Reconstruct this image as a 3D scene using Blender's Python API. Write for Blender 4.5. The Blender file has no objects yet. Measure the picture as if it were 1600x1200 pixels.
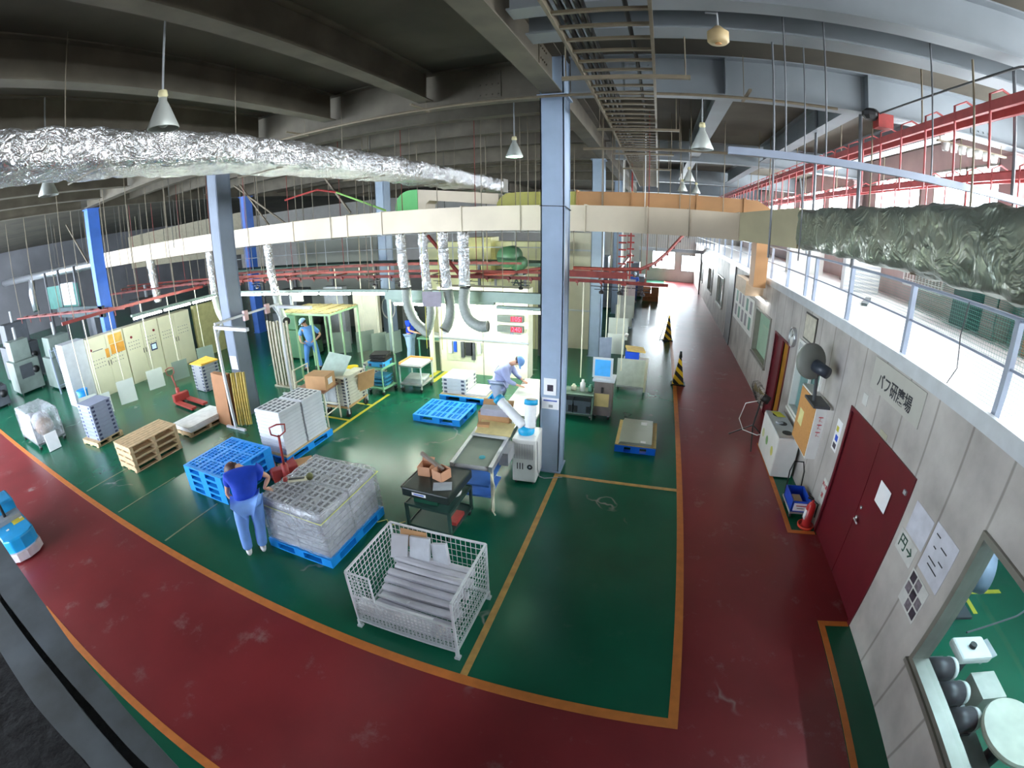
import bpy, bmesh, math, random
from mathutils import Vector, Matrix
random.seed(7)
C = bpy.context.scene.collection
SC = bpy.context.scene
PI = math.pi
# ---------------------------------------------------------------- camera (ultra wide action-camera lens)
cd = bpy.data.cameras.new('camera'); cam = bpy.data.objects.new('camera', cd); C.objects.link(cam); SC.camera = cam
cd.type = 'PANO'; cd.sensor_fit = 'HORIZONTAL'; cd.sensor_width = 36; cd.sensor_height = 27
cd.clip_start = .02; cd.clip_end = 400
cy = cd if hasattr(cd, 'panorama_type') else cd.cycles
cy.panorama_type = 'FISHEYE_LENS_POLYNOMIAL'; cy.fisheye_fov = math.radians(178)
q_ = 1 / 22.5                                     # mm on a 36 mm sensor -> thousands of pixels of the 1600 px frame
cy.fisheye_polynomial_k0 = 0; cy.fisheye_polynomial_k1 = -1.4034737 * (q_ * 1.0)
cy.fisheye_polynomial_k2 = 0; cy.fisheye_polynomial_k3 = 0.1098227 * q_ ** 3; cy.fisheye_polynomial_k4 = 0
Rm = Matrix(((0.9524956, -0.0965547, 0.2888412), (0.3043830, 0.3334189, -0.8922908), (-0.0101503, 0.9378214, 0.3469697)))
cam.matrix_world = Matrix.Translation((0, 0, 4.25)) @ Rm.to_4x4()
# ---------------------------------------------------------------- colour management, world
SC.view_settings.view_transform = 'Standard'; SC.view_settings.look = 'None'
SC.view_settings.gamma = 1; SC.view_settings.use_curve_mapping = False; SC.view_settings.exposure = 0.6
SC.cycles.max_bounces = 6; SC.cycles.diffuse_bounces = 4; SC.cycles.glossy_bounces = 3; SC.cycles.transparent_max_bounces = 12
SC.cycles.sample_clamp_indirect = 4; SC.cycles.caustics_reflective = False; SC.cycles.caustics_refractive = False
SC.cycles.use_denoising = True
W = bpy.data.worlds.new('overcast_sky'); SC.world = W; W.use_nodes = True
bg = W.node_tree.nodes['Background']; bg.inputs[0].default_value = (.78, .88, 1, 1); bg.inputs[1].default_value = 10.0

def area(name, loc, rot, sx, sy, power, col):
    l = bpy.data.lights.new(name, 'AREA'); l.shape = 'RECTANGLE'; l.size = sx; l.size_y = sy; l.energy = power; l.color = col
    o = bpy.data.objects.new(name, l); C.objects.link(o); o.location = loc; o.rotation_euler = rot; return o
# daylight standing in the window openings of the outer wall (right) and of the far end wall
area('daylight_right_windows', (6.75, 9.0, 5.3), (0, math.radians(90), 0), 1.9, 24, 3200, (.93, .96, 1))
area('daylight_end_window', (.6, 36.6, 2.0), (math.radians(-90), 0, 0), 2.4, 3.4, 2600, (.93, .97, 1))
# ---------------------------------------------------------------- colours and materials
def lin(c):
    return tuple(((v / 255) / 12.92 if v / 255 <= .04045 else ((v / 255 + .055) / 1.055) ** 2.4) for v in c)
MATS = {}
def mat(name, rgb, rough=.5, metal=0., var=.12, scale=6., bump=0., bscale=None, dirt=None, spec=.5, emit=0., alpha=1.):
    if name in MATS: return MATS[name]
    m = bpy.data.materials.new(name); m.use_nodes = True; nt = m.node_tree; N = nt.nodes; L = nt.links
    b = N['Principled BSDF']; c = lin(rgb)
    tc = N.new('ShaderNodeTexCoord')
    no = N.new('ShaderNodeTexNoise'); no.inputs['Scale'].default_value = scale; no.inputs['Detail'].default_value = 5
    L.new(tc.outputs['Object'], no.inputs['Vector'])
    cr = N.new('ShaderNodeValToRGB'); cr.color_ramp.elements[0].position = .3; cr.color_ramp.elements[1].position = .7
    lo = tuple(v * (1 - var) for v in c); hi = tuple(min(1, v * (1 + var)) for v in c)
    if dirt: lo = lin(dirt)
    cr.color_ramp.elements[0].color = (*lo, 1); cr.color_ramp.elements[1].color = (*hi, 1)
    L.new(no.outputs['Fac'], cr.inputs['Fac']); L.new(cr.outputs['Color'], b.inputs['Base Color'])
    b.inputs['Roughness'].default_value = rough; b.inputs['Metallic'].default_value = metal
    b.inputs['Specular IOR Level'].default_value = spec
    if bump:
        bp = N.new('ShaderNodeBump'); bp.inputs['Strength'].default_value = min(1, bump); bp.inputs['Distance'].default_value = .02 * max(1, bump)
        n2 = N.new('ShaderNodeTexNoise'); n2.inputs['Scale'].default_value = bscale or scale * 3; n2.inputs['Detail'].default_value = 6
        L.new(tc.outputs['Object'], n2.inputs['Vector']); L.new(n2.outputs['Fac'], bp.inputs['Height']); L.new(bp.outputs[0], b.inputs['Normal'])
    if emit:
        b.inputs['Emission Color'].default_value = (*c, 1); b.inputs['Emission Strength'].default_value = emit
    if alpha < 1: b.inputs['Alpha'].default_value = alpha
    MATS[name] = m; return m
def foil(name, rgb, rough, sc, dist, metal=1.):
    m = mat(name, rgb, rough, metal, .15, 3); N = m.node_tree.nodes; L = m.node_tree.links; b = N['Principled BSDF']; tc = N['Texture Coordinate']
    v1 = N.new('ShaderNodeTexVoronoi'); v1.inputs['Scale'].default_value = sc; v1.feature = 'DISTANCE_TO_EDGE'
    n1 = N.new('ShaderNodeTexNoise'); n1.inputs['Scale'].default_value = sc * 1.3; n1.inputs['Detail'].default_value = 3; n1.inputs['Distortion'].default_value = 1.2
    mx = N.new('ShaderNodeMixRGB'); mx.inputs[0].default_value = .35
    L.new(tc.outputs['Object'], n1.inputs['Vector']); L.new(tc.outputs['Object'], mx.inputs[1]); L.new(n1.outputs['Color'], mx.inputs[2]); L.new(mx.outputs[0], v1.inputs['Vector'])
    ad = N.new('ShaderNodeMath'); ad.operation = 'ADD'; L.new(v1.outputs['Distance'], ad.inputs[0]); L.new(n1.outputs['Fac'], ad.inputs[1])
    bp = N.new('ShaderNodeBump'); bp.inputs['Strength'].default_value = 1; bp.inputs['Distance'].default_value = dist
    L.new(ad.outputs[0], bp.inputs['Height']); L.new(bp.outputs[0], b.inputs['Normal']); return m
def glow(name, rgb, strength):
    m = bpy.data.materials.new(name); m.use_nodes = True; N = m.node_tree.nodes
    N.remove(N['Principled BSDF']); e = N.new('ShaderNodeEmission'); e.inputs[0].default_value = (*lin(rgb), 1); e.inputs[1].default_value = strength
    m.node_tree.links.new(e.outputs[0], N['Material Output'].inputs[0]); MATS[name] = m; return m

def floor_mat(name, rgb, rough, scratch):
    m = mat(name, rgb, rough, 0, .16, .9, spec=.5); N = m.node_tree.nodes; L = m.node_tree.links; b = N['Principled BSDF']; tc = N['Texture Coordinate']
    base = b.inputs['Base Color'].links[0].from_socket
    n = N.new('ShaderNodeTexNoise'); n.inputs['Scale'].default_value = 2.2; n.inputs['Detail'].default_value = 9; n.inputs['Roughness'].default_value = .7
    L.new(tc.outputs['Object'], n.inputs['Vector'])
    r = N.new('ShaderNodeValToRGB'); r.color_ramp.elements[0].position = .58; r.color_ramp.elements[1].position = .78
    r.color_ramp.elements[0].color = (0, 0, 0, 1); r.color_ramp.elements[1].color = (scratch, scratch, scratch, 1)
    L.new(n.outputs['Fac'], r.inputs['Fac'])
    v = N.new('ShaderNodeTexVoronoi'); v.feature = 'DISTANCE_TO_EDGE'; v.inputs['Scale'].default_value = 1.1
    n3 = N.new('ShaderNodeTexNoise'); n3.inputs['Scale'].default_value = 1.5; n3.inputs['Detail'].default_value = 3; L.new(tc.outputs['Object'], n3.inputs['Vector'])
    m3 = N.new('ShaderNodeMixRGB'); m3.inputs[0].default_value = .6; L.new(tc.outputs['Object'], m3.inputs[1]); L.new(n3.outputs['Color'], m3.inputs[2]); L.new(m3.outputs[0], v.inputs['Vector'])
    r2 = N.new('ShaderNodeValToRGB'); r2.color_ramp.elements[0].position = 0; r2.color_ramp.elements[1].position = .02
    r2.color_ramp.elements[0].color = (1, 1, 1, 1); r2.color_ramp.elements[1].color = (0, 0, 0, 1); L.new(v.outputs['Distance'], r2.inputs['Fac'])
    n4 = N.new('ShaderNodeTexNoise'); n4.inputs['Scale'].default_value = 1.1; L.new(tc.outputs['Object'], n4.inputs['Vector'])
    r4 = N.new('ShaderNodeValToRGB'); r4.color_ramp.elements[0].position = .6; r4.color_ramp.elements[1].position = .7; L.new(n4.outputs['Fac'], r4.inputs['Fac'])
    mu = N.new('ShaderNodeMath'); mu.operation = 'MULTIPLY'; L.new(r2.outputs[0], mu.inputs[0]); L.new(r4.outputs[0], mu.inputs[1])
    mu2 = N.new('ShaderNodeMath'); mu2.operation = 'MULTIPLY'; mu2.inputs[1].default_value = .6; L.new(mu.outputs[0], mu2.inputs[0])
    mxx = N.new('ShaderNodeMath'); mxx.operation = 'MAXIMUM'; L.new(r.outputs[0], mxx.inputs[0]); L.new(mu2.outputs[0], mxx.inputs[1])
    mix = N.new('ShaderNodeMixRGB'); L.new(mxx.outputs[0], mix.inputs[0]); L.new(base, mix.inputs[1]); mix.inputs[2].default_value = (.45, .42, .4, 1)
    L.new(mix.outputs[0], b.inputs['Base Color'])
    mr = N.new('ShaderNodeMapRange'); mr.inputs['To Min'].default_value = rough - .02; mr.inputs['To Max'].default_value = rough + .05
    L.new(n.outputs['Fac'], mr.inputs['Value']); L.new(mr.outputs[0], b.inputs['Roughness']); return m

class MB:
    """collects shapes, builds ONE mesh object"""
    def __init__(s): s.v = []; s.f = []; s.mi = []; s.cur = 0
    def add(s, vs, fs):
        o = len(s.v); s.v += [tuple(v) for v in vs]; s.f += [tuple(i + o for i in f) for f in fs]; s.mi += [s.cur] * len(fs); return s
    def box(s, x0, x1, y0, y1, z0, z1, M=None):
        vs = [Vector((x, y, z)) for z in (z0, z1) for y in (y0, y1) for x in (x0, x1)]
        if M: vs = [M @ v for v in vs]
        return s.add(vs, [(0, 2, 3, 1), (4, 5, 7, 6), (0, 1, 5, 4), (2, 6, 7, 3), (0, 4, 6, 2), (1, 3, 7, 5)])
    def bar(s, a, b, w, h=None, up=(0, 0, 1)):
        a = Vector(a); b = Vector(b); d = b - a; l = d.length; d.normalize(); u = Vector(up)
        if abs(d.dot(u)) > .98: u = Vector((0, 1, 0))
        r = d.cross(u).normalized(); u = r.cross(d); M = Matrix((r, d, u)).transposed().to_4x4(); M.translation = a
        h = h or w; return s.box(-w / 2, w / 2, 0, l, -h / 2, h / 2, M)
    def tube(s, pts, r, n=8, cap=True, closed=False):
        pts = [Vector(p) for p in pts]; rs = r if isinstance(r, (list, tuple)) else [r] * len(pts); rings = []; prev = None
        for i, p in enumerate(pts):
            if closed: t = pts[(i + 1) % len(pts)] - pts[i - 1]
            else: t = (pts[min(i + 1, len(pts) - 1)] - pts[max(i - 1, 0)])
            t = t.normalized() if t.length > 1e-9 else Vector((0, 0, 1))
            if prev is None:
                a = Vector((0, 0, 1)) if abs(t.z) < .9 else Vector((1, 0, 0)); u = t.cross(a).normalized()
            else: u = (prev - t * prev.dot(t)).normalized()
            prev = u; w = t.cross(u); rings.append([p + (u * math.cos(2 * PI * k / n) + w * math.sin(2 * PI * k / n)) * rs[i] for k in range(n)])
        vs = [v for rg in rings for v in rg]; fs = []; m = len(rings)
        for i in range(m if closed else m - 1):
            j = (i + 1) % m
            for k in range(n): fs.append((i * n + k, i * n + (k + 1) % n, j * n + (k + 1) % n, j * n + k))
        if cap and not closed: fs += [tuple(range(n - 1, -1, -1)), tuple((m - 1) * n + k for k in range(n))]
        return s.add(vs, fs)
    def cyl(s, a, b, r, r2=None, n=12): return s.tube([a, b], [r, r if r2 is None else r2], n)
    def lathe(s, prof, c=(0, 0, 0), n=20, M=None):
        vs = []; c = Vector(c)
        for (r, z) in prof:
            for k in range(n):
                v = Vector((r * math.cos(2 * PI * k / n), r * math.sin(2 * PI * k / n), z)); vs.append(c + (M @ v if M else v))
        fs = [(i * n + k, i * n + (k + 1) % n, (i + 1) * n + (k + 1) % n, (i + 1) * n + k) for i in range(len(prof) - 1) for k in range(n)]
        return s.add(vs, fs)
    def prism(s, poly, z0, z1, M=None):
        n = len(poly); vs = [Vector((x, y, z)) for z in (z0, z1) for x, y in poly]
        if M: vs = [M @ v for v in vs]
        return s.add(vs, [tuple(range(n - 1, -1, -1)), tuple(range(n, 2 * n))] + [(i, (i + 1) % n, n + (i + 1) % n, n + i) for i in range(n)])
    def sph(s, c, r, n=12, sz=(1, 1, 1)):
        c = Vector(c); m = n // 2 + 1; vs = []
        for i in range(m + 1):
            t = PI * i / m
            for k in range(n): a = 2 * PI * k / n; vs.append(c + Vector((r * sz[0] * math.sin(t) * math.cos(a), r * sz[1] * math.sin(t) * math.sin(a), r * sz[2] * math.cos(t))))
        return s.add(vs, [(i * n + k, (i + 1) * n + k, (i + 1) * n + (k + 1) % n, i * n + (k + 1) % n) for i in range(m) for k in range(n)])
    def build(s, name, m, parent=None, smooth=False, bevel=0, loc=None):
        me = bpy.data.meshes.new(name); me.from_pydata(s.v, [], s.f)
        for x in (m if isinstance(m, (list, tuple)) else [m]): me.materials.append(x)
        for p, i in zip(me.polygons, s.mi): p.material_index = i; p.use_smooth = smooth
        me.validate(); me.update()
        o = bpy.data.objects.new(name, me); C.objects.link(o)
        if parent: o.parent = parent
        if loc: o.location = loc
        if bevel:
            b = o.modifiers.new('bevel', 'BEVEL'); b.width = bevel; b.segments = 2; b.limit_method = 'ANGLE'
        return o
def thing(name, label, cat, loc=(0, 0, 0), rz=0, group=None):
    o = bpy.data.objects.new(name, None); C.objects.link(o); o.location = loc; o.rotation_euler = (0, 0, rz); o.empty_display_size = .1
    o['label'] = label; o['category'] = cat
    if group: o['group'] = group
    return o
def tag(o, label, cat, group=None):
    o['label'] = label; o['category'] = cat
    if group: o['group'] = group
    return o
def struct(o): o['kind'] = 'structure'; return o
def dup(root, loc, rz=None, label=None, group=None):
    def cp(o, par):
        c = o.copy(); C.objects.link(c)
        if par: c.parent = par
        for ch in list(o.children): cp(ch, c)
        return c
    r = cp(root, None); r.location = loc
    if rz is not None: r.rotation_euler = (0, 0, rz)
    if label: r['label'] = label
    if group: r['group'] = group
    return r
def text(name, body, size, m, parent, M, extrude=.002, sx=1.):
    c = bpy.data.curves.new(name, 'FONT'); c.body = body; c.size = size; c.extrude = extrude; c.align_x = 'CENTER'; c.align_y = 'CENTER'; c.resolution_u = 2; c.offset = size * .014
    tmp = bpy.data.objects.new(name, c); C.objects.link(tmp)
    me = bpy.data.meshes.new_from_object(tmp.evaluated_get(bpy.context.evaluated_depsgraph_get())); bpy.data.objects.remove(tmp)
    me.materials.clear(); me.materials.append(m)
    o = bpy.data.objects.new(name, me); C.objects.link(o)
    if parent: o.parent = parent
    o.matrix_local = M @ Matrix.Diagonal((sx, 1, 1, 1)); return o
def face_mx(origin, right, up):      # local frame: x right, y up, z out of the surface
    r = Vector(right).normalized(); u = Vector(up).normalized(); n = r.cross(u)
    M = Matrix((r, u, n)).transposed().to_4x4(); M.translation = Vector(origin); return M
# ---------------------------------------------------------------- materials of the place
GREEN = floor_mat('green_epoxy', (16, 92, 68), .24, .03)
RED = floor_mat('red_epoxy', (130, 44, 48), .3, .4)
ORANGE = mat('orange_line', (205, 120, 55), .45, 0, .1, 8)
YELLOW = mat('yellow_line', (200, 190, 60), .45, 0, .1, 8)
PALE = mat('pale_line', (120, 135, 100), .5, 0, .2, 8)
STEELB = mat('blue_grey_painted_steel', (150, 168, 190), .45, 0, .08, 3)
STEELBL = mat('blue_painted_steel', (58, 110, 200), .45, 0, .1, 3)
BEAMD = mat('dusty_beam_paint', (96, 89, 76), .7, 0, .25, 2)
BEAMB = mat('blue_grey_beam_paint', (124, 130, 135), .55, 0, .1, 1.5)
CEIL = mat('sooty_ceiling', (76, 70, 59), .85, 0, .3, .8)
BRONZE = mat('galvanised_dusty', (116, 105, 87), .55, .2, .15, 8)
ALU = mat('aluminium', (200, 203, 208), .32, .8, .08, 9)
WHITE = mat('white_paint', (228, 228, 224), .4, 0, .04, 5)
CREAM = mat('cream_paint', (226, 222, 196), .45, 0, .05, 4)
BLACK = mat('black_plastic', (28, 28, 30), .5, 0, .2, 8)
DGREY = mat('dark_grey', (70, 72, 76), .5, 0, .15, 8)
MGREY = mat('mid_grey', (150, 153, 156), .5, 0, .1, 8)
LGREY = mat('light_grey', (196, 200, 204), .45, 0, .08, 5)
BLUEP = mat('sky_blue_plastic', (28, 150, 238), .4, 0, .08, 3)
BLUED = mat('deep_blue_plastic', (30, 80, 200), .4, 0, .1, 3)
WOOD = mat('pallet_wood', (205, 176, 138), .75, 0, .18, 9)
CARD = mat('cardboard', (182, 140, 98), .8, 0, .08, 6)
CARDL = mat('pale_cardboard', (205, 180, 140), .8, 0, .08, 6)
PAPER = mat('paper', (238, 238, 240), .7, 0, .03, 6)
REDP = mat('red_paint', (160, 54, 50), .45, 0, .18, 8)
MAROON = mat('maroon_door', (96, 20, 32), .4, 0, .12, 2)
GREENM = mat('machine_green', (96, 150, 128), .5, 0, .15, 5)
# ---------------------------------------------------------------- floor with painted zones
XM, XP_, YM, YP_ = -44., 7.2, -3.2, 36.2
fl = MB(); xs = [XM, .77, 2.55, XP_]; ys = [YM, .42, 2.50, 4.05, 5.87, 8.95, YP_]
for i in range(3):
    for j in range(6):
        red = (j == 1 and i < 2) or (i == 1 and True) or (i == 2 and j in (3,) and False)
        if i == 0: red = j == 1
        if i == 2: red = False
        fl.cur = 1 if red else 0
        fl.box(xs[i], xs[i + 1], ys[j], ys[j + 1], -.2, 0)
fl.cur = 1
for (y0, y1) in ((4.05, 5.87), (8.95, YP_)): fl.box(2.55, 2.99, y0, y1, -.2, .001)
fl.box(2.99, 3.5, 4.06, 5.95, -.2, .001)
struct(fl.build('floor', [GREEN, RED]))
def line(name, x0, x1, y0, y1, m): return struct(MB().box(x0, x1, y0, y1, 0, .004).build(name, m))
line('trim_1', -44, .82, 2.42, 2.53, ORANGE)
line('trim_2', .72, .82, 2.53, 36, ORANGE)
line('trim_3', -7.1, .6, .40, .49, ORANGE)
line('trim_4', -1.42, -1.34, 2.53, 6.80, mat('worn_tan_line', (190, 150, 85), .45, 0, .2, 8))
line('trim_5', -1.34, .72, 6.72, 6.80, MATS['worn_tan_line'])
line('trim_6', -6.42, -6.34, 5.4, 9.3, YELLOW)
for i, (y, x0) in enumerate(((7.55, -7.6), (8.5, -7.4))): line('trim_%d' % (7 + i), x0, -6.42, y, y + .07, YELLOW)
for i, x in enumerate((-9.9, -8.35, -6.65)): line('trim_%d' % (9 + i), x, x + .035, 2.6, (4.1, 4.0, 3.8)[i], PALE)
line('trim_12', 2.50, 2.58, 5.87, 8.95, ORANGE); line('trim_13', 2.58, 2.97, 5.87, 5.95, ORANGE)
line('trim_14', 2.56, 2.64, -2.5, 4.06, ORANGE); line('trim_15', 2.64, 2.97, 3.98, 4.06, ORANGE)
line('trim_16', -6.02, -5.86, 10.45, 11.4, YELLOW); line('trim_17', -5.76, -5.62, 10.45, 11.4, YELLOW)
# ---------------------------------------------------------------- walls
def holed(name, axis, c0, c1, u0, u1, z0, z1, holes, m, parent=None):
    us = sorted({u0, u1, *[h[0] for h in holes], *[h[1] for h in holes]}); zs = sorted({z0, z1, *[h[2] for h in holes], *[h[3] for h in holes]}); b = MB()
    for i in range(len(us) - 1):
        for j in range(len(zs) - 1):
            uc = (us[i] + us[i + 1]) / 2; zc = (zs[j] + zs[j + 1]) / 2
            if any(h[0] < uc < h[1] and h[2] < zc < h[3] for h in holes): continue
            if axis == 'x': b.box(c0, c1, us[i], us[i + 1], zs[j], zs[j + 1])
            else: b.box(us[i], us[i + 1], c0, c1, zs[j], zs[j + 1])
    return b.build(name, m, parent)
def panel_mat():
    m = mat('concrete_wall_panels', (190, 185, 180), .6, 0, .1, 1.6, bump=.15, bscale=14, dirt=(158, 152, 148)); N = m.node_tree.nodes; L = m.node_tree.links; b = N['Principled BSDF']; tc = N['Texture Coordinate']
    base = b.inputs['Base Color'].links[0].from_socket
    sp = N.new('ShaderNodeSeparateXYZ'); L.new(tc.outputs['Object'], sp.inputs[0])
    a = N.new('ShaderNodeMath'); a.operation = 'ADD'; a.inputs[1].default_value = -4.055 + 62.5; L.new(sp.outputs['Y'], a.inputs[0])
    d = N.new('ShaderNodeMath'); d.operation = 'PINGPONG'; d.inputs[1].default_value = .3125; L.new(a.outputs[0], d.inputs[0])
    r = N.new('ShaderNodeValToRGB'); r.color_ramp.elements[0].position = .008; r.color_ramp.elements[1].position = .022
    r.color_ramp.elements[0].color = (.62, .6, .58, 1); r.color_ramp.elements[1].color = (1, 1, 1, 1); L.new(d.outputs[0], r.inputs['Fac'])
    mx = N.new('ShaderNodeMixRGB'); mx.blend_type = 'MULTIPLY'; mx.inputs[0].default_value = 1; L.new(base, mx.inputs[1]); L.new(r.outputs[0], mx.inputs[2]); L.new(mx.outputs[0], b.inputs['Base Color']); return m
PANEL = panel_mat()
struct(holed('wall_right', 'x', 2.99, 3.13, -2.5, 17.2, 0, 3.05, [(.35, 2.80, .83, 2.34), (4.06, 5.95, 0, 2.05), (7.35, 8.85, .95, 2.35), (9.55, 10.75, 0, 2.0), (11.3, 13.1, .95, 2.22)], PANEL))
struct(holed('wall_right', 'x', 2.99, 3.13, 17.2, 36, 0, 3.05, [(20, 22, .9, 2.2), (24, 26, .9, 2.2), (29, 31, .9, 2.2)], PANEL))
GLASS = bpy.data.materials.new('window_glass'); GLASS.use_nodes = True
n_ = GLASS.node_tree; g1 = n_.nodes.new('ShaderNodeBsdfTransparent'); g2 = n_.nodes.new('ShaderNodeBsdfGlossy'); g2.inputs['Roughness'].default_value = .03
mxs = n_.nodes.new('ShaderNodeMixShader'); n_.nodes.remove(n_.nodes['Principled BSDF'])
lw = n_.nodes.new('ShaderNodeLayerWeight'); lw.inputs[0].default_value = .5; pw = n_.nodes.new('ShaderNodeMath'); pw.operation = 'POWER'; pw.inputs[1].default_value = 5
mm = n_.nodes.new('ShaderNodeMath'); mm.operation = 'MULTIPLY_ADD'; mm.inputs[1].default_value = .4; mm.inputs[2].default_value = .03
g1.inputs[0].default_value = (.97, .985, .98, 1)
n_.links.new(lw.outputs['Facing'], pw.inputs[0]); n_.links.new(pw.outputs[0], mm.inputs[0])
n_.links.new(mm.outputs[0], mxs.inputs[0]); n_.links.new(g1.outputs[0], mxs.inputs[1]); n_.links.new(g2.outputs[0], mxs.inputs[2]); n_.links.new(mxs.outputs[0], n_.nodes['Material Output'].inputs[0])
ALUF = mat('window_frame_aluminium', (140, 138, 130), .45, .4, .08, 6)
def window(i, y0, y1, z0, z1, bars=1, fm_=None):
    f = MB(); t = .055
    for a in ((y0, y1, z0, z0 + t), (y0, y1, z1 - t, z1), (y0, y0 + t, z0 + t, z1 - t), (y1 - t, y1, z0 + t, z1 - t)): f.box(2.955, 3.15, *a)
    for k in range(1, bars + 1): yy = y0 + (y1 - y0) * k / (bars + 1); f.box(3.02, 3.06, yy - .025, yy + .025, z0 + t, z1 - t)
    w = struct(f.build('window_%d' % i, fm_ or ALUF)); MB().box(3.075, 3.083, y0 + .03, y1 - .03, z0 + .03, z1 - .03).build('pane', GLASS, w)
    MB().box(2.93, 2.99, y0 - .02, y1 + .02, z0 - .05, z0).build('window_sill', fm_ or ALUF, w); return w
window(1, .35, 2.80, .83, 2.34, 0); w2 = window(2, 7.35, 8.85, .95, 2.35, 1, WHITE); w3 = window(3, 11.3, 13.1, .95, 2.22, 0)
MB().box(3.10, 3.12, 7.4, 8.8, 1.0, 2.3).build('frosted_lit_panel', mat('lit_room_teal', (120, 160, 160), .5, 0, .05, 2), w2); MB().box(3.105, 3.115, 11.35, 13.05, 1.0, 2.17).build('lit_room_panel', mat('lit_room_mint', (190, 222, 196), .5, 0, .08, 2), w3); MB().box(3.088, 3.10, 11.5, 11.85, 1.02, 1.7).build('yellow_cover', mat('amber_cover', (215, 175, 80), .5), w3)  # added panels behind frosted panes, coloured pale to stand for the lit interior
for k, y in enumerate((20, 24, 29)): MB().box(3.105, 3.115, y + .05, y + 1.95, .95, 2.15).build('lit_room_panel', mat('lit_room_pale', (205, 214, 214), .5), window(4 + k, y, y + 2, .9, 2.2, 1, WHITE))  # added pale panels, their colour stands in for lit rooms behind
# double steel door, maroon
d1 = struct(MB().box(2.97, 3.02, 4.0, 4.06, 0, 2.11).box(2.97, 3.02, 5.95, 6.01, 0, 2.11).box(2.97, 3.02, 4.06, 5.95, 2.05, 2.11).build('door_1', MAROON))
for y0, y1 in ((4.06, 5.0), (5.01, 5.95)):
    lf = MB().box(3.0, 3.045, y0 + .005, y1, .01, 2.045).build('door_leaf', MAROON, d1)
hd = MB(); hd.bar((2.985, 4.92, .95), (2.985, 4.92, 1.03), .03, .03).cyl((3.0, 4.92, .99), (2.95, 4.92, .99), .012).cyl((2.95, 4.92, .99), (2.95, 4.80, .985), .012); hd.build('door_handle', ALU, d1, True)
MB().cyl((3.0, 4.92, 1.16), (2.985, 4.92, 1.16), .025).build('lock', ALU, d1, True)
MB().box(2.98, 3.0, 4.1, 4.16, 1.85, 1.9).build('door_closer', MGREY, d1)
d2 = struct(MB().box(2.97, 3.03, 9.5, 9.55, 0, 2.05).box(2.97, 3.03, 10.75, 10.8, 0, 2.05).box(2.97, 3.03, 9.55, 10.75, 2.0, 2.05).build('door_2', MAROON))
MB().box(3.0, 3.04, 10.15, 10.75, .02, 2.0).build('door_leaf', MAROON, d2)
MB().box(3.06, 3.10, 9.55, 10.13, .02, 2.0).build('door_leaf', mat('amber_door', (170, 120, 40), .5), d2)
# pilaster, end of the room block, outer walls
OUT = mat('outer_wall_paint', (176, 160, 156), .7, 0, .08, 2)
FARW = mat('far_wall_paint', (200, 196, 190), .7, 0, .06, 2)
struct(holed('wall_back', 'y', 36.0, 36.2, -44, 7.2, 0, 6.9, [(-.3, 1.5, .9, 2.3), (1.95, 3.3, .8, 2.1), (-1.6, 5.0, 3.9, 5.2)], FARW))
for i, (x0, x1, z0, z1) in enumerate(((-.3, 1.5, .9, 2.3), (1.95, 3.3, .8, 2.1), (-1.6, 5.0, 3.9, 5.2))):
    f = MB(); t = .06
    for a in ((x0, x1, z0, z0 + t), (x0, x1, z1 - t, z1), (x0, x0 + t, z0 + t, z1 - t), (x1 - t, x1, z0 + t, z1 - t)): f.box(a[0], a[1], 35.95, 36.1, a[2], a[3])
    f.box((x0 + x1) / 2 - .03, (x0 + x1) / 2 + .03, 35.98, 36.06, z0 + t, z1 - t)
    w = struct(f.build('window_%d' % (7 + i), ALUF)); MB().box(x0, x1, 36.08, 36.09, z0, z1).build('pane', GLASS, w)
wins = [(y, y + 2.6, 4.7, 6.2) for y in (-2.2, .9, 4.1, 7.9, 11.1, 15.1, 18.3, 22.4, 25.6, 29.5, 32.6)]
struct(holed('wall_outer', 'x', 6.5, 6.65, -3.2, 36.2, 0, 6.9, wins, OUT))
for i, (y0, y1, z0, z1) in enumerate(wins):
    f = MB(); t = .05
    for a in ((y0, y1, z0, z0 + t), (y0, y1, z1 - t, z1), (y0, y0 + t, z0 + t, z1 - t), (y1 - t, y1, z0 + t, z1 - t), ((y0 + y1) / 2 - .03, (y0 + y1) / 2 + .03, z0, z1)): f.box(6.47, 6.6, *a)
    w = struct(f.build('window_%d' % (10 + i), ALUF)); MB().box(6.56, 6.566, y0, y1, z0, z1).build('pane', GLASS, w)
struct(MB().box(-44.2, -44, -3.2, 36.2, 0, 6.9).build('wall_left', mat('dim_left_wall', (120, 120, 125), .8, 0, .15, .5)))
struct(MB().box(-7.0, 7.2, -3.4, -3.2, 0, 6.9).build('wall_light_block', OUT))  # unseen wall behind the camera, added to keep light off the right-hand floor
# ceiling slab
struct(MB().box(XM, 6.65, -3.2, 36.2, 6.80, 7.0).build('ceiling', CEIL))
# mezzanine floor on the room block, its white edging
MEZ = mat('mezzanine_white_floor', (226, 224, 222), .3, 0, .05, 1.5)
struct(MB().box(2.99, 6.5, -2.5, 36, 3.05, 3.10).build('floor_mezzanine', MEZ))
struct(MB().box(2.95, 3.02, -2.5, 36, 2.97, 3.13).build('trim_18', LGREY))
struct(MB().box(2.96, 3.2, 17.2, 18.5, 0, 3.0).build('wall_pilaster', DGREY))
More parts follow.
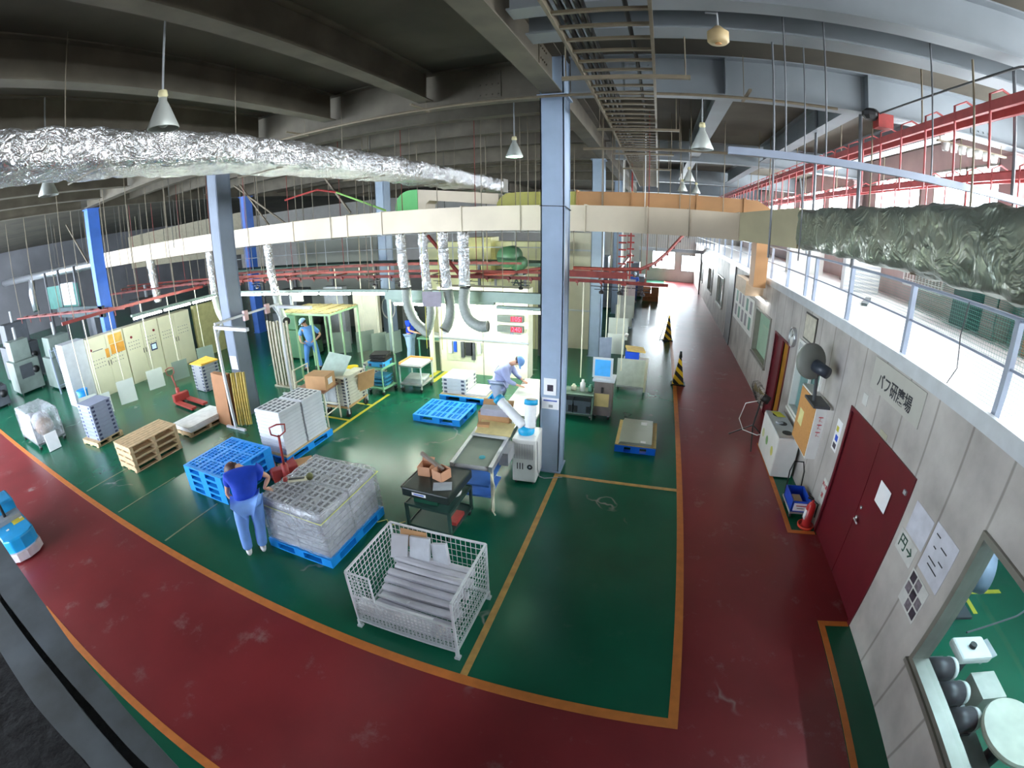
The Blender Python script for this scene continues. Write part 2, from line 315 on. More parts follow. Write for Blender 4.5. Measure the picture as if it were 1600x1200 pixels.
# ---------------------------------------------------------------- steel frame
def column(x0, y0, label, m, band=False, w=.37, d=.42):
    H_ = 6.8 if band or 'leaning cardboard' in label else 6.19
    t = thing('steel_column', label, 'column', (x0 + w / 2, y0 + d / 2, 0)); b = MB()
    b.box(-w / 2, w / 2, -d / 2, -d / 2 + .02, 0, H_).box(-w / 2, w / 2, d / 2 - .02, d / 2, 0, H_).box(-w / 2, -w / 2 + .018, -d / 2, d / 2, 0, H_).box(w / 2 - .03, w / 2 - .012, -d / 2, d / 2, 0, H_)
    b.build('shaft', m, t)
    MB().box(-w / 2 - .03, w / 2 + .03, -d / 2 - .03, d / 2 + .03, 0, .02).build('base_plate', m, t)
    if band: MB().tube([(-w / 2 - .01, -d / 2 - .01, 4.49), (w / 2 + .01, -d / 2 - .01, 4.48), (w / 2 + .01, d / 2 + .01, 4.43), (-w / 2 - .01, d / 2 + .01, 4.49)], .008, 6, closed=True).build('band', DGREY, t)
    MB().box(-w / 2 - .04, w / 2 + .04, -d / 2 - .04, d / 2 + .04, 6.16, 6.19).build('cap_plate', m, t); return t
column(-1.73, 6.83, 'pale blue-grey steel column in the middle of the floor, papers taped on it', STEELB, True)
column(-9.56, 6.95, 'blue-grey steel column behind the leaning cardboard sheets', mat('dusty_blue_steel', (108, 118, 134), .55, 0, .2, 1.2))
column(-17.3, 7.0, 'bright blue steel column at the far left beyond the silver pipe', STEELBL)
column(-1.98, 14.1, 'blue-grey steel column behind the overhead red conveyor, right of the centre column', STEELB)
column(-9.6, 14.1, 'blue-grey steel column behind the flexible exhaust hoses', STEELB)
column(-17.0, 14.1, 'bright blue steel column behind the blue-grey left column', STEELBL)
column(-1.98, 21.4, 'distant steel column in line behind the hanging plates', STEELB)
column(6.0, 7.1, 'grey-brown column between the upper windows at the right edge', mat('brownish_column', (150, 130, 128), .6, 0, .1, 2))
column(6.0, 14.3, 'brownish column between the upper windows, behind the foil duct', MATS['brownish_column'])

def ibeam(name, label, axis, c, u0, u1, zb, m, bw=.28, zt=6.8, group=None, splice=(), cat='beam'):
    t = thing(name, label, cat, ((u0 + u1) / 2, c, zb) if axis == 'x' else (c, (u0 + u1) / 2, zb), 0, group)
    h = zt - zb; L_ = (u1 - u0) / 2; b = MB()
    def B(a0, a1, c0, c1, z0, z1): b.box(a0, a1, c0, c1, z0, z1) if axis == 'x' else b.box(c0, c1, a0, a1, z0, z1)
    B(-L_, L_, -bw / 2, bw / 2, 0, .02); B(-L_, L_, -.008, .008, .02, h - .02); B(-L_, L_, -bw / 2, bw / 2, h - .02, h); b.build('beam_section', m, t)
    for s_ in splice:
        p = MB(); u = s_ - (u0 + u1) / 2; rr = []
        for sg in (-1, 1):
            c0, c1 = sorted((sg * .008, sg * .022)); A = (u - .2, u + .2, c0, c1, .08, h - .08)
            p.box(*A) if axis == 'x' else p.box(A[2], A[3], A[0], A[1], A[4], A[5])
            for i in range(4):
                for j in range(3):
                    uu = u - .15 + i * .1; zz = .13 + j * (h - .26) / 2
                    a = (uu, sg * .02, zz); e = (uu, sg * .04, zz)
                    if axis != 'x': a = (a[1], a[0], a[2]); e = (e[1], e[0], e[2])
                    p.cyl(a, e, .014, n=6)
        p.build('splice_plate', m, t)
    return t
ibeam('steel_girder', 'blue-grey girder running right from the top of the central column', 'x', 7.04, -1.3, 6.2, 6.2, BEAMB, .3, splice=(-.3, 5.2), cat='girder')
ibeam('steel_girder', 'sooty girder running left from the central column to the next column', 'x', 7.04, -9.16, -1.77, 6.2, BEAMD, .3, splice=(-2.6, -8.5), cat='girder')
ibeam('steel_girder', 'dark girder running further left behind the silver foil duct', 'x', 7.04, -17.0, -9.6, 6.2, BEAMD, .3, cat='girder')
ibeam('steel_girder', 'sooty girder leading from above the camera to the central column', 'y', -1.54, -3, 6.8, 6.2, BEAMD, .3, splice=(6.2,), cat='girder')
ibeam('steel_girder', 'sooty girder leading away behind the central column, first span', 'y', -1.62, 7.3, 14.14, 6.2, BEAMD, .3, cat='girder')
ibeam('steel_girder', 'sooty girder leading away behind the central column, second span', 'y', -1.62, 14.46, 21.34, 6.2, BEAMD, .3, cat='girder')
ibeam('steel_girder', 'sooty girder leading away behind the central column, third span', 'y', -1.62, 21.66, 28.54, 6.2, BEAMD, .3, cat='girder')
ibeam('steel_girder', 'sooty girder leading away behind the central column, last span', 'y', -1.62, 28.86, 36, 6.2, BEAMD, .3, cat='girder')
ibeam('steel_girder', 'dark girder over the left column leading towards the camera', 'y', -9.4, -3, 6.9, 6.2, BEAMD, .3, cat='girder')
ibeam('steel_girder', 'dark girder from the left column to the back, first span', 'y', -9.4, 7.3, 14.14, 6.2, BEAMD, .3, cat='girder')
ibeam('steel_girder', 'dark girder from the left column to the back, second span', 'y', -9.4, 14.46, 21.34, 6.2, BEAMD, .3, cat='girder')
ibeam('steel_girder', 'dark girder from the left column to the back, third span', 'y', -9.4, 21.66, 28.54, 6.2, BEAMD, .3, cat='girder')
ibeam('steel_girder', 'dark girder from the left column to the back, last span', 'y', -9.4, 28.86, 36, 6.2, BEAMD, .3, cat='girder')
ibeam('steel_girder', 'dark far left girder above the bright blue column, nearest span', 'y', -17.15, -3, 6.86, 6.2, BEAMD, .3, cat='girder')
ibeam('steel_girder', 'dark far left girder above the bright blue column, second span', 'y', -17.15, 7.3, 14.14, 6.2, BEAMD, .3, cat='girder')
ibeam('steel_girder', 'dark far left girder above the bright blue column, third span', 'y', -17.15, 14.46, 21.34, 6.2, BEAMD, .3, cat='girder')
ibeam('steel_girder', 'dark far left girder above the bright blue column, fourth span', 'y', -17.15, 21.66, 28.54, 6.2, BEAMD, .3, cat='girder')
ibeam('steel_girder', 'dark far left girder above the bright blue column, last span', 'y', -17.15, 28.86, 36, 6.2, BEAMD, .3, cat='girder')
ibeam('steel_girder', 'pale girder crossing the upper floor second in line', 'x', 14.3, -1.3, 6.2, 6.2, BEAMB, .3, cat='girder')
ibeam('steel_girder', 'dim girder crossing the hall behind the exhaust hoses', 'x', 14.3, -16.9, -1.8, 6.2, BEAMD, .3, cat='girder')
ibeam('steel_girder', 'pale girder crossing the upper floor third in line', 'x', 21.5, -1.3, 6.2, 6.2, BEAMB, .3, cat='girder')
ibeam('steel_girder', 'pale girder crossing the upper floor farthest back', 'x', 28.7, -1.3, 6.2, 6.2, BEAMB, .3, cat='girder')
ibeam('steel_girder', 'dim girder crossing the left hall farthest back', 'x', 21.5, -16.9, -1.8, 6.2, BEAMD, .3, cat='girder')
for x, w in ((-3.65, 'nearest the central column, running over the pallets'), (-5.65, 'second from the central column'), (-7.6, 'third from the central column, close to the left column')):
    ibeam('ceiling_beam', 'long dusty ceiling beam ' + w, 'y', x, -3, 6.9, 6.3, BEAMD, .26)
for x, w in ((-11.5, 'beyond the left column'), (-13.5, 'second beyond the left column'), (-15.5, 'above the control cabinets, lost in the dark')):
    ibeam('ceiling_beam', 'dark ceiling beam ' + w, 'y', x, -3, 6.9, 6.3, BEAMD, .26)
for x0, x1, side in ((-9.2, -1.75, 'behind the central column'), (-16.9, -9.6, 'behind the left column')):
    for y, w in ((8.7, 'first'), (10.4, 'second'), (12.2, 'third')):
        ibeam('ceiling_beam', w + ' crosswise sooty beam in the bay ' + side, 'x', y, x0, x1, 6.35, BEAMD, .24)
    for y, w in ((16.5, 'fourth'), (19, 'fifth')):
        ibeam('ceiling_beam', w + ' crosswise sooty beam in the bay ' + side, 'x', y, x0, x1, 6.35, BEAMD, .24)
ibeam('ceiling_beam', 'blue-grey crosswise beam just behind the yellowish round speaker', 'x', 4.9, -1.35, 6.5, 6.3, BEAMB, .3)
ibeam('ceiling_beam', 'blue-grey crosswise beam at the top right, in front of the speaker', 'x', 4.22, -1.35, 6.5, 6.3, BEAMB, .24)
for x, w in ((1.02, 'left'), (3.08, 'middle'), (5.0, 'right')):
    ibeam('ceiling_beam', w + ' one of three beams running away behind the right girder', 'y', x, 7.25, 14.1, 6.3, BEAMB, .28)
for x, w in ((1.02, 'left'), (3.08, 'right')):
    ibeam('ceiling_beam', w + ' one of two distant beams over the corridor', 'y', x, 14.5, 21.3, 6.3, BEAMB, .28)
for k, x in enumerate((.97, 3.12)):
    tag(MB().box(x - .012, x + .012, 6.90, 7.03, 6.22, 6.78).build('stiffener_plate', BEAMB), ('left', 'right')[k] + ' dark stiffener plate on the front of the right blue-grey girder', 'plate')
# ---------------------------------------------------------------- cable tray
t = thing('cable_tray', 'long dusty cable ladder hung from the ceiling, running down the hall', 'cable tray', (-.42, 9, 5.9))
MB().box(-.40, -.37, -10.5, 12, 0, .1).build('side_rail', BRONZE, t); MB().box(.36, .39, -10.5, 12, 0, .1).build('side_rail', BRONZE, t)
for i in range(74): MB().box(-.37, .36, -.02, .02, 0, .025).build('rung', BRONZE, t, loc=(0, -10.3 + i * .3, .01))
for k, (x, r) in enumerate(((-.30, .03), (-.23, .025), (-.17, .03), (-.12, .02), (.2, .02))):
    random.seed(k); MB().tube([(x + random.uniform(-.015, .015), -10.4 + j * 1.1, .05 + r) for j in range(21)], r, 6).build('cable', BLACK, t, True)
for k, (y, z) in enumerate(((5.0, 5.86), (7.9, 5.86), (10.7, 5.86), (13.6, 5.86))):
    t = thing('tray_hanger', ['first', 'second', 'third', 'fourth'][k] + ' cross strut carrying the cable ladder, counted from the camera', 'bracket', (-.42, y, z))
    MB().box(-.6, .75, -.025, .025, -.04, 0).build('strut', BRONZE, t)
    for x in (-.56, .7): MB().cyl((x, 0, 0), (x, 0, 6.8 - z), .008, n=6).build('rod', BRONZE, t)
t = thing('conduit_pipe', 'thin conduit running along under the left girder', 'pipe', (0, 6.6, 6.1))
MB().cyl((-10, 0, 0), (2.5, 0, 0), .022, n=6).build('tube', BRONZE, t)
for x in (-6.2, -3.6, -.9, 1.2): MB().box(x - .02, x + .02, -.3, .3, .02, .05).cyl((x, .2, .03), (x, .2, .7), .006, n=5).build('bracket', BRONZE, t)
t = thing('conduit_pipe', 'grey conduit crossing right of the cable ladder below the round lamps', 'pipe', (0, 9.4, 5.75))
MB().cyl((-1.5, 0, 0), (2.0, 0, 0), .03, n=6).build('tube', BRONZE, t); MB().cyl((.4, 0, 0), (.4, 0, 1.05), .008, n=6).build('hanger_rod', BRONZE, t)
# speaker, lamps
t = thing('ceiling_speaker', 'small yellowish round speaker hanging from the upper beams', 'speaker', (.55, 4.35, 5.98)); YLW = mat('yellowed_plastic', (205, 180, 135), .5, 0, .05, 5)
MB().lathe([(0, 0), (.08, 0), (.1, .02), (.1, .11), (.07, .13), (.03, .17), (0, .17)], n=20).build('housing', YLW, t, True)
MB().cyl((0, 0, -.006), (0, 0, 0), .03, n=12).build('lens', mat('lens_amber', (210, 150, 90), .3), t); MB().tube([(0, 0, .16), (0, 0, .3), (-.1, .05, .33)], .012, 6).build('bracket', MGREY, t)
SHADE = mat('lamp_shade_metal', (186, 190, 184), .4, .3, .05, 5)
lamps = [((-4.1, 2.5, 5.40), 'grey cone lamp in front of the silver duct at upper left', 0, 1), ((-2.5, 8.0, 5.42), 'lit greenish cone lamp left of the central column', 1, 1), ((.64, 7.15, 5.42), 'largest grey cone lamp right of the cable ladder', 0, 1.1),
         ((.78, 12.3, 5.42), 'middle grey cone lamp hanging over the corridor', 0, 1), ((.75, 14.9, 5.35), 'smaller grey cone lamp just below another over the corridor', 0, 1), ((1.3, 16.5, 5.42), 'smallest cone lamp far along the corridor', 0, 1), ((-7.5, 2.5, 5.36), 'dim cone lamp below the silver duct at the left edge', 0, 1)]
for loc, lb, lit, s_ in lamps:
    t = thing('pendant_lamp', lb, 'lamp', loc)
    MB().lathe([(.15 * s_, 0), (.155 * s_, .01), (.075 * s_, .2 * s_), (.04 * s_, .27 * s_), (.04 * s_, .3 * s_), (0, .31 * s_)], n=24).build('lamp_shade', SHADE, t, True)
    MB().lathe([(.035, .3 * s_), (.05, .32 * s_), (.04, .37 * s_), (0, .38 * s_)], n=12).build('socket', mat('lamp_socket', (215, 205, 160), .5), t, True)
    MB().sph((0, 0, .07), .06, 12).build('bulb', glow('lit_bulb', (190, 255, 215), 90) if lit else mat('dark_bulb', (210, 215, 210), .2), t, True)
    MB().cyl((0, 0, .37 * s_), (0, 0, (6.2 if abs(loc[0] - .64) < .01 else 6.79) - loc[2]), .012, n=6).build('stem', MGREY, t)
# ---------------------------------------------------------------- ducts
def wrap(name, m, parent, x0, x1, z0, z1, ya, yb, amp, seed, step=.08, cell=.55, round_=.08):
    """foil-wrapped duct skin along Y: a rounded rectangle with creases and seam bands"""
    from mathutils import noise
    n = 32; rings = []; ys = []; y = ya
    while y < yb: ys.append(y); y += step
    ys.append(yb); vs = []; fs = []
    cx, cz, hx, hz = (x0 + x1) / 2, (z0 + z1) / 2, (x1 - x0) / 2, (z1 - z0) / 2
    for y in ys:
        band = .5 - abs(((y - ya) / cell) % 1 - .5)
        puff = (1 - math.exp(-band * 14)) * amp
        for k in range(n):
            a = 2 * PI * k / n; c, s_ = math.cos(a), math.sin(a); e = .42
            px = math.copysign(abs(c) ** e, c); pz = math.copysign(abs(s_) ** e, s_)
            d = puff * .8 + amp * 1.3 * noise.noise(Vector((px * 2.2 + seed, y * 3.1, pz * 2.2))) + amp * .7 * abs(noise.noise(Vector((px * 6, y * 9, pz * 6 + seed))))
            vs.append((cx + px * (hx + d), y, cz + pz * (hz + d)))
    m_ = len(ys)
    for i in range(m_ - 1):
        for k in range(n): fs.append((i * n + k, (i + 1) * n + k, (i + 1) * n + (k + 1) % n, i * n + (k + 1) % n))
    fs += [tuple(range(n)), tuple((m_ - 1) * n + k for k in range(n - 1, -1, -1))]
    return MB().add(vs, fs).build(name, m, parent, True)
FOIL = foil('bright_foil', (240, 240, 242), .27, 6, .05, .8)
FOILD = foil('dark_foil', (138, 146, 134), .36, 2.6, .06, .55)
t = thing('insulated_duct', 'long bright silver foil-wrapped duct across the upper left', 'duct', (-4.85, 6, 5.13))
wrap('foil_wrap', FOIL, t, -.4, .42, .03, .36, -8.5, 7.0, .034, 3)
MB().box(-.42, .44, 7.0, 7.45, 0, .4).build('end_box', mat('galvanised_plain', (150, 146, 135), .5, .4, .1, 4), t)
for y in (-4, -1.6, .8, 3.2, 5.6): MB().tube([(-.46, y, .0), (.44, y, .0)], .01, 6).cyl((-.46, y, .0), (-.46, y, 1.65), .006, n=5).build('hanger', BRONZE, t)
DUCT = mat('beige_galvanised_duct', (196, 182, 160), .5, .15, .1, 1.2)
t = thing('ventilation_duct', 'long beige rectangular duct crossing the hall behind the columns', 'duct', (-10, 9.3, 4.07))
def dseg(x0, x1, zt0, zt1, name='duct_section'):
    vs = [(x, y, z) for x, zt in ((x0, zt0), (x1, zt1)) for y in (-.28, .28) for z in (0, zt)]
    return MB().add(vs, [(0, 1, 3, 2), (4, 6, 7, 5), (0, 4, 5, 1), (2, 3, 7, 6), (0, 2, 6, 4), (1, 5, 7, 3)]).build(name, DUCT, t)
xs = [-11.5, -9.0, -5.2, -1.5, 1.2, 3.0, 4.0, 6.0, 8.6, 9.8, 11.55]
zt = lambda x: .51 + max(0, -x - 2) * .012
for a, b in zip(xs, xs[1:]): dseg(a + .004, b - .004, zt(a), zt(b)); 
for a in xs: MB().box(a - .012, a + .012, -.3, .3, -.015, zt(a) + .02).build('flange', DUCT, t)
for x in (-8.2, -4, -.6, 2.5, 7.3, 10.6): MB().tube([(x, -.3, .55), (x, -.3, -.03), (x, .3, -.03), (x, .3, .55)], .008, 5).cyl((x, -.3, .5), (x, -.3, 2.72), .007, n=5).build('hanger', BRONZE, t)
e = MB(); P = [(11.55, -.28), (12.45, -1.15), (12.95, -.7), (11.55, .28)]
e.add([(x, y, z) for (x, y), zz in zip(P, (.52, .68, .68, .52)) for z in (-.02 if zz > .6 else 0, zz)], [(0, 2, 4, 6), (7, 5, 3, 1), (0, 1, 3, 2), (2, 3, 5, 4), (4, 5, 7, 6), (6, 7, 1, 0)]); e.build('elbow', mat('olive_duct', (150, 140, 108), .55, .1, .1, 2), t)
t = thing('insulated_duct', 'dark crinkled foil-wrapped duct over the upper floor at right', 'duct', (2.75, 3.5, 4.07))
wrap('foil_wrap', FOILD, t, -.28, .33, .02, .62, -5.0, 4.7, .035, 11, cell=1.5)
for y in (.9, 3.4): MB().cyl((.42, y, 0.0), (.42, y, 2.2), .012, n=6).bar((-.2, y, 0.0), (.44, y, 0.0), .03).build('hanger', BRONZE, t)
BROWN = mat('brown_duct_paint', (178, 132, 88), .6, 0, .08, 2); OLIVE = mat('olive_yellow_duct', (170, 165, 85), .6, 0, .08, 2)
t = thing('ventilation_duct', 'brown rectangular duct lying above and behind the beige duct', 'duct', (-.7, 11.3, 4.62))
MB().box(-1.2, 3.0, -.3, .3, 0, .36).build('duct_section', BROWN, t)
MB().add([(x, y, z) for x, z0, z1 in ((3.0, 0, .36), (3.5, 0, .12)) for y in (-.3, .3) for z in (z0, z1)], [(0, 1, 3, 2), (4, 6, 7, 5), (0, 4, 5, 1), (2, 3, 7, 6), (0, 2, 6, 4), (1, 5, 7, 3)]).build('end_taper', BROWN, t)
MB().box(-2.7, -1.2, -.3, .3, 0, .36).build('duct_section', OLIVE, t)
q = MB(); q.prism([(-2.7, 0), (-2.7, .36), (-2.95, .34), (-3.1, .25), (-3.2, .1), (-3.22, 0)], -.3, .3, Matrix(((1, 0, 0, 0), (0, 0, 1, 0), (0, 1, 0, 0), (0, 0, 0, 1)))); q.build('elbow', OLIVE, t)
for x in (-1.2, .1, 1.6, 2.7): MB().box(x - .02, x + .02, -.33, .33, -.02, .39).build('flange', BROWN, t)
for x in (-2.2, -.6, .4, 1.2, 2.2): MB().cyl((x, -.34, 0), (x, -.34, 2.1), .01, n=6).build('hanger_rod', WHITE if x == .4 else BRONZE, t)
t = thing('ventilation_duct', 'brown upright duct standing by the upper railing above the far wall', 'duct', (2.7, 12.0, 3.0))
MB().box(-.2, .12, -.3, .3, .13, 1.6).build('duct_section', BROWN, t); MB().add([(x, y, z) for x, y0, z0 in ((-.2, -.3, -.1), (.12, -.3, -.1)) for y in (-.3, .3) for z in (z0, .13)], [(0, 1, 3, 2), (4, 6, 7, 5), (0, 4, 5, 1), (2, 3, 7, 6), (0, 2, 6, 4), (1, 5, 7, 3)]).build('mouth', BROWN, t)
for x in (-.19, .1): MB().cyl((x, 0, 1.55), (x, 0, 3.79), .012, n=6).build('hanger_rod', BRONZE, t)
t = thing('ventilation_duct', 'duct with a bright green elbow behind the foil duct', 'duct', (-6.1, 11.4, 4.5)); GB = mat('bright_green_duct', (100, 200, 110), .5, 0, .06, 2)
XZ = Matrix(((1, 0, 0, 0), (0, 0, 1, 0), (0, 1, 0, 0), (0, 0, 0, 1)))
arc = [(-.35 + .45 * math.sin(a) * 0 + .0, 0)]
poly = [(-.8, 0)] + [(-.3 - .5 * math.cos(a), .25 + .45 * math.sin(a)) for a in [PI / 2 * k / 7 for k in range(8)]] + [(-.1, .7), (-.1, 0)]
MB().prism(poly, -.3, .3, XZ).build('elbow', GB, t)
MB().prism([(-.1, 0), (-.1, .7), (2.2, .46), (2.2, .18), (.25, .38), (.15, .3), (.12, 0)], -.28, .28, XZ).build('duct_section', DUCT, t)
MB().box(-.8, .12, -.3, .3, -.04, 0).build('flange', BRONZE, t)
# flexible exhaust hoses
HOSE = mat('grey_ribbed_hose', (150, 156, 150), .5, 0, .1, 20)
def hose(name, pts_foil, pts, r, label, gap=True):
    base = pts_foil[0]; t = thing(name, label, 'hose', base)
    L_ = lambda P: [tuple(a - b for a, b in zip(p, base)) for p in P]
    P = L_(pts_foil); dense = []
    for a, b in zip(P, P[1:]):
        n = max(2, int((Vector(b) - Vector(a)).length / .05))
        for i in range(n): dense.append(Vector(a).lerp(Vector(b), i / n))
    random.seed(len(label)); MB().tube(dense, [r * random.uniform(.88, 1.08) for _ in dense], 14).build('foil_sleeve', FOIL, t, True)
    if pts:
        Q = [Vector(p) for p in L_(pts)]; cr = []
        for i in range(len(Q) - 1):
            p0, p1, p2, p3 = Q[max(0, i - 1)], Q[i], Q[i + 1], Q[min(len(Q) - 1, i + 2)]
            for k in range(10):
                s_ = k / 10; cr.append(.5 * ((2 * p1) + (p2 - p0) * s_ + (2 * p0 - 5 * p1 + 4 * p2 - p3) * s_ ** 2 + (3 * p1 - p0 - 3 * p2 + p3) * s_ ** 3))
        cr.append(Q[-1]); MB().tube(cr, [r * (1.02 if i % 2 else .93) for i in range(len(cr))], 14, cap=False).build('flexible_hose', HOSE, t, True)
        d = (Q[-1] - Q[-2]).normalized(); MB().cyl(Q[-1] - d * .03, Q[-1] - d * .02, r * .9, n=14).build('opening', BLACK, t)
    return t
hz = 4.06
hose('exhaust_hose', [(-5.69, 9.3, hz), (-5.66, 9.3, 3.4), (-5.6, 9.3, 2.75)], [(-5.6, 9.3, 2.75), (-5.58, 9.3, 2.35), (-5.4, 9.25, 2.0), (-5.1, 9.2, 1.78), (-5.0, 9.2, 1.72)], .12, 'silver exhaust hose farthest left of the four, curling right at its end')
hose('exhaust_hose', [(-5.1, 9.3, hz), (-5.08, 9.3, 3.4), (-5.03, 9.3, 2.7)], [(-5.03, 9.3, 2.7), (-4.96, 9.3, 2.3), (-5.0, 9.25, 1.95), (-5.12, 9.2, 1.7)], .11, 'silver exhaust hose second from the left, bending towards its neighbour')
hose('exhaust_hose', [(-4.6, 9.3, hz), (-4.58, 9.3, 3.4), (-4.52, 9.3, 2.75)], [(-4.52, 9.3, 2.75), (-4.46, 9.3, 2.3), (-4.5, 9.22, 2.0), (-4.56, 9.1, 1.85)], .12, 'silver exhaust hose third from the left, its black mouth facing down')
hose('exhaust_hose', [(-4.1, 9.3, hz), (-4.09, 9.3, 3.4), (-4.09, 9.3, 2.8)], [(-4.09, 9.3, 2.8), (-4.12, 9.3, 2.4), (-3.98, 9.25, 2.1), (-3.72, 9.2, 1.97), (-3.52, 9.2, 1.98)], .13, 'silver exhaust hose nearest the central column, curling right before the board')
hose('exhaust_hose', [(-16.96, 9.3, hz), (-16.9, 9.3, 3.2), (-16.8, 9.3, 2.4)], [], .16, 'silver sleeve hanging farthest left under the beige duct')
hose('exhaust_hose', [(-13.0, 9.3, hz), (-13.0, 9.3, 3.2), (-13.0, 9.3, 2.6)], [(-13.0, 9.3, 2.6), (-12.9, 9.3, 2.1), (-12.5, 9.2, 1.8), (-12.3, 9.2, 1.85)], .12, 'silver hose hanging just left of the blue-grey left column')
hose('exhaust_hose', [(-10.15, 9.3, hz), (-10.1, 9.3, 3.2), (-10.0, 9.3, 2.6)], [(-10.0, 9.3, 2.6), (-9.95, 9.3, 2.2), (-9.7, 9.2, 1.9), (-9.5, 9.1, 1.9)], .12, 'silver hose hanging just right of the blue-grey left column')
t = thing('exhaust_pipe', 'shiny round silver pipe leading out of the left end of the beige duct', 'pipe', (-21.6, 9.3, 4.3))
MB().cyl((0, 0, 0), (-20, 0, .15), .2, .24, n=20).build('tube', ALU, t, True)
for x in (-.4, -3, -7): MB().cyl((x, 0, -x * .0075 + 0), (x - .15, 0, -x * .0075), .25, n=20).build('collar', ALU, t, True)
for x in (-1.5, -6, -12): MB().cyl((x, 0, .2), (x, 0, 2.49), .012, n=5).build('hanger_rod', BRONZE, t)
MB().tube([(-12.0, 0, 0), (-12.2, -.1, -1), (-11.9, -.1, -2)], .22, 12).build('branch', ALU, t, True)
# ---------------------------------------------------------------- pallets
def plastic_pallet(label, loc, rz=0, lx=1.15, ly=1.2, h=.14, group=None, m=None):
    m = m or BLUEP; t = thing('plastic_pallet', label, 'pallet', loc, rz, group); d = MB(); hx, hy = lx / 2, ly / 2; e = .06; zt = h - .022
    for a in ((-hx, hx, -hy, -hy + e), (-hx, hx, hy - e, hy), (-hx, -hx + e, -hy + e, hy - e), (hx - e, hx, -hy + e, hy - e)): d.box(a[0], a[1], a[2], a[3], zt, h)
    nx, ny = 9, 16
    for i in range(1, nx): x = -hx + lx * i / nx; d.box(x - .016, x + .016, -hy + e, hy - e, zt, h)
    for j in range(1, ny): y = -hy + ly * j / ny; w = .05 if j in (5, 11) else .016; d.box(-hx + e, hx - e, y - w / 2, y + w / 2, zt, h - .001)
    for k in (-.17, .17): d.box(lx * k - .04, lx * k + .04, -hy + e, hy - e, zt, h - .0005)
    d.build('deck', m, t)
    for x in (-1, 0, 1):
        for y in (-1, 0, 1):
            w, v = (.09, .10) if (x or y) else (.1, .12)
            MB().box(x * (hx - w) - w, x * (hx - w) + w, y * (hy - v) - v, y * (hy - v) + v, .02, zt).build('block', m, t)
    b = MB()
    for a in ((-hx, hx, -hy, -hy + .1), (-hx, hx, hy - .1, hy), (-hx, -hx + .1, -hy + .1, hy - .1), (hx - .1, hx, -hy + .1, hy - .1), (-.06, .06, -hy + .1, hy - .1), (-hx + .1, -.06, -.06, .06), (.06, hx - .1, -.06, .06)): b.box(*a, 0, .02)
    b.build('bottom_frame', m, t); return t
def wood_pallet(label, loc, rz=0, lx=1.1, ly=1.1, h=.13, group=None):
    t = thing('wooden_pallet', label, 'pallet', loc, rz, group); hx, hy = lx / 2, ly / 2; n = 6; w = lx / n
    for i in range(n): MB().box(-hx + i * w + .01, -hx + (i + 1) * w - .01, -hy, hy, h - .02, h).build('board', WOOD, t)
    for y in (-hy + .05, 0, hy - .05): MB().box(-hx, hx, y - .04, y + .04, .02, h - .02).build('runner', WOOD, t)
    for x in (-hx + .06, 0, hx - .06): MB().box(x - .05, x + .05, -hy, hy, 0, .02).build('bottom_board', WOOD, t)
    return t
PP = plastic_pallet('blue plastic pallet carrying the film-wrapped stack beside the bending woman', (-4.27, 4.10, 0), 0, 1.2, 1.38)
TRAY = mat('grey_tray_plastic', (178, 181, 190), .5, 0, .06, 5); TRAYS = mat('dark_slot', (58, 62, 76), .6, 0, .1, 5)
def tray_mesh(lx, ly, h, slots=True, m=None, lip=True):
    b = MB(); hx, hy = lx / 2, ly / 2; b.box(-hx, hx, -hy, hy, 0, h * .82)
    if lip: b.box(-hx + .012, hx - .012, -hy + .012, hy - .012, h * .82, h)
    if slots:
        b.cur = 1
        for i in range(5):
            for j in range(4):
                x = -hx + lx * (.13 + .74 * i / 4); y = -hy + ly * (.16 + .68 * j / 3)
                b.box(x - lx * .052, x + lx * .052, y - ly * .085, y + ly * .085, h - .004, h + .0015)
    return b
def film_mat():
    m = bpy.data.materials.new('stretch_film'); m.use_nodes = True; nt = m.node_tree; N = nt.nodes; L = nt.links; N.remove(N['Principled BSDF'])
    tr = N.new('ShaderNodeBsdfTransparent'); tr.inputs[0].default_value = (.93, .94, .96, 1); gl = N.new('ShaderNodeBsdfGlossy'); gl.inputs['Roughness'].default_value = .16; df = N.new('ShaderNodeBsdfDiffuse'); df.inputs[0].default_value = (.72, .74, .78, 1)
    tc = N.new('ShaderNodeTexCoord'); n1 = N.new('ShaderNodeTexNoise'); n1.inputs['Scale'].default_value = 6; n1.inputs['Detail'].default_value = 6; n1.inputs['Distortion'].default_value = 2; L.new(tc.outputs['Object'], n1.inputs['Vector'])
    bp = N.new('ShaderNodeBump'); bp.inputs['Strength'].default_value = 1; bp.inputs['Distance'].default_value = .05; L.new(n1.outputs['Fac'], bp.inputs['Height']); L.new(bp.outputs[0], gl.inputs['Normal'])
    m1 = N.new('ShaderNodeMixShader'); m1.inputs[0].default_value = .35; L.new(df.outputs[0], m1.inputs[1]); L.new(gl.outputs[0], m1.inputs[2])
    m2 = N.new('ShaderNodeMixShader'); cr = N.new('ShaderNodeMapRange'); cr.inputs['To Min'].default_value = .06; cr.inputs['To Max'].default_value = .72; L.new(n1.outputs['Fac'], cr.inputs['Value']); L.new(cr.outputs[0], m2.inputs[0])
    L.new(tr.outputs[0], m2.inputs[1]); L.new(m1.outputs[0], m2.inputs[2]); L.new(m2.outputs[0], N['Material Output'].inputs[0]); return m
FILM = film_mat()
t = thing('wrapped_stack', 'large block of grey slotted trays wrapped in clear film beside the bending woman', 'wrapped trays', (-4.27, 4.10, .14))
h_ = .10
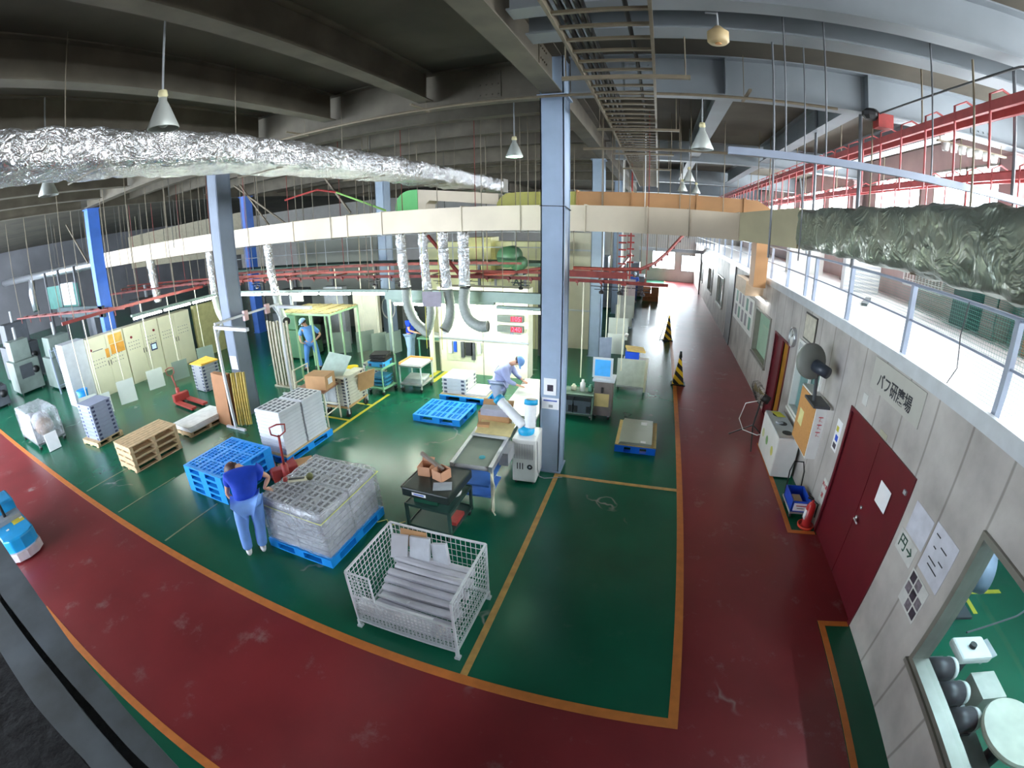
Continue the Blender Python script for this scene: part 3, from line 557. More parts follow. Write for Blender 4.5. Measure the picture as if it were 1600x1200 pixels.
for ix, iy in ((-1, -1), (1, -1), (-1, 1), (1, 1)):
    for k in range(7):
        random.seed(k * 7 + ix + 3 * iy); o = tray_mesh(.545, .62, h_, k == 6).build('tray', [TRAY, TRAYS], t, loc=(ix * .28 + random.uniform(-.006, .006), iy * .325 + random.uniform(-.006, .006), k * h_))
from mathutils import noise as NZ
def lumpy(name, hx, hy, z0, z1, m, par, amp, seed, nz=10, nu=56, top=True):
    """a slack skin over a box: creased sides, bulging top"""
    vs = []; fs = []; per = []
    for i in range(nu):
        s_ = i / nu * 4; q = int(s_); f = s_ - q
        per.append([(-hx + 2 * hx * f, -hy), (hx, -hy + 2 * hy * f), (hx - 2 * hx * f, hy), (-hx, hy - 2 * hy * f)][q])
    for j in range(nz + 1):
        z = z0 + (z1 - z0) * j / nz
        for x, y in per:
            d = 1 + amp * NZ.noise(Vector((x * 5 + seed, y * 5, z * 5))) + amp * .8 * abs(NZ.noise(Vector((x * 13, y * 13 + seed, z * 9))))
            vs.append((x * d, y * d, z + (amp * .35 * NZ.noise(Vector((x * 8, y * 8, seed))) if j == nz else 0)))
    for j in range(nz):
        for i in range(nu): fs.append((j * nu + i, j * nu + (i + 1) % nu, (j + 1) * nu + (i + 1) % nu, (j + 1) * nu + i))
    if top:
        prev = nz * nu
        for r in (.93, .8, .6, .4, .2):
            b0 = len(vs)
            for x, y in per: vs.append((x * r, y * r, z1 + .012 + amp * .5 * abs(NZ.noise(Vector((x * r * 9, y * r * 9, seed + 2))))))
            for i in range(nu): fs.append((prev + i, prev + (i + 1) % nu, b0 + (i + 1) % nu, b0 + i))
            prev = b0
        fs.append(tuple(prev + i for i in range(nu)))
    return MB().add(vs, fs).build(name, m, par, True)
lumpy('stretch_film', .585, .675, .02, .715, FILM, t, .035, 4)
STRAP = mat('lime_strap', (214, 220, 110), .5)
MB().tube([(-.605, -.695, .63), (.605, -.70, .615), (.60, .695, .64), (-.60, .69, .63)], .006, 6, closed=True).build('strap', STRAP, t)
t = thing('tape_dispenser', 'hand tape dispenser with a red knob and cream tape, lying on the wrapped stack', 'tape dispenser', (-4.55, 3.98, .885), math.radians(35))
MB().cyl((-.17, 0, .02), (-.17, 0, .07), .035, n=14).build('knob', REDP, t, True)
MB().box(-.13, .16, -.045, .045, .01, .035).build('frame', CREAM, t); MB().cyl((.2, -.03, .05), (.2, .03, .05), .05, n=16).build('roll', mat('olive_roll', (90, 92, 50), .5), t, True)
MB().box(-.12, .12, -.02, .02, .035, .045).build('handle', DGREY, t)
# left stack of four blue pallets
for k in range(4): plastic_pallet(('bottom', 'second from the bottom', 'third from the bottom', 'top')[k] + ' blue plastic pallet in the stack behind the bending woman', (-6.97, 4.50, k * .132), 0, 1.16, 1.26, .13, 'blue pallets stacked behind the woman')
plastic_pallet('single empty bright blue plastic pallet lying alone on the green floor', (-4.38, 8.56, 0), 0, 1.16, .98, .15)
plastic_pallet('blue plastic pallet under the white tray stack near the bright board', (-4.28, 9.78, 0), 0, 1.26, .9, .15)
plastic_pallet('small blue plastic pallet under grey plates right of the central column', (-.09, 8.50, 0), 0, .8, 1.2, .14, m=mat('strong_blue_plastic', (20, 110, 230), .4, 0, .08, 3))
plastic_pallet('blue plastic pallet under the twin white tray stacks', (-6.74, 6.13, 0), 0, .86, 1.46, .14)
for k in range(4): wood_pallet(('bottom', 'second from the bottom', 'third from the bottom', 'top')[k] + ' wooden pallet of the light timber stack', (-9.78, 4.3, k * .148), 0, .8, 1.28, .145, 'light wooden pallets stacked by the orange line')
wood_pallet('wooden pallet under the blue-grey crate tower at left', (-12.3, 4.2, 0), .1, .86, .82, .13)
wood_pallet('wooden pallet under the white foam sheets', (-10.02, 6.0, 0), 0, .8, 1.25, .12)
# white trays: twin stacks
WT = mat('white_tray_plastic', (214, 217, 224), .45, 0, .04, 5); WTS = mat('tray_slot_grey', (92, 98, 110), .6, 0, .1, 5)
def tray_stack(n, loc, lx, ly, h, lab, grp, ms, rz=0, jit=.004, name='storage_tray', slots_all=False):
    first = None
    for k in range(n):
        random.seed(k + int(abs(loc[0]) * 10)); p = (loc[0] + random.uniform(-jit, jit), loc[1] + random.uniform(-jit, jit), loc[2] + k * h)
        o = tray_mesh(lx, ly, h - .002, k == n - 1 or slots_all).build(name, ms, None, loc=p); o.rotation_euler.z = rz
        nm = 'topmost' if k == n - 1 else 'lowest' if k == 0 else '%s from the bottom' % (('second', 'third', 'fourth', 'fifth', 'sixth', 'seventh', 'eighth', 'ninth', 'tenth', 'eleventh', 'twelfth')[k - 1])
        tag(o, lab % nm, 'tray', grp)
tray_stack(12, (-6.73, 5.80, .165), .70, .62, .074, 'white tray, %s in the nearer of the twin stacks', 'white trays in the nearer twin stack', [WT, WTS])
tray_stack(12, (-6.70, 6.46, .165), .66, .62, .074, 'white tray, %s in the farther of the twin stacks', 'white trays in the farther twin stack', [WT, WTS])
tag(MB().box(-7.14, -6.34, 5.43, 6.83, .14, .162).build('plywood_sheet', CARDL), 'thin plywood sheet between the blue pallet and the twin white stacks', 'plywood sheet')
BT = mat('blue_grey_tray', (150, 158, 182), .5, 0, .06, 5); BTS = mat('tray_notch', (55, 62, 95), .6)
def notched(lx, ly, h):
    b = MB(); hx, hy = lx / 2, ly / 2; b.box(-hx, hx, -hy, hy, 0, h * .7).box(-hx - .012, hx + .012, -hy - .012, hy + .012, h * .7, h); b.cur = 1
    for sx in (-1, 1):
        for f in (-.75, .75):
            a, c = sorted((sx * hx, sx * (hx + .004))); b.box(a, c, f * hy - .04, f * hy + .04, h * .1, h * .6); a, c = sorted((sx * hy, sx * (hy + .004))); b.box(f * hx - .04, f * hx + .04, a, c, h * .1, h * .6)
    return b
for k in range(9):
    o = notched(.72, .62, .1).build('storage_crate', [BT, BTS], loc=(-12.27, 4.22, .135 + k * .102)); o.rotation_euler.z = .1
    tag(o, ('lowest', 'second from the bottom', 'third from the bottom', 'fourth from the bottom', 'fifth from the bottom', 'sixth from the bottom', 'seventh from the bottom', 'eighth from the bottom', 'topmost')[k] + ' blue-grey crate of the tower on a wooden pallet', 'crate', 'blue-grey crates in the left tower')
for k in range(8):
    o = notched(.62, .6, .1).build('storage_crate', [mat('grey_tray2', (160, 162, 168), .5, 0, .08, 5), BTS], loc=(-12.35, 8.0, .02 + k * .102)); o.rotation_euler.z = -.1
    tag(o, ('lowest', 'second from the bottom', 'third from the bottom', 'fourth from the bottom', 'fifth from the bottom', 'sixth from the bottom', 'seventh from the bottom', 'topmost')[k] + ' grey crate of the tower with an orange lid sheet', 'crate', 'grey crates under the orange sheet')
t = tag(MB().add([(-12.72, 7.68, .86), (-12.02, 7.66, .9), (-12.0, 8.3, .87), (-12.7, 8.34, .91), (-12.72, 7.68, .84), (-12.02, 7.66, .84), (-12.0, 8.3, .84), (-12.7, 8.34, .84)], [(0, 1, 2, 3), (7, 6, 5, 4), (0, 4, 5, 1), (1, 5, 6, 2), (2, 6, 7, 3), (3, 7, 4, 0)]).build('cover_sheet', mat('orange_card', (232, 178, 70), .7)), 'orange-yellow sheet lying on the grey crate tower', 'sheet')
for k in range(5): tag(MB().box(-.38, .38, -.62, .62, 0, .026).build('foam_sheet', mat('foam_white', (235, 236, 236), .7), loc=(-10.0 + .01 * (k % 2), 6.02 - .012 * k, .121 + k * .027)), ('lowest', 'second', 'middle', 'fourth', 'topmost')[k] + ' white foam sheet on the low wooden pallet left of the cardboard', 'foam sheet', 'white foam sheets on the low wooden pallet')
# trays on the pallet near the board
tag(MB().box(-4.9, -3.68, 9.36, 10.2, .15, .165).build('cardboard_sheet', CARDL), 'cardboard layer on the blue pallet under white trays', 'cardboard sheet')
for k in range(4):
    o = notched(.62, .66, .1).build('storage_crate', [WHITE, WTS], loc=(-4.55, 9.78, .166 + k * .102)); tag(o, ('lowest', 'second', 'third', 'topmost')[k] + ' white crate of the short stack on the blue pallet near the board', 'crate', 'white crates on the blue pallet')
o = MB().box(-.26, .26, -.36, .36, 0, .06).build('sheet_stack', WHITE, loc=(-3.97, 9.78, .166)); tag(o, 'low pile of white sheets right of the short white crate stack', 'sheets')
tag(MB().box(-.49, .31, 7.92, 9.08, .14, .155).build('cardboard_sheet', mat('tan_card', (205, 178, 120), .75)), 'tan cardboard sheet on the small blue pallet', 'cardboard sheet')
for k in range(3): tag(MB().box(-.31, .31, -.56, .56, 0, .014).build('metal_plate', mat('grey_plate', (176, 182, 170), .35, .3, .04, 3), loc=(-.1 + .012 * (k - 1), 8.5 + .008 * k, .156 + .015 * k)), ('lowest', 'middle', 'topmost')[k] + ' grey metal plate on the small blue pallet', 'metal plate', 'grey plates on the small blue pallet')
for a, w in (((-.03, .1, 8.8, 8.95), 'far'), ((0, .1, 7.98, 8.06), 'near')): tag(MB().box(*a, .202, .205).build('paper_label', PAPER), w + ' white paper label on the topmost grey plate', 'paper label')
# ---------------------------------------------------------------- mesh cage pallet with its contents
GPN = 0
ZINC = mat('zinc_wire', (205, 210, 214), .4, .2, .08, 12)
t = thing('mesh_cage', 'galvanised wire mesh cage box full of grey profiles in the foreground', 'cage', (-2.14, 3.2, 0))
hx, hy, z0, z1 = .62, .48, .12, .88
def grid_panel(name, o_, u, v, nu, nv, parent, m=ZINC, r=.0028, frame=.009):
    global GPN; GPN = (GPN + 1) % 7; frame = frame * (1 + .06 * GPN)
    o_, u, v = Vector(o_), Vector(u), Vector(v); b = MB()
    for i in range(nu + 1): b.bar(o_ + u * i / nu, o_ + u * i / nu + v, r * 2 if 0 < i < nu else frame * 2)
    for j in range(nv + 1): b.bar(o_ + v * j / nv, o_ + v * j / nv + u, r * 2 if 0 < j < nv else frame * 2)
    return b.build(name, m, parent)
grid_panel('mesh_side', (-hx, -hy, z0), (2 * hx, 0, 0), (0, 0, (z1 - z0) * .52), 26, 8, t); grid_panel('drop_gate', (-hx, -hy + .015, z0 + (z1 - z0) * .0), (2 * hx, 0, 0), (0, 0, (z1 - z0) * .5), 26, 7, t)
grid_panel('mesh_side', (-hx, hy, z0), (2 * hx, 0, 0), (0, 0, z1 - z0), 20, 8, t)
grid_panel('mesh_side', (-hx, -hy, z0), (0, 2 * hy, 0), (0, 0, z1 - z0), 14, 10, t); grid_panel('mesh_side', (hx, -hy, z0), (0, 2 * hy, 0), (0, 0, z1 - z0), 14, 10, t)
grid_panel('mesh_floor', (-hx, -hy, z0), (2 * hx, 0, 0), (0, 2 * hy, 0), 18, 14, t)
grid_panel('mesh_side', (-hx, -hy, z0 + .4), (.3, 0, 0), (0, 0, z1 - z0 - .4), 6, 7, t)
for sx in (-1, 1):
    for sy in (-1, 1): MB().box(sx * hx - .03, sx * hx + .03, sy * hy - .03, sy * hy + .03, .0, .03).bar((sx * hx, sy * hy, .03), (sx * hx, sy * hy, z0), .035).build('foot', ZINC, t)
for k in range(4): MB().tube([(.2 + .1 * k, -hy - .02, z0 + .36), (.22 + .1 * k, -hy - .02, z0 + .42), (.26 + .1 * k, -hy - .02, z0 + .36)], .004, 5).build('spring_hook', ZINC, t)
PROF = mat('dull_profile', (196, 196, 204), .4, .15, .06, 6)
prof_pos = [(3.52, .56, .0), (3.43, .55, .0), (3.34, .53, .0), (3.25, .50, 0), (3.16, .46, 0), (3.07, .42, 0), (2.98, .37, 0), (2.90, .31, 0), (2.84, .24, 0), (3.45, .44, 0), (3.3, .40, 0), (3.1, .3, 0), (2.86, .17, 0)]
for k, (y, z, _) in enumerate(prof_pos):
    random.seed(k); ln = .93 if k < 9 else .98; b = MB(); b.prism([(-.04, -.032), (.04, -.032), (.045, .02), (.02, .034), (-.02, .034), (-.045, .02)], -ln / 2, ln / 2, Matrix(((0, 0, 1, 0), (1, 0, 0, 0), (0, 1, 0, 0), (0, 0, 0, 1))))
    o = b.build('metal_profile', PROF, loc=(-2.1 + random.uniform(-.03, .03), y, z)); o.rotation_euler = (random.uniform(-.2, .2), random.uniform(-.02, .03), random.uniform(-.03, .03))
    nm = ('farthest back', 'second from the back', 'third from the back', 'fourth from the back', 'fifth from the back', 'sixth from the back', 'seventh from the back', 'second from the front', 'nearest the front')[k] if k < 9 else ('buried rear', 'buried middle', 'buried lower', 'bottom front')[k - 9]
    tag(o, 'long grey metal profile lying in the wire cage, ' + nm, 'metal profile', 'grey profiles in the wire cage')
BAG = film_mat(); BAG.name = 'clear_bag'
def slab(name, c, sx, sy, sz, rot, m, label, cat, grp=None):
    o = MB().box(-sx / 2, sx / 2, -sy / 2, sy / 2, -sz / 2, sz / 2).build(name, m, None, loc=c); o.rotation_euler = rot; return tag(o, label, cat, grp)
slab('cardboard_flap', (-2.42, 3.62, .76), .34, .012, .22, (-.25, 0, .05), CARD, 'brown cardboard flap standing at the back of the wire cage', 'cardboard')
slab('bagged_part', (-2.55, 3.5, .70), .2, .05, .3, (-.3, .1, .3), PROF, 'grey bagged part leaning in the back left corner of the wire cage', 'part')
slab('bagged_part', (-2.3, 3.55, .70), .26, .05, .28, (-.35, -.1, .0), mat('frosted_bag', (190, 194, 202), .25), 'frosted bag of parts behind the profiles in the wire cage', 'part')
slab('bagged_part', (-2.04, 3.56, .66), .2, .06, .3, (-.3, -.25, .0), MATS['frosted_bag'], 'tilted frosted bag right of the others in the wire cage', 'part')
slab('white_box', (-2.3, 2.83, .27), .9, .12, .16, (0, 0, .02), mat('bright_white', (238, 240, 244), .5), 'long white wrapped bar lying low at the front of the wire cage', 'bar')
slab('label_plate', (-2.35, 2.95, .42), .35, .15, .02, (-.6, 0, .02), LGREY, 'pale plate with tiny holes on the profiles at the front of the cage', 'plate')
slab('broken_bracket', (-1.72, 2.78, .3), .05, .05, .32, (.2, .5, 0), WHITE, 'small white bracket standing inside the front right corner of the cage', 'bracket')
# ---------------------------------------------------------------- carts and tables
def caster(p, x, y, r=.05):
    MB().cyl((x - .014, y, r), (x + .014, y, r), r, n=14).build('wheel', BLACK, p, True); MB().box(x - .025, x + .025, y - .03, y + .03, r * 1.6, r * 2.1).build('caster_fork', MGREY, p)
def trolley(name, label, cat, loc, rz, lx, ly, shelves, m, leg=.025, wh=.05, zlo=.1, top=None, lm=None, lip=.03):
    t = thing(name, label, cat, loc, rz); hx, hy = lx / 2, ly / 2
    for k, z in enumerate(shelves):
        b = MB().box(-hx, hx, -hy, hy, z, z + .018)
        for a in ((-hx, hx, -hy, -hy + .015), (-hx, hx, hy - .015, hy), (-hx, -hx + .015, -hy, hy), (hx - .015, hx, -hy, hy)): b.box(*a, z - .01, z + lip)
        b.build('shelf', m, t)
    for sx in (-1, 1):
        for sy in (-1, 1): MB().bar((sx * (hx - leg / 2), sy * (hy - leg / 2), zlo), (sx * (hx - leg / 2), sy * (hy - leg / 2), top or shelves[-1]), leg).build('leg', lm or m, t); caster(t, sx * (hx - .05), sy * (hy - .05), wh)
    return t
DKGREEN = mat('dark_green_black', (44, 72, 66), .4, 0, .1, 4)
t = trolley('tool_cart', 'dark green tool cart with a black top behind the wire cage', 'cart', (-2.72, 4.90, 0), -.03, .72, .76, (.14, .5), DKGREEN, .04)
MB().box(-.37, .37, -.39, .39, .66, .8).build('top_tray', mat('black_tray', (34, 44, 42), .35, 0, .1, 5), t, bevel=.02)
MB().box(-.2, .02, -.394, -.389, .71, .755).build('label_plate', PAPER, t); MB().tube([(-.36, -.3, .76), (-.44, -.28, .72), (-.44, .28, .72), (-.36, .3, .76)], .016, 8).build('handle', BLACK, t, True)
MB().box(-.17, -.01, -.396, -.394, .725, .74).build('caption', BLUED, t)
tag(MB().box(-2.98, -2.6, 4.62, 4.95, .52, .68).build('tote_box', mat('green_tote', (30, 90, 70), .4)), 'dark green tote on the lower shelf of the tool cart', 'tote')
tag(MB().box(-3.0, -2.62, 4.98, 5.22, .52, .6).build('blue_bin', BLUED), 'deep blue bin on the tool cart shelf behind the green tote', 'bin')
tag(MB().sph((-2.47, 4.95, .60), .09, 12, (1, 1.2, .9)).build('plastic_bag', WHITE, smooth=True), 'white plastic bag bulging from the right side of the tool cart', 'bag')
tag(MB().box(-2.5, -2.38, 4.7, 5.0, .17, .23).build('red_case', REDP), 'small red case on the bottom shelf of the tool cart', 'case')
def carton(label, loc, rz, lx, ly, h, m=CARD, openup=True, flap=.08):
    t = thing('cardboard_box', label, 'box', loc, rz); hx, hy = lx / 2, ly / 2; b = MB(); w = .006
    if openup:
        for a in ((-hx, hx, -hy, -hy + w), (-hx, hx, hy - w, hy), (-hx, -hx + w, -hy, hy), (hx - w, hx, -hy, hy)): b.box(*a, 0, h)
        b.box(-hx, hx, -hy, hy, 0, w)
    else: b.box(-hx, hx, -hy, hy, 0, h)
    b.build('box_body', m, t)
    if openup and flap:
        MB().add([(-hx, hy, h), (hx, hy, h), (hx, hy + flap * .6, h + flap * .7), (-hx, hy + flap * .6, h + flap * .7)], [(0, 1, 2, 3)]).build('flap', m, t)
    return t
BOXP = mat('pinkish_carton', (200, 150, 118), .8, 0, .06, 6)
carton('small open carton on the left of the black cart top', (-2.93, 4.98, .80), .1, .19, .2, .15, BOXP, True, .07)
carton('small open carton on the right of the black cart top', (-2.66, 4.93, .80), -.35, .19, .2, .15, BOXP, True, 0)
slab('metal_angle', (-2.84, 5.02, .99), .42, .045, .045, (0, .42, -.2), mat('rusty_profile', (140, 130, 122), .5, .5), 'brownish metal bar sticking diagonally out of the two small cartons', 'metal bar')
slab('crumpled_paper', (-2.55, 4.72, .806), .26, .2, .008, (0.0, 0.0, .4), mat('grey_paper', (150, 158, 165), .6), 'grey paper scrap on the front right of the black cart top', 'paper')
# belt conveyor table
t = thing('belt_conveyor', 'narrow grey belt conveyor table with blue lower frame between the cart and the white table', 'conveyor', (-2.42, 6.2, 0), .06)
MB().box(-.27, .27, -.85, .75, .815, .835).build('belt', mat('grey_green_belt', (108, 120, 108), .5, 0, .06, 6), t)
for sx in (-1, 1): MB().box(sx * .30 - .03, sx * .30 + .03, -.9, .8, .77, .86).build('side_rail', ALU, t)
MB().cyl((-.27, -.86, .80), (.27, -.86, .80), .035, n=14).build('roller', MGREY, t, True)
for sx in (-1, 1):
    for y in (-.8, .75): MB().bar((sx * .29, y, .0), (sx * .29, y, .77), .04).build('leg', CREAM, t)
MB().box(.27, .42, -.35, .1, .58, .80).build('motor_housing', MGREY, t)
MB().box(-.27, .27, -.85, -.25, .28, .31).build('lower_shelf', mat('blue_shelf', (70, 120, 200), .4), t); MB().box(-.27, .27, -.9, .1, .5, .53).build('middle_shelf', MATS['blue_shelf'], t)
MB().tube([(.31, -.9, .74), (.34, -.85, .5), (.3, -.9, .1), (.36, -.92, .02)], .012, 6).build('cable', CREAM, t, True)
tag(MB().lathe([(0, 0), (.05, 0), (.05, .012), (.045, .014), (0, .014)], (-2.3, 5.6, .836), 18).build('tape_roll', mat('teal_tape', (60, 150, 160), .4), smooth=True), 'small teal tape roll lying on the grey belt', 'tape roll')
tag(MB().box(-2.72, -2.12, 6.20, 6.29, .865, .875).build('ruler', LGREY), 'pale bar across the conveyor before the kraft paper', 'ruler')
slab('kraft_paper', (-2.40, 6.50, .90), .6, .46, .01, (.05, .06, .1), mat('kraft_paper', (212, 196, 140), .7), 'curling sheet of tan kraft paper on the conveyor', 'paper')
carton('open brown carton standing at the far end of the conveyor', (-2.52, 6.84, .87), .06, .56, .26, .2, CARD, True, .16)
carton('flat little brown carton on the kraft paper', (-2.62, 6.5, .91), .2, .2, .12, .05, CARD, False)
slab('foam_roll', (-2.50, 6.80, 1.08), .5, .2, .12, (0, 0, .06), mat('grey_foam', (158, 160, 176), .7), 'grey foam slab in the brown carton on the conveyor', 'foam')
tag(MB().tube([(-4.5 + 1.3 + .16 * i, 4.9 + .05 * math.sin(i * 2.2), .012) for i in range(4)] + [(-2.9, 4.75, .012)], .007, 6).build('strap_end', STRAP), 'loose lime-green strap lying on the floor left of the tool cart', 'strap')
tag(MB().tube([(-3.66, 4.55, .01), (-3.55, 4.66, .012), (-3.42, 4.55, .012), (-3.25, 4.72, .012)], .006, 6).build('strap_end', STRAP), 'loose lime-green strap lying beside the wrapped stack', 'strap')
# spot cooler
t = thing('spot_cooler', 'white portable spot air cooler with two nozzles by the central column', 'air cooler', (-1.86, 6.56, 0), .05)
MB().box(-.2, .2, -.26, .26, .06, .86).build('cabinet', WHITE, t, bevel=.015)
g = MB()
for k in range(12): g.box(-.165 + k * .028, -.155 + k * .028, -.265, -.26, .5, .78)
g.build('grille', MGREY, t); v = MB()
for k in range(3): v.box(-.12 + k * .045, -.105 + k * .045, -.264, -.26, .3, .42)
v.build('vent', BLACK, t)
MB().cyl((.1, -.26, .36), (.1, -.272, .36), .045, n=16).build('gauge', BLACK, t, True); MB().cyl((.1, -.27, .36), (.1, -.275, .36), .02, n=12).build('gauge_face', MGREY, t, True)
for sx in (-.15, .15):
    for sy in (-.2, .2): MB().cyl((sx - .012, sy, .03), (sx + .012, sy, .03), .03, n=10).build('wheel', DGREY, t, True)
CYAN = mat('cyan_collar', (30, 160, 210), .4); NOZ = mat('white_flex_duct', (225, 228, 232), .5, 0, .04, 20)
def nozzle(a, b, r):
    a, b = Vector(a), Vector(b); n = 16; P = [a.lerp(b, i / n) for i in range(n + 1)]
    o = MB().tube(P, [r * (1.0 if i % 2 else .93) for i in range(n + 1)], 16).build('nozzle_duct', NOZ, t, True)
    d = (b - a).normalized(); MB().cyl(b - d * .03, b + d * .05, r * 1.12, n=18).build('collar', CYAN, t, True); MB().cyl(b + d * .051, b + d * .055, r * .95, n=16).build('opening', DGREY, t)
MB().lathe([(.13, 0), (.14, .05), (.1, .12), (0, .13)], (-.02, 0, .86), 18).build('swivel_base', CYAN, t, True)
nozzle((0.03, .02, .95), (.03, .12, 1.36), .1); nozzle((-.06, .0, .97), (-.55, .25, 1.30), .085)
MB().tube([(.15, -.1, .86), (.21, -.2, .8), (.22, -.2, .3), (.23, -.1, .1), (.3, 0, .012), (.6, .1, .012)], .008, 6).build('power_cord', MGREY, t, True)
# long white work table
t = thing('work_table', 'long white-topped work table left of the central column', 'table', (-2.28, 8.25, 0), .03)
MB().box(-.36, .36, -1.0, 1.0, .79, .83).build('table_top', mat('table_white', (222, 226, 214), .4), t)
for sx in (-1, 1):
    for y in (-.95, .95): MB().bar((sx * .32, y, 0), (sx * .32, y, .79), .04).build('leg', MGREY, t)
f = MB()
for sx in (-1, 1): f.box(sx * .32 - .02, sx * .32 + .02, -.95, .95, .72, .79)
f.build('side_rail', DGREY, t)
for k in range(4): tag(MB().box(-.012, .012, -.02, .02, 0, .10).build('wire_clip', BLACK, loc=(-2.13 + k * .035, 8.95, .832)), ('leftmost', 'second', 'third', 'rightmost')[k] + ' black clip standing at the far end of the white table', 'clip', 'black clips on the white table')
# table with box
t = thing('frame_table', 'tube-framed table holding the large carton', 'table', (-7.05, 7.35, 0), .12)
MB().box(-.42, .42, -.32, .32, .82, .85).build('table_top', mat('brown_board', (150, 110, 90), .7), t)
for sx in (-1, 1):
    for sy in (-1, 1): MB().cyl((sx * .38, sy * .28, 0), (sx * .38, sy * .28, .82), .02, n=8).build('leg', CREAM, t)
for sy in (-1, 1): MB().cyl((-.38, sy * .28, .35), (.38, sy * .28, .35), .014, n=8).build('crossbar', CREAM, t)
MB().cyl((.38, -.28, .3), (.38, .28, .3), .014, n=8).build('crossbar', CREAM, t)
for z in (1.0, 1.3): MB().tube([(-.38, -.28, .85), (-.38, -.28, z), (-.36, .28, z), (-.38, .28, .85)], .018, 8).build('rear_rail', CREAM, t, True)
b_ = carton('large brown carton with a white label on the tube-framed table', (-6.92, 7.38, .85), .15, .55, .42, .32, CARD, False); MB().box(.274, .279, -.1, .08, .1, .24).build('address_label', PAPER, b_)
# tote cart with wheels
t = trolley('tray_cart', 'grey stacked-tray cart on big wheels behind the carton table', 'cart', (-6.82, 8.12, 0), .08, .66, .9, (.24,), mat('cart_wood', (196, 160, 110), .7), .03, .1, .1, 1.0, LGREY)
for k in range(9): tag(notched(.26, .8, .075).build('storage_crate', [mat('pale_tray', (188, 186, 172), .5), TRAYS], loc=(-6.66, 8.13, .262 + k * .077)), ('lowest', 'second', 'third', 'fourth', 'fifth', 'sixth', 'seventh', 'eighth', 'topmost')[k] + ' slotted tray on the right half of the wheeled tray cart', 'crate', 'slotted trays on the wheeled cart')
tag(lumpy('bagged_tray_stack', .16, .36, 0, .66, mat('cloudy_plastic', (180, 184, 186), .35), None, .03, 8), 'tray stack in cloudy plastic on the left half of the wheeled cart', 'wrapped trays').location = (-6.98, 8.1, .26)
slab('panel_board', (-6.98, 8.05, 1.14), .62, .62, .025, (.75, .15, .12), mat('mint_panel', (192, 212, 200), .4), 'pale mint panel leaning on top of the tray cart', 'panel')
slab('cardboard_sheet', (-6.42, 8.45, .68), .012, .5, .5, (0, .25, -.3), CARD, 'brown cardboard sheet leaning at the right side of the tray cart', 'cardboard sheet')
# blue crate cart
t = trolley('parts_cart', 'green-framed small cart with blue crates and black trays', 'cart', (-6.68, 9.5, 0), -.12, .56, .6, (.16, .70), mat('mint_frame', (150, 205, 165), .4), .025, .05)
for sx in (-.27, .27): MB().bar((sx, .3, .7), (sx, .3, .95), .02).build('handle_post', MATS['mint_frame'], t)
MB().bar((-.27, .3, .95), (.27, .3, .95), .02).build('handle', MATS['mint_frame'], t)
LB = mat('cyan_crate', (60, 165, 225), .4)
tag(notched(.46, .42, .13).build('blue_crate', [LB, BTS], loc=(-6.68, 9.48, .735)), 'light blue crate on the upper shelf of the green-framed cart', 'crate')
for k in range(3): tag(notched(.42, .38, .06).build('blue_crate', [mat('sea_blue_crate', (50, 130, 170), .4), BTS], loc=(-6.68, 9.5, .20 + k * .1)), ('lowest', 'middle', 'top')[k] + ' blue crate on the lower shelf of the green-framed cart', 'crate', 'blue crates on the lower cart shelf')
for k in range(5):
    o = tray_mesh(.44, .4, .035, False).build('black_tray', [BLACK, BLACK], loc=(-6.66, 9.5, .87 + k * .037)); o.rotation_euler.z = (.1, -.15, .2, 0, .3)[k]; tag(o, ('lowest', 'second', 'third', 'fourth', 'topmost')[k] + ' black tray piled on the light blue crate', 'tray', 'black trays on the blue crate cart')
for k in range(7): tag(notched(.5, .42, .075).build('storage_crate', [mat('olive_grey_tray', (150, 155, 138), .5), TRAYS], loc=(-7.35, 10.15, .02 + k * .077)), ('lowest', 'second', 'third', 'fourth', 'fifth', 'sixth', 'topmost')[k] + ' olive-grey tray of the stack behind the blue crate cart', 'crate', 'olive-grey trays behind the blue crate cart')
tag(MB().lathe([(0, 0), (.16, 0), (.19, .4), (.175, .4), (.15, .02), (0, .02)], (-8.05, 10.0, 0), 20).build('yellow_bucket', mat('bright_yellow', (225, 200, 40), .4), smooth=True), 'yellow bucket beside the olive-grey tray stack', 'bucket')
# white cart
t = trolley('steel_trolley', 'white steel trolley with folded cloths below', 'cart', (-5.86, 9.92, 0), .0, .66, .66, (.2, .70), WHITE, .03, .06)
MB().box(-.34, .34, .31, .34, .72, .79).box(-.34, -.31, -.3, .34, .72, .79).build('wooden_edge', mat('orange_wood', (226, 170, 100), .6), t)
slab('panel_sheet', (-5.85, 9.9, .745), .58, .58, .03, (0, 0, .03), WHITE, 'white panel lying on top of the steel trolley', 'panel')
for k in range(3): slab('folded_cloth', (-5.88 + .03 * k, 9.9, .25 + .045 * k), .54, .48, .04, (0, .03 * (k - 1), .1 * k), mat('pale_cloth', (176, 184, 180), .8), ('lowest', 'middle', 'topmost')[k] + ' folded pale cloth on the lower shelf of the steel trolley', 'cloth', 'folded cloths on the trolley')
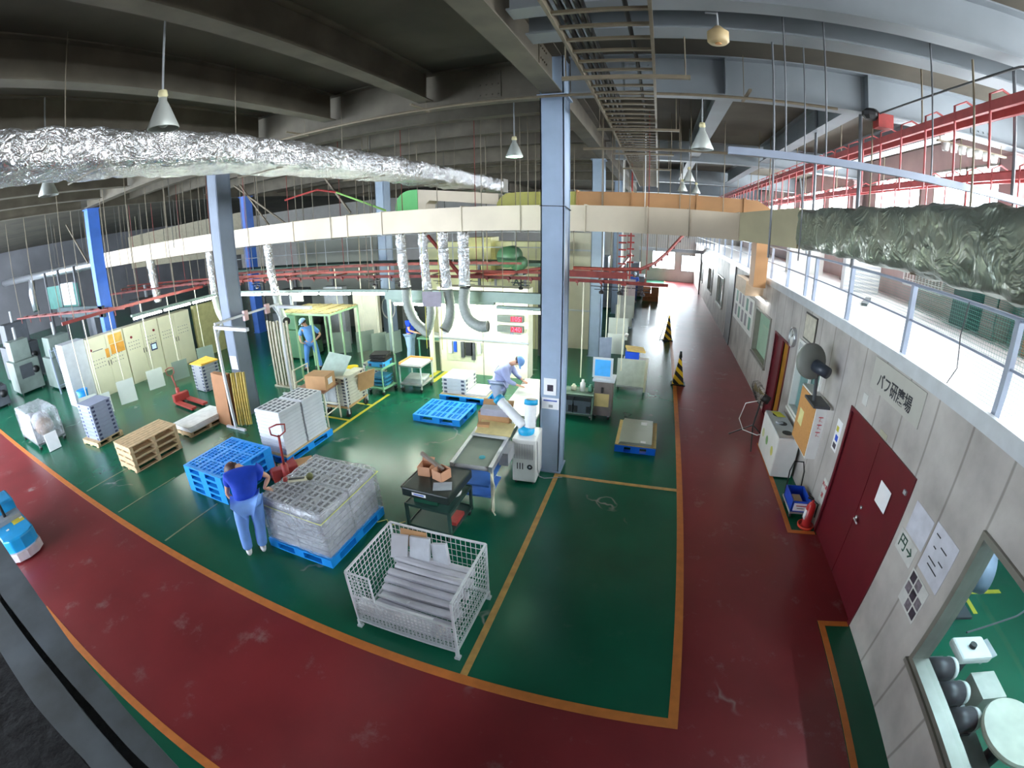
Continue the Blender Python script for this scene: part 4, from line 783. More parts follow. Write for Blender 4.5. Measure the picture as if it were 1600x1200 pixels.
# cage trolley of bagged parts at far left, notice board
t = trolley('cage_trolley', 'low wheeled trolley under the heap of plastic bags at the left edge', 'cart', (-14.55, 3.2, 0), .0, 1.7, .85, (.15,), MGREY, .03, .05, .1, .85)
o = lumpy('bag_heap', .8, .4, .17, .95, BAG, None, .09, 21, 12, 80); o.location = (-14.55, 3.2, 0); tag(o, 'heap of clear plastic bags piled in the trolley at the left edge', 'plastic bags')
for k, (x, y, z, r) in enumerate(((-15.0, 3.1, .5, .26), (-14.5, 3.25, .52, .3), (-14.05, 3.2, .48, .27))):
    o = MB().sph((0, 0, 0), r, 14, (1.1, 1, .95)).build('bagged_bundle', mat('bundle_grey_%d' % k, ((176, 176, 186), (190, 192, 200), (176, 150, 132))[k], .35, 0, .2, 9, bump=1.2, bscale=9), None, True, loc=(x, y, z)); tag(o, ('left grey', 'middle pale', 'right brownish')[k] + ' bundle inside the heap of plastic bags', 'bundle')
slab('notice_card', (-13.28, 3.1, .24), .03, .36, .46, (0, -.12, .0), PAPER, 'white card leaning on the bag trolley beside the orange line', 'card')
# leaning cardboard, wood strips, tall stand
for k in range(4): slab('cardboard_sheet', (-9.35 + .0 * k, 6.30 + .05 * k, .64), .62, .012, 1.28, (-.06, 0, -.12 + .05 * k), mat('brown_sheet', (158, 112, 78), .8, 0, .1, 3), ('front', 'second', 'third', 'rear')[k] + ' tall brown cardboard sheet leaning against the left column', 'cardboard sheet', 'tall sheets leaning on the left column')
for k in range(6):
    random.seed(k); slab('wooden_strip', (-8.92 + .055 * k, 6.42 + .03 * k, .66), .03, .05, 1.3, (-.05, random.uniform(-.03, .05), -.1), mat('yellow_wood', (198, 172, 92), .7, 0, .15, 9), ('leftmost', 'second', 'third', 'fourth', 'fifth', 'rightmost')[k] + ' yellowish wooden strip leaning beside the brown cardboard sheets', 'wooden strip', 'wooden strips by the cardboard')
GANT = mat('pale_grey_tube', (205, 207, 214), .4, 0, .05, 5)
t = thing('tube_gantry', 'tall pale grey tube gantry with two side arms by the left column', 'gantry', (-8.85, 6.2, 0))
A = Vector((0, 0, 0)); Bv = Vector((-.15, 2.2, 0))
for i, p in enumerate((A, Bv)):
    MB().bar(p + Vector((0, 0, .03)), p + Vector((0, 0, 2.5)), .055).build('post', GANT, t); MB().bar(p + Vector((-.35, 0, .03)), p + Vector((.35, 0, .03)), .06, .05, ).build('foot', GANT, t)
    MB().bar(p + Vector((0, 0, 2.46)), p + Vector((1.15, .0, 2.44)), .09, .07).build('side_arm', GANT, t); MB().bar(p + Vector((0, .0, 2.2)), p + Vector((0, .2 if i == 0 else -.2, 2.5)), .04).build('brace', GANT, t)
MB().bar(A + Vector((0, 0, 2.53)), Bv + Vector((0, 0, 2.53)), .05).build('top_beam', GANT, t)
for f in (.45, .8): p = A.lerp(Bv, f); MB().box(p.x - .04, p.x + .04, p.y - .06, p.y + .06, 2.38, 2.62).build('clamp', mat('pinkish_clamp', (200, 160, 160), .5), t)
# green frame rack with slatted roof
GF = mat('pale_green_frame', (168, 205, 160), .4, 0, .05, 5)
t = thing('frame_rack', 'pale green tubular rack with a wooden slatted roof around the man in blue', 'rack', (-9.2, 10.15, 0))
for x in (-1.0, -.35, .3, .95):
    for y in (-.65, .65): MB().bar((x, y, 0), (x, y, 2.0), .045).build('post', GF, t)
for y in (-.65, .65): MB().bar((-1, y, 2.0), (.97, y, 2.0), .05).build('top_rail', GF, t)
for x in (-1.0, .95): MB().bar((x, -.65, 2.0), (x, .65, 2.0), .05).build('top_rail', GF, t)
for k in range(9): MB().box(-1.0, .97, -.62 + k * .15, -.54 + k * .15, 2.03, 2.05).build('roof_slat', mat('roof_slat', (170, 155, 110), .7), t)
for k in range(5): MB().box(-.95 + k * .46, -.91 + k * .46, -.65, .65, 2.05, 2.07).build('roof_batten', MATS['roof_slat'], t)
t = thing('hanging_strip_rack', 'bundle of upright grey-brown strips standing left of the green rack', 'rack', (-9.6, 8.9, 0)); GB2 = mat('grey_brown_strip', (168, 160, 140), .6, 0, .2, 10)
for k in range(9): MB().box(-.5 + k * .09, -.44 + k * .09, -.04 + .03 * (k % 3), .0 + .03 * (k % 3), .05, 1.95 - .02 * (k % 4)).build('strip', GB2, t)
MB().box(-.55, .4, -.08, .12, 0, .05).build('base', GB2, t)
# red pallet jacks
def jack(label, loc, rz, hz=1.15, lean=.35):
    t = thing('pallet_jack', label, 'pallet jack', loc, rz)
    for s_ in (-1, 1): MB().box(0.15, 1.2, s_ * .19 - .08, s_ * .19 + .08, .05, .11).build('fork', REDP, t); MB().cyl((1.05, s_ * .19 - .04, .035), (1.05, s_ * .19 + .04, .035), .035, n=10).build('roller', BLACK, t, True)
    MB().box(0, .18, -.25, .25, .06, .3).build('body', REDP, t, bevel=.02); MB().cyl((-.05, 0, .1), (-.05, 0, .42), .06, n=14).build('pump', REDP, t, True)
    for s_ in (-1, 1): MB().cyl((-.05, s_ * .09 - .02, .085), (-.05, s_ * .09 + .02, .085), .085, n=14).build('wheel', BLACK, t, True)
    x1 = -.05 - lean; MB().cyl((-.05, 0, .4), (x1, 0, hz - .18), .022, n=10).build('shaft', REDP, t, True)
    MB().tube([(x1, 0, hz - .2), (x1 - .02, -.12, hz - .12), (x1 - .06, -.13, hz + .02), (x1 - .07, 0, hz + .05), (x1 - .06, .13, hz + .02), (x1 - .02, .12, hz - .12)], .014, 8, closed=True).build('handle', REDP, t, True); return t
jack('red pallet jack standing between the blue pallets and the twin white stacks, handle upright', (-5.85, 4.9, 0), PI * .80, 1.3, .35)
jack('rusty red pallet jack far left on the floor near the control cabinets', (-12.3, 6.85, 0), -.1, .95, .2)
slab('wooden_board', (-6.15, 5.45, .05), .7, .3, .03, (0, 0, .9), CARD, 'brown board on the floor behind the red pallet jack', 'board')
# blue electric tug at left foreground
t = thing('electric_tug', 'bright blue electric pedestrian tug with a pale bumper at the left edge', 'tug', (-9.45, .80, 0), 0)
TB = mat('tug_blue', (30, 160, 225), .35, 0, .1, 4)
MB().prism([(-.85, -.32), (.62, -.32), (.74, -.2), (.78, 0), (.74, .2), (.62, .32), (-.85, .32)], .12, .44, None).build('body', TB, t, bevel=.03)
MB().prism([(.5, -.335), (.66, -.335), (.79, -.2), (.83, 0), (.79, .2), (.66, .335), (.5, .335)], .04, .2, None).build('bumper', mat('pale_bumper', (205, 195, 200), .5), t)
MB().box(-.85, -.25, -.3, .3, .44, .72).build('motor_cover', TB, t, bevel=.04); MB().box(-.3, .05, -.28, .28, .44, .52).build('deck', MGREY, t)
MB().cyl((-.1, 0, .5), (-.35, 0, 1.05), .03, n=10).build('tiller', BLACK, t, True); MB().bar((-.35, -.2, 1.07), (-.35, .2, 1.07), .05).build('tiller_grip', BLACK, t)
for sx in (-.6, .4):
    for sy in (-.26, .26): MB().cyl((sx, sy - .03, .08), (sx, sy + .03, .08), .08, n=14).build('wheel', BLACK, t, True)
for x, y in ((.3, -.1), (-.1, .2), (.1, .24)): MB().box(x - .03, x + .03, y - .03, y + .03, .441, .446).build('sticker', PAPER, t)
MB().box(-.05, .25, .05, .28, .441, .445).build('warning_label', mat('label_yellow', (225, 205, 70), .5), t)
MB().bar((-.8, .1, .7), (-1.3, .12, 2.0), .09, .05).build('mast', ALU, t)
# ---------------------------------------------------------------- things on the right-hand wall (its face is x = 2.99, seen from -x)
WX = 2.99
def wall_sheet(name, label, cat, y0, y1, z0, z1, m, th=.004, grp=None, par=None):
    o = MB().box(WX - th, WX, y0, y1, z0, z1).build(name, m, par)
    return tag(o, label, cat, grp) if not par else o
def wtext(body, size, m, par, y, z, x=WX - .006, sx=1.): return text('lettering', body, size, m, par, face_mx((x, y, z), (0, -1, 0), (0, 0, 1)), .001, sx)
INK = mat('black_ink', (40, 44, 52), .6); INKG = mat('green_ink', (30, 70, 55), .6); INKR = mat('red_ink', (190, 50, 55), .6)
s_ = tag(MB().box(WX - .012, WX, 4.30, 5.62, 2.53, 2.93).build('name_sign', mat('faded_sign', (182, 180, 172), .5, 0, .05, 3)), 'faded sign board with black Japanese characters above the maroon door', 'sign')
wtext('バフ研磨場', .2, INK, s_, 4.98, 2.68, WX - .016, .92)
wall_sheet('notice', 'white paper notice on the maroon double door', 'notice', 4.37, 4.67, 1.43, 1.71, PAPER, .004).location = (-.001 - .0, 0, 0)
wall_sheet('door_label', 'small worn label above the maroon door', 'label', 4.86, 5.06, 2.12, 2.19, mat('worn_label', (165, 160, 140), .6))
n = wall_sheet('arrow_notice', 'white paper with green character and arrow right of the maroon door', 'notice', 3.52, 3.92, 1.34, 1.58, mat('paper_grey', (206, 206, 202), .7)); wtext('円→', .17, INKG, n, 3.72, 1.46, WX - .006)
n = wall_sheet('paper_notice', 'blank pale sheet taped above the arrow notice', 'notice', 3.46, 3.86, 1.6, 1.95, mat('paper_blue', (205, 206, 216), .7))
n = wall_sheet('paper_notice', 'large pale sheet with rows of small print left of the near window', 'notice', 2.98, 3.42, 1.48, 2.0, MATS['paper_blue'])
for k, (y, w) in enumerate(((3.32, .08), (3.16, .12), (3.3, .05), (3.12, .09), (3.25, .16), (3.2, .2))): MB().box(WX - .007, WX - .004, y - w / 2, y + w / 2, 1.9 - k * .06, 1.912 - k * .06).build('print_line', INK, n)
PH = [mat('dark_photo', (62, 56, 68), .4, 0, .5, 30), mat('photo_grey', (120, 112, 120), .4, 0, .4, 30)]
n = wall_sheet('photo_sheet', 'sheet with six small dark photographs below the arrow notice', 'photo sheet', 3.06, 3.46, 1.02, 1.42, MATS['paper_grey'])
for i in range(3):
    for j in range(3):
        if (i, j) in ((2, 0), (0, 2)): continue
        MB().box(WX - .007, WX - .004, 3.08 + j * .125, 3.18 + j * .125, 1.05 + i * .125, 1.15 + i * .125).build('photograph', PH[(i + j) % 2], n)
n = wall_sheet('photo_poster', 'narrow poster with small pictures left of the maroon door', 'poster', 6.16, 6.36, 1.28, 1.76, PAPER)
MB().box(WX - .007, WX - .004, 6.2, 6.32, 1.32, 1.4).build('photograph', PH[0], n); MB().box(WX - .007, WX - .004, 6.2, 6.3, 1.44, 1.53).build('photograph', BLUED, n); MB().box(WX - .007, WX - .004, 6.24, 6.33, 1.58, 1.66).build('photograph', YELLOW, n)
n = wall_sheet('extinguisher_sign', 'white sign with red characters low beside the maroon door', 'sign', 6.07, 6.25, .42, .82, MATS['paper_grey']); wtext('消火器', .07, INKR, n, 6.16, .72, WX - .006); wtext('消', .09, INKR, n, 6.16, .55, WX - .006)
n = wall_sheet('small_notice', 'two tiny notices on the panels above the door', 'notice', 5.6, 5.75, 2.25, 2.4, MATS['paper_grey'])
# clock, picture, boards
t = thing('wall_clock', 'round silver-rimmed wall clock above the half-open maroon door', 'clock', (WX, 9.32, 2.25)); RX = Matrix.Rotation(-PI / 2, 4, 'Y')
MB().lathe([(.20, 0), (.21, .05), (.18, .07), (.17, .05)], n=28, M=RX).build('rim', ALU, t, True); MB().lathe([(0, .045), (.17, .045)], n=28, M=RX).build('face', WHITE, t)
MB().bar((-.05, 0, 0), (-.05, -.06, .08), .01, .004).bar((-.05, 0, 0), (-.05, .03, .13), .008, .004).build('hands', BLACK, t)
t = tag(MB().box(WX - .02, WX, 8.05, 8.72, 2.40, 2.90).build('framed_notice', mat('dark_frame', (60, 55, 50), .4)), 'framed faded picture high on the wall beside the clock', 'picture'); MB().box(WX - .024, WX - .018, 8.08, 8.69, 2.43, 2.87).build('print', mat('faded_print', (198, 192, 176), .5, 0, .15, 9), t)
t = thing('notice_board', 'cork notice board with a deep white side, above the recycling bin', 'notice board', (2.8, 7.2, .8))
MB().box(0, .19, -.35, .55, 0, 1.0).build('case', WHITE, t); MB().box(-.012, 0, -.32, .52, .03, .97).build('cork', mat('cork', (196, 142, 84), .9, 0, .06, 20), t)
MB().box(-.016, -.012, .15, .38, .35, .62).build('yellow_note', mat('pale_yellow_paper', (222, 214, 150), .7), t)
for k in range(3): MB().box(.07, .15, -.354, -.351, .74 - k * .13, .755 - k * .13).bar((.08, -.353, .70 - k * .13), (.15, -.353, .67 - k * .13), .012, .003).bar((.11, -.353, .76 - k * .13), (.09, -.353, .67 - k * .13), .012, .003).build('red_character', INKR, t)
t = tag(MB().box(WX - .02, WX, 13.5, 16.9, 1.2, 2.3).build('white_board', WHITE), 'whiteboard covered in papers farther down the corridor wall', 'whiteboard')
random.seed(3)
for k in range(10):
    y = 13.7 + (k % 5) * .62 + random.uniform(0, .1); z = 1.35 + (k // 5) * .48; MB().box(WX - .024, WX - .02, y, y + .32, z, z + .38).build('paper', PH[1] if k % 3 else mat('poster_green', (90, 140, 120), .5), t)
t = thing('wall_light', 'short lit fluorescent lamp on the corridor wall above the whiteboard', 'light', (2.88, 12.4, 2.52)); MB().box(.0, .11, -.55, .55, .02, .07).build('housing', WHITE, t); MB().cyl((0, -.5, 0), (0, .5, 0), .03, n=10).build('lamp_tube', glow('wall_tube', (255, 255, 250), 9), t)
wall_sheet('display_hood', 'tan protruding hood below the upper floor edge down the corridor', 'hood', 12.6, 14.2, 2.55, 2.95, mat('tan_hood', (200, 176, 150), .6), .5)
# wall fan seen from behind, floor fan
t = thing('wall_fan', 'grey industrial fan on a pole with dark motor, in front of the mid window', 'fan', (2.62, 6.75, 0)); FG = mat('fan_grey', (120, 122, 116), .5, 0, .05, 5)
R2 = Vector((.35, -.85, .2)).to_track_quat('Z', 'Y').to_matrix().to_4x4()
MB().lathe([(0, 0), (.22, .0), (.27, .03), (.28, .09), (.27, .13), (.1, .16), (0, .16)], c=(-.1, .2, 2.42), n=26, M=R2).build('fan_cage', FG, t, True)
MB().cyl((-.02, .05, 2.40), (.12, -.18, 2.36), .1, .09, 16).build('motor', mat('motor_black', (52, 58, 68), .4), t, True)
MB().cyl((.05, .1, 2.3), (.1, .1, 1.8), .03, n=10).box(.02, .3, -.15, .35, 1.78, 1.82).build('stand', DGREY, t)
t = thing('floor_fan', 'industrial tripod floor fan with white cord beside the corridor wall', 'fan', (2.33, 9.0, 0)); BK = mat('fan_black', (36, 32, 32), .5)
R3 = Matrix.Rotation(math.radians(68), 4, 'Y') @ Matrix.Rotation(-.25, 4, 'X')
cg = MB()
for k in range(9): r = .03 + .028 * k; cg.tube([Vector((0, 0, 1.08)) + R3.to_3x3() @ Vector((r * math.cos(a), r * math.sin(a), -.05 * (1 - (r / .26) ** 2))) for a in [2 * PI * i / 28 for i in range(28)]], .003, 4, closed=True)
for k in range(20):
    a = 2 * PI * k / 20; cg.tube([Vector((0, 0, 1.08)) + R3.to_3x3() @ Vector((r * math.cos(a), r * math.sin(a), zz)) for r, zz in ((.0, -.06), (.2, -.04), (.27, 0), (.26, .08), (.1, .12))], .003, 4)
cg.build('guard', BK, t); bl = MB()
for k in range(3):
    a = 2 * PI * k / 3; bl.add([Vector((0, 0, 1.08)) + R3.to_3x3() @ Vector(v) for v in ((.03 * math.cos(a), .03 * math.sin(a), .02), (.24 * math.cos(a - .45), .24 * math.sin(a - .45), .0), (.24 * math.cos(a + .45), .24 * math.sin(a + .45), .05), (.03 * math.cos(a + .8), .03 * math.sin(a + .8), .03))], [(0, 1, 2, 3)])
bl.build('blades', mat('fan_blade', (150, 135, 90), .4), t); MB().cyl((.1, -.05, 1.04), (.24, -.1, .98), .085, n=16).build('motor', BK, t, True)
MB().cyl((.1, 0, .98), (.02, 0, .35), .02, n=8).build('pole', BK, t)
for a in (2.6, 4.6, 5.9): MB().cyl((.02, 0, .38), (.02 + .5 * math.cos(a), .5 * math.sin(a), .012), .014, n=6).build('leg', BK, t)
MB().tube([(.2, -.05, 1.0), (-.22, .0, .85), (-.3, 0, .5), (-.2, -.1, .3), (.1, -.2, .25), (.35, -.3, .4)], .01, 6).build('power_cord', WHITE, t, True)
# recycling bin
t = thing('recycling_bin', 'white three-hole recycling bin against the corridor wall', 'bin', (2.72, 8.2, 0))
MB().box(-.22, .2, -.66, .62, .02, .80).build('cabinet', WHITE, t, bevel=.02); MB().box(-.21, .19, -.65, .61, .80, .815).build('lid', LGREY, t)
for y in (-.42, 0, .42): MB().lathe([(0, .819), (.1, .819), (.1, .812)], c=(0, y, 0), n=22).build('hole', BLACK, t)
for k, (y, m_) in enumerate(((-.4, mat('bin_lemon', (205, 200, 110), .5)), (.05, mat('bin_green', (130, 170, 110), .5)), (.4, mat('bin_pale', (200, 205, 150), .5)))): MB().lathe([(0, 0), (.09, 0)], c=(-.222, y, .42), n=16, M=RX).build('sticker', m_, t)
slab('yellow_card', (2.74, 8.62, .83), .2, .26, .006, (0, .1, .3), mat('card_yellow', (222, 215, 60), .6), 'yellow card lying on the far end of the recycling bin', 'card')
o = MB().sph((2.66, 8.2, .83), .07, 10, (1.2, .8, .3)).build('crushed_bottle', mat('clear_bottle', (190, 195, 200), .2)); tag(o, 'crumpled clear bottle in the middle hole of the bin', 'bottle')
# crate trolley, extinguisher
t = thing('crate_trolley', 'small grey hand trolley with a bent black handle by the door', 'trolley', (2.74, 6.52, 0))
MB().box(-.17, .17, -.27, .27, .1, .14).build('platform', MGREY, t, bevel=.01); MB().tube([(-.13, .27, .12), (-.13, .34, .55), (-.08, .36, .72), (.08, .36, .72), (.13, .34, .55), (.13, .27, .12)], .013, 8).build('handle', BLACK, t, True)
for sx in (-.12, .12):
    for sy in (-.2, .2): caster(t, sx, sy, .045)
b = MB(); 
for a in ((-.16, .16, -.25, -.235), (-.16, .16, .235, .25), (-.16, -.145, -.25, .25), (.145, .16, -.25, .25)): b.box(*a, 0, .2)
b.box(-.16, .16, -.25, .25, 0, .012); o = b.build('blue_crate', BLUED, loc=(2.74, 6.5, .141)); tag(o, 'open deep blue crate on the small hand trolley by the door', 'crate')
MB().box(-.13, .13, -.262, -.256, .03, .17).build('label_sheet', PAPER, o); MB().box(-.09, .09, -.265, -.262, .115, .13).build('red_print', INKR, o); MB().box(-.07, .05, -.265, -.262, .075, .083).build('black_print', INK, o)
tag(MB().box(2.66, 2.8, 6.4, 6.6, .156, .26).build('carton_scrap', CARDL), 'pale scrap of carton inside the blue crate', 'scrap')
t = thing('fire_extinguisher', 'red fire extinguisher on a round red stand by the maroon door', 'fire extinguisher', (2.84, 6.08, 0))
MB().lathe([(0, 0), (.1, 0), (.11, .03), (.08, .05), (.075, .05), (.075, .38), (.05, .44), (.02, .46), (.02, .5), (0, .5)], n=18).build('cylinder', mat('extinguisher_red', (190, 40, 40), .3), t, True)
MB().bar((0, 0, .5), (-.1, 0, .53), .02).bar((0, 0, .52), (-.1, 0, .58), .015).build('lever', BLACK, t); MB().tube([(.02, 0, .48), (.1, 0, .42), (.09, -.03, .2)], .012, 6).build('hose', BLACK, t, True); MB().box(-.078, -.06, -.04, .04, .15, .32).build('label_sheet', PAPER, t)
MB().lathe([(0, .0), (.13, 0), (.14, .04), (.12, .05), (.12, .02)], n=20).build('stand', mat('stand_red', (215, 70, 50), .4), t, True)
# ---------------------------------------------------------------- upper floor railing, net, posts
RAIL = mat('pale_blue_rail', (150, 160, 178), .4, 0, .06, 5)
t = thing('guard_rail', 'pale blue-grey guard railing along the edge of the upper floor', 'railing', (3.06, 0, 3.10))
for k, y in enumerate((-.2, 1.5, 3.3, 5.13, 7.0, 8.7, 9.25, 10.6, 12.2, 13.8, 15.4, 17, 19, 21, 23, 25, 27, 29, 31, 33)): MB().box(-.03, .03, y - .03, y + .03, 0, .82).build('post', RAIL, t)
MB().cyl((0, -2.4, .82), (0, 35.5, .82), .02, n=8).build('top_rail', RAIL, t); MB().cyl((0, -2.4, .42), (0, 35.5, .42), .014, n=8).build('mid_rail', RAIL, t)
def net_mat(name, rgb, cell, w):
    m = bpy.data.materials.new(name); m.use_nodes = True; nt = m.node_tree; N = nt.nodes; L = nt.links; N.remove(N['Principled BSDF'])
    d = N.new('ShaderNodeBsdfDiffuse'); d.inputs[0].default_value = (*lin(rgb), 1); tr = N.new('ShaderNodeBsdfTransparent'); mx = N.new('ShaderNodeMixShader')
    uv = N.new('ShaderNodeTexCoord'); sp = N.new('ShaderNodeSeparateXYZ'); L.new(uv.outputs['Object'], sp.inputs[0]); outs = []
    for ax in ('Y', 'Z'):
        p = N.new('ShaderNodeMath'); p.operation = 'PINGPONG'; p.inputs[1].default_value = cell / 2; L.new(sp.outputs[ax], p.inputs[0])
        c = N.new('ShaderNodeMath'); c.operation = 'LESS_THAN'; c.inputs[1].default_value = w; L.new(p.outputs[0], c.inputs[0]); outs.append(c)
    a = N.new('ShaderNodeMath'); a.operation = 'MAXIMUM'; L.new(outs[0].outputs[0], a.inputs[0]); L.new(outs[1].outputs[0], a.inputs[1])
    L.new(a.outputs[0], mx.inputs[0]); L.new(tr.outputs[0], mx.inputs[1]); L.new(d.outputs[0], mx.inputs[2]); L.new(mx.outputs[0], N['Material Output'].inputs[0]); return m
NET = net_mat('green_net', (130, 170, 160), .035, .0016); NETD = net_mat('dark_green_net', (60, 120, 108), .035, .0035)
def net(label, x, y0, y1, z0, z1, m, sag=.03, seed=0, kind='safety_net'):
    vs = []; fs = []; ny = 60; nz = 10
    for j in range(nz + 1):
        for i in range(ny + 1):
            y = y0 + (y1 - y0) * i / ny; z = z0 + (z1 - z0) * j / nz; vs.append((x + sag * NZ.noise(Vector((y * 2, z * 2, seed))), y, z))
    for j in range(nz):
        for i in range(ny): fs.append((j * (ny + 1) + i, j * (ny + 1) + i + 1, (j + 1) * (ny + 1) + i + 1, (j + 1) * (ny + 1) + i))
    return tag(MB().add(vs, fs).build(kind, m), label, 'net')
net('pale green safety net laced along the upper floor railing', 3.10, -1.0, 7.0, 3.12, 3.9, NET)
net('dark green net folded in front of the pinkish outer wall on the upper floor', 5.6, 1.0, 9.5, 3.12, 3.95, NETD, .12, 5)
tag(MB().tube([(3.02, 4.0, 3.92), (3.01, 4.02, 3.6), (3.03, 3.98, 3.3), (3.0, 4.05, 3.12), (2.96, 4.1, 3.05)], .006, 6).build('hanging_rope', DGREY), 'thin grey rope hanging from the upper railing', 'rope')
# upper floor furniture by the outer wall
t = thing('storage_cabinet', 'white ribbed partition panel standing on the upper floor', 'cabinet', (5.3, 11.6, 3.10)); MB().box(-.5, .5, -.1, .1, 0, 1.55).build('panel', LGREY, t)
r_ = MB()
for k in range(14): r_.box(-.48, .48, -.112, -.1, .05 + k * .105, .1 + k * .105)
r_.build('louvre', WHITE, t)
t = thing('storage_cabinet', 'small white cabinet on the upper floor beyond the ribbed panel', 'cabinet', (5.0, 15.5, 3.10)); MB().box(-.6, .6, -.2, .2, 0, 1.2).build('case', WHITE, t)
slab('floor_plank', (4.6, 9.6, 3.13), .12, 1.3, .05, (0, 0, -.5), DGREY, 'dark plank lying on the white upper floor', 'plank')
for k, (y, lb) in enumerate(((6.0, 'brown cardboard box by the pinkish wall on the upper floor'), (4.3, 'dark grey locker by the pinkish wall on the upper floor'), (8.2, 'dark narrow post box against the pinkish wall'))):
    tag(MB().box(6.0, 6.45, y - .3, y + .3, 3.1, (3.75, 4.6, 4.3)[k]).build(('cardboard_box', 'locker', 'post_box')[k], (mat('orange_box', (205, 140, 100), .7), mat('slate_locker', (130, 140, 160), .5), DGREY)[k]), lb, ('box', 'locker', 'box')[k])
t = thing('window_grille', 'pale grid shutter low in the outer wall of the upper floor', 'grille', (6.44, 10.5, 3.5)); grid_panel('grid', (0, -.9, 0), (0, 1.8, 0), (0, 0, 1.0), 12, 7, t, WHITE, .01, .02)
t = thing('window_grille', 'darker grid shutter nearer on the outer wall of the upper floor', 'grille', (6.44, 7.6, 3.3)); grid_panel('grid', (0, -.7, 0), (0, 1.4, 0), (0, 0, 1.1), 10, 7, t, MGREY, .01, .02)
# ---------------------------------------------------------------- red overhead conveyors on the right
def redline(label, x, y0, y1, z0, z1, hooks, hl, seed, double=True):
    REDP = mat('hazy_pink_red', (176, 84, 84), .5, 0, .15, 6)  # red paled towards pink, haze painted into the conveyor colour
    t = thing('overhead_conveyor', label, 'conveyor', (x, y0, z0)); L_ = y1 - y0; dz = z1 - z0
    MB().bar((0, 0, 0), (0, L_, dz), .05, .10).build('track', REDP, t)
    if double: MB().bar((.28, 0, .02), (.28, L_, dz + .02), .05, .1).build('track', REDP, t)
    MB().bar((.14, 0, .1), (.14, L_, dz + .1), .03, .03).build('drive_chain', mat('red_brown', (120, 50, 46), .6), t)
    random.seed(seed)
    for k in range(hooks):
        y = .4 + (L_ - .8) * k / hooks; z = dz * y / L_; h = hl * random.uniform(.8, 1.1)
        MB().tube([(.28, y, z - .02), (.28, y + .01, z + .16), (.14, y, z + .2), (-.02, y, z + .12), (-.03, y, z - h)], .014, 6).build('hanger_hook', REDP, t)
    for k in range(int(L_ / 3)): y = 1 + 3 * k; MB().cyl((.14, y, dz * y / L_ + .1), (.14, y, 6.8 - z0), .012, n=6).build('drop_rod', BRONZE, t)
    return t
redline('upper red overhead conveyor with bent hooks over the white upper floor', 3.35, 2.0, 30, 5.82, 5.9, 42, .75, 2)
redline('second red overhead conveyor beyond the first, before the outer windows', 5.0, 3.5, 32, 5.55, 5.6, 44, .7, 5)
t = thing('junction_box', 'red metal box with dark wiring on the end of the upper red conveyor', 'junction box', (3.3, 6.8, 5.98)); MB().box(-.12, .12, -.1, .1, 0, .2).build('case', REDP, t); MB().sph((-.2, 0, .18), .12, 9, (1.2, 1, .8)).build('wiring', BLACK, t)
tag(MB().tube([(3.2, 6.7, 6.17), (3.4, 5.2, 6.2), (3.6, 4.2, 6.25), (3.75, 3.6, 6.2)], .014, 6).build('cable', DGREY), 'dark cable sloping down to the red junction box', 'cable')
t = thing('hanging_rail', 'long pale grey rail hung crosswise over the upper floor at right', 'rail', (2.3, 4.52, 5.0)); MB().box(-1.65, 1.9, -.03, .03, -.035, .035).build('rail', RAIL, t)
for x in (-1.1, -.7, .45, 1.5): MB().cyl((x, 0, .03), (x, 0, 1.78), .009 if x < 1 else .02, n=6).build('hanger_rod', mat('dull_rod', (98, 100, 104), .5, .3), t)
for k, (x, y, r, lb) in enumerate(((1.2, 5.0, .012, 'thin grey rod hanging from the ceiling right of the round speaker'), (1.55, 5.05, .008, 'thin wire rod just right of the thicker hanging rod'), (3.05, 7.06, .03, 'grey square post rising through the foil duct hangers'), (3.05, 9.2, .03, 'grey post rising from the upper floor edge beside the leaning brace'), (3.3, 3.3, .014, 'grey rod hanging near the right edge of the picture'))):
    z0 = (4.0, 4.0, 3.9, 3.9, 4.8)[k]; tag(MB().cyl((x, y, z0), (x, y, 6.8), r, n=6).build('hanging_rod', mat('dull_rod', (98, 100, 104), .5, .3)), lb, 'rod')
tag(MB().bar((3.05, 10.2, 5.5), (3.05, 9.4, 3.95), .035).build('diagonal_brace', MGREY), 'thin diagonal brace leaning beside the grey posts', 'brace')
t = thing('louvred_fixture', 'row of small bright louvres hanging below the right girder', 'fixture', (5.1, 7.0, 5.9)); 
for k in range(7): MB().lathe([(.05, 0), (.07, .12), (0, .13)], c=(-.6 + k * .16, 0, .0), n=10).build('louvre', WHITE, t, True)
MB().box(-.75, .6, -.03, .03, .12, .15).build('bar', BRONZE, t)
for x in (-.7, .5): MB().cyl((x, 0, .15), (x, 0, .3), .01, n=5).build('rod', BRONZE, t)
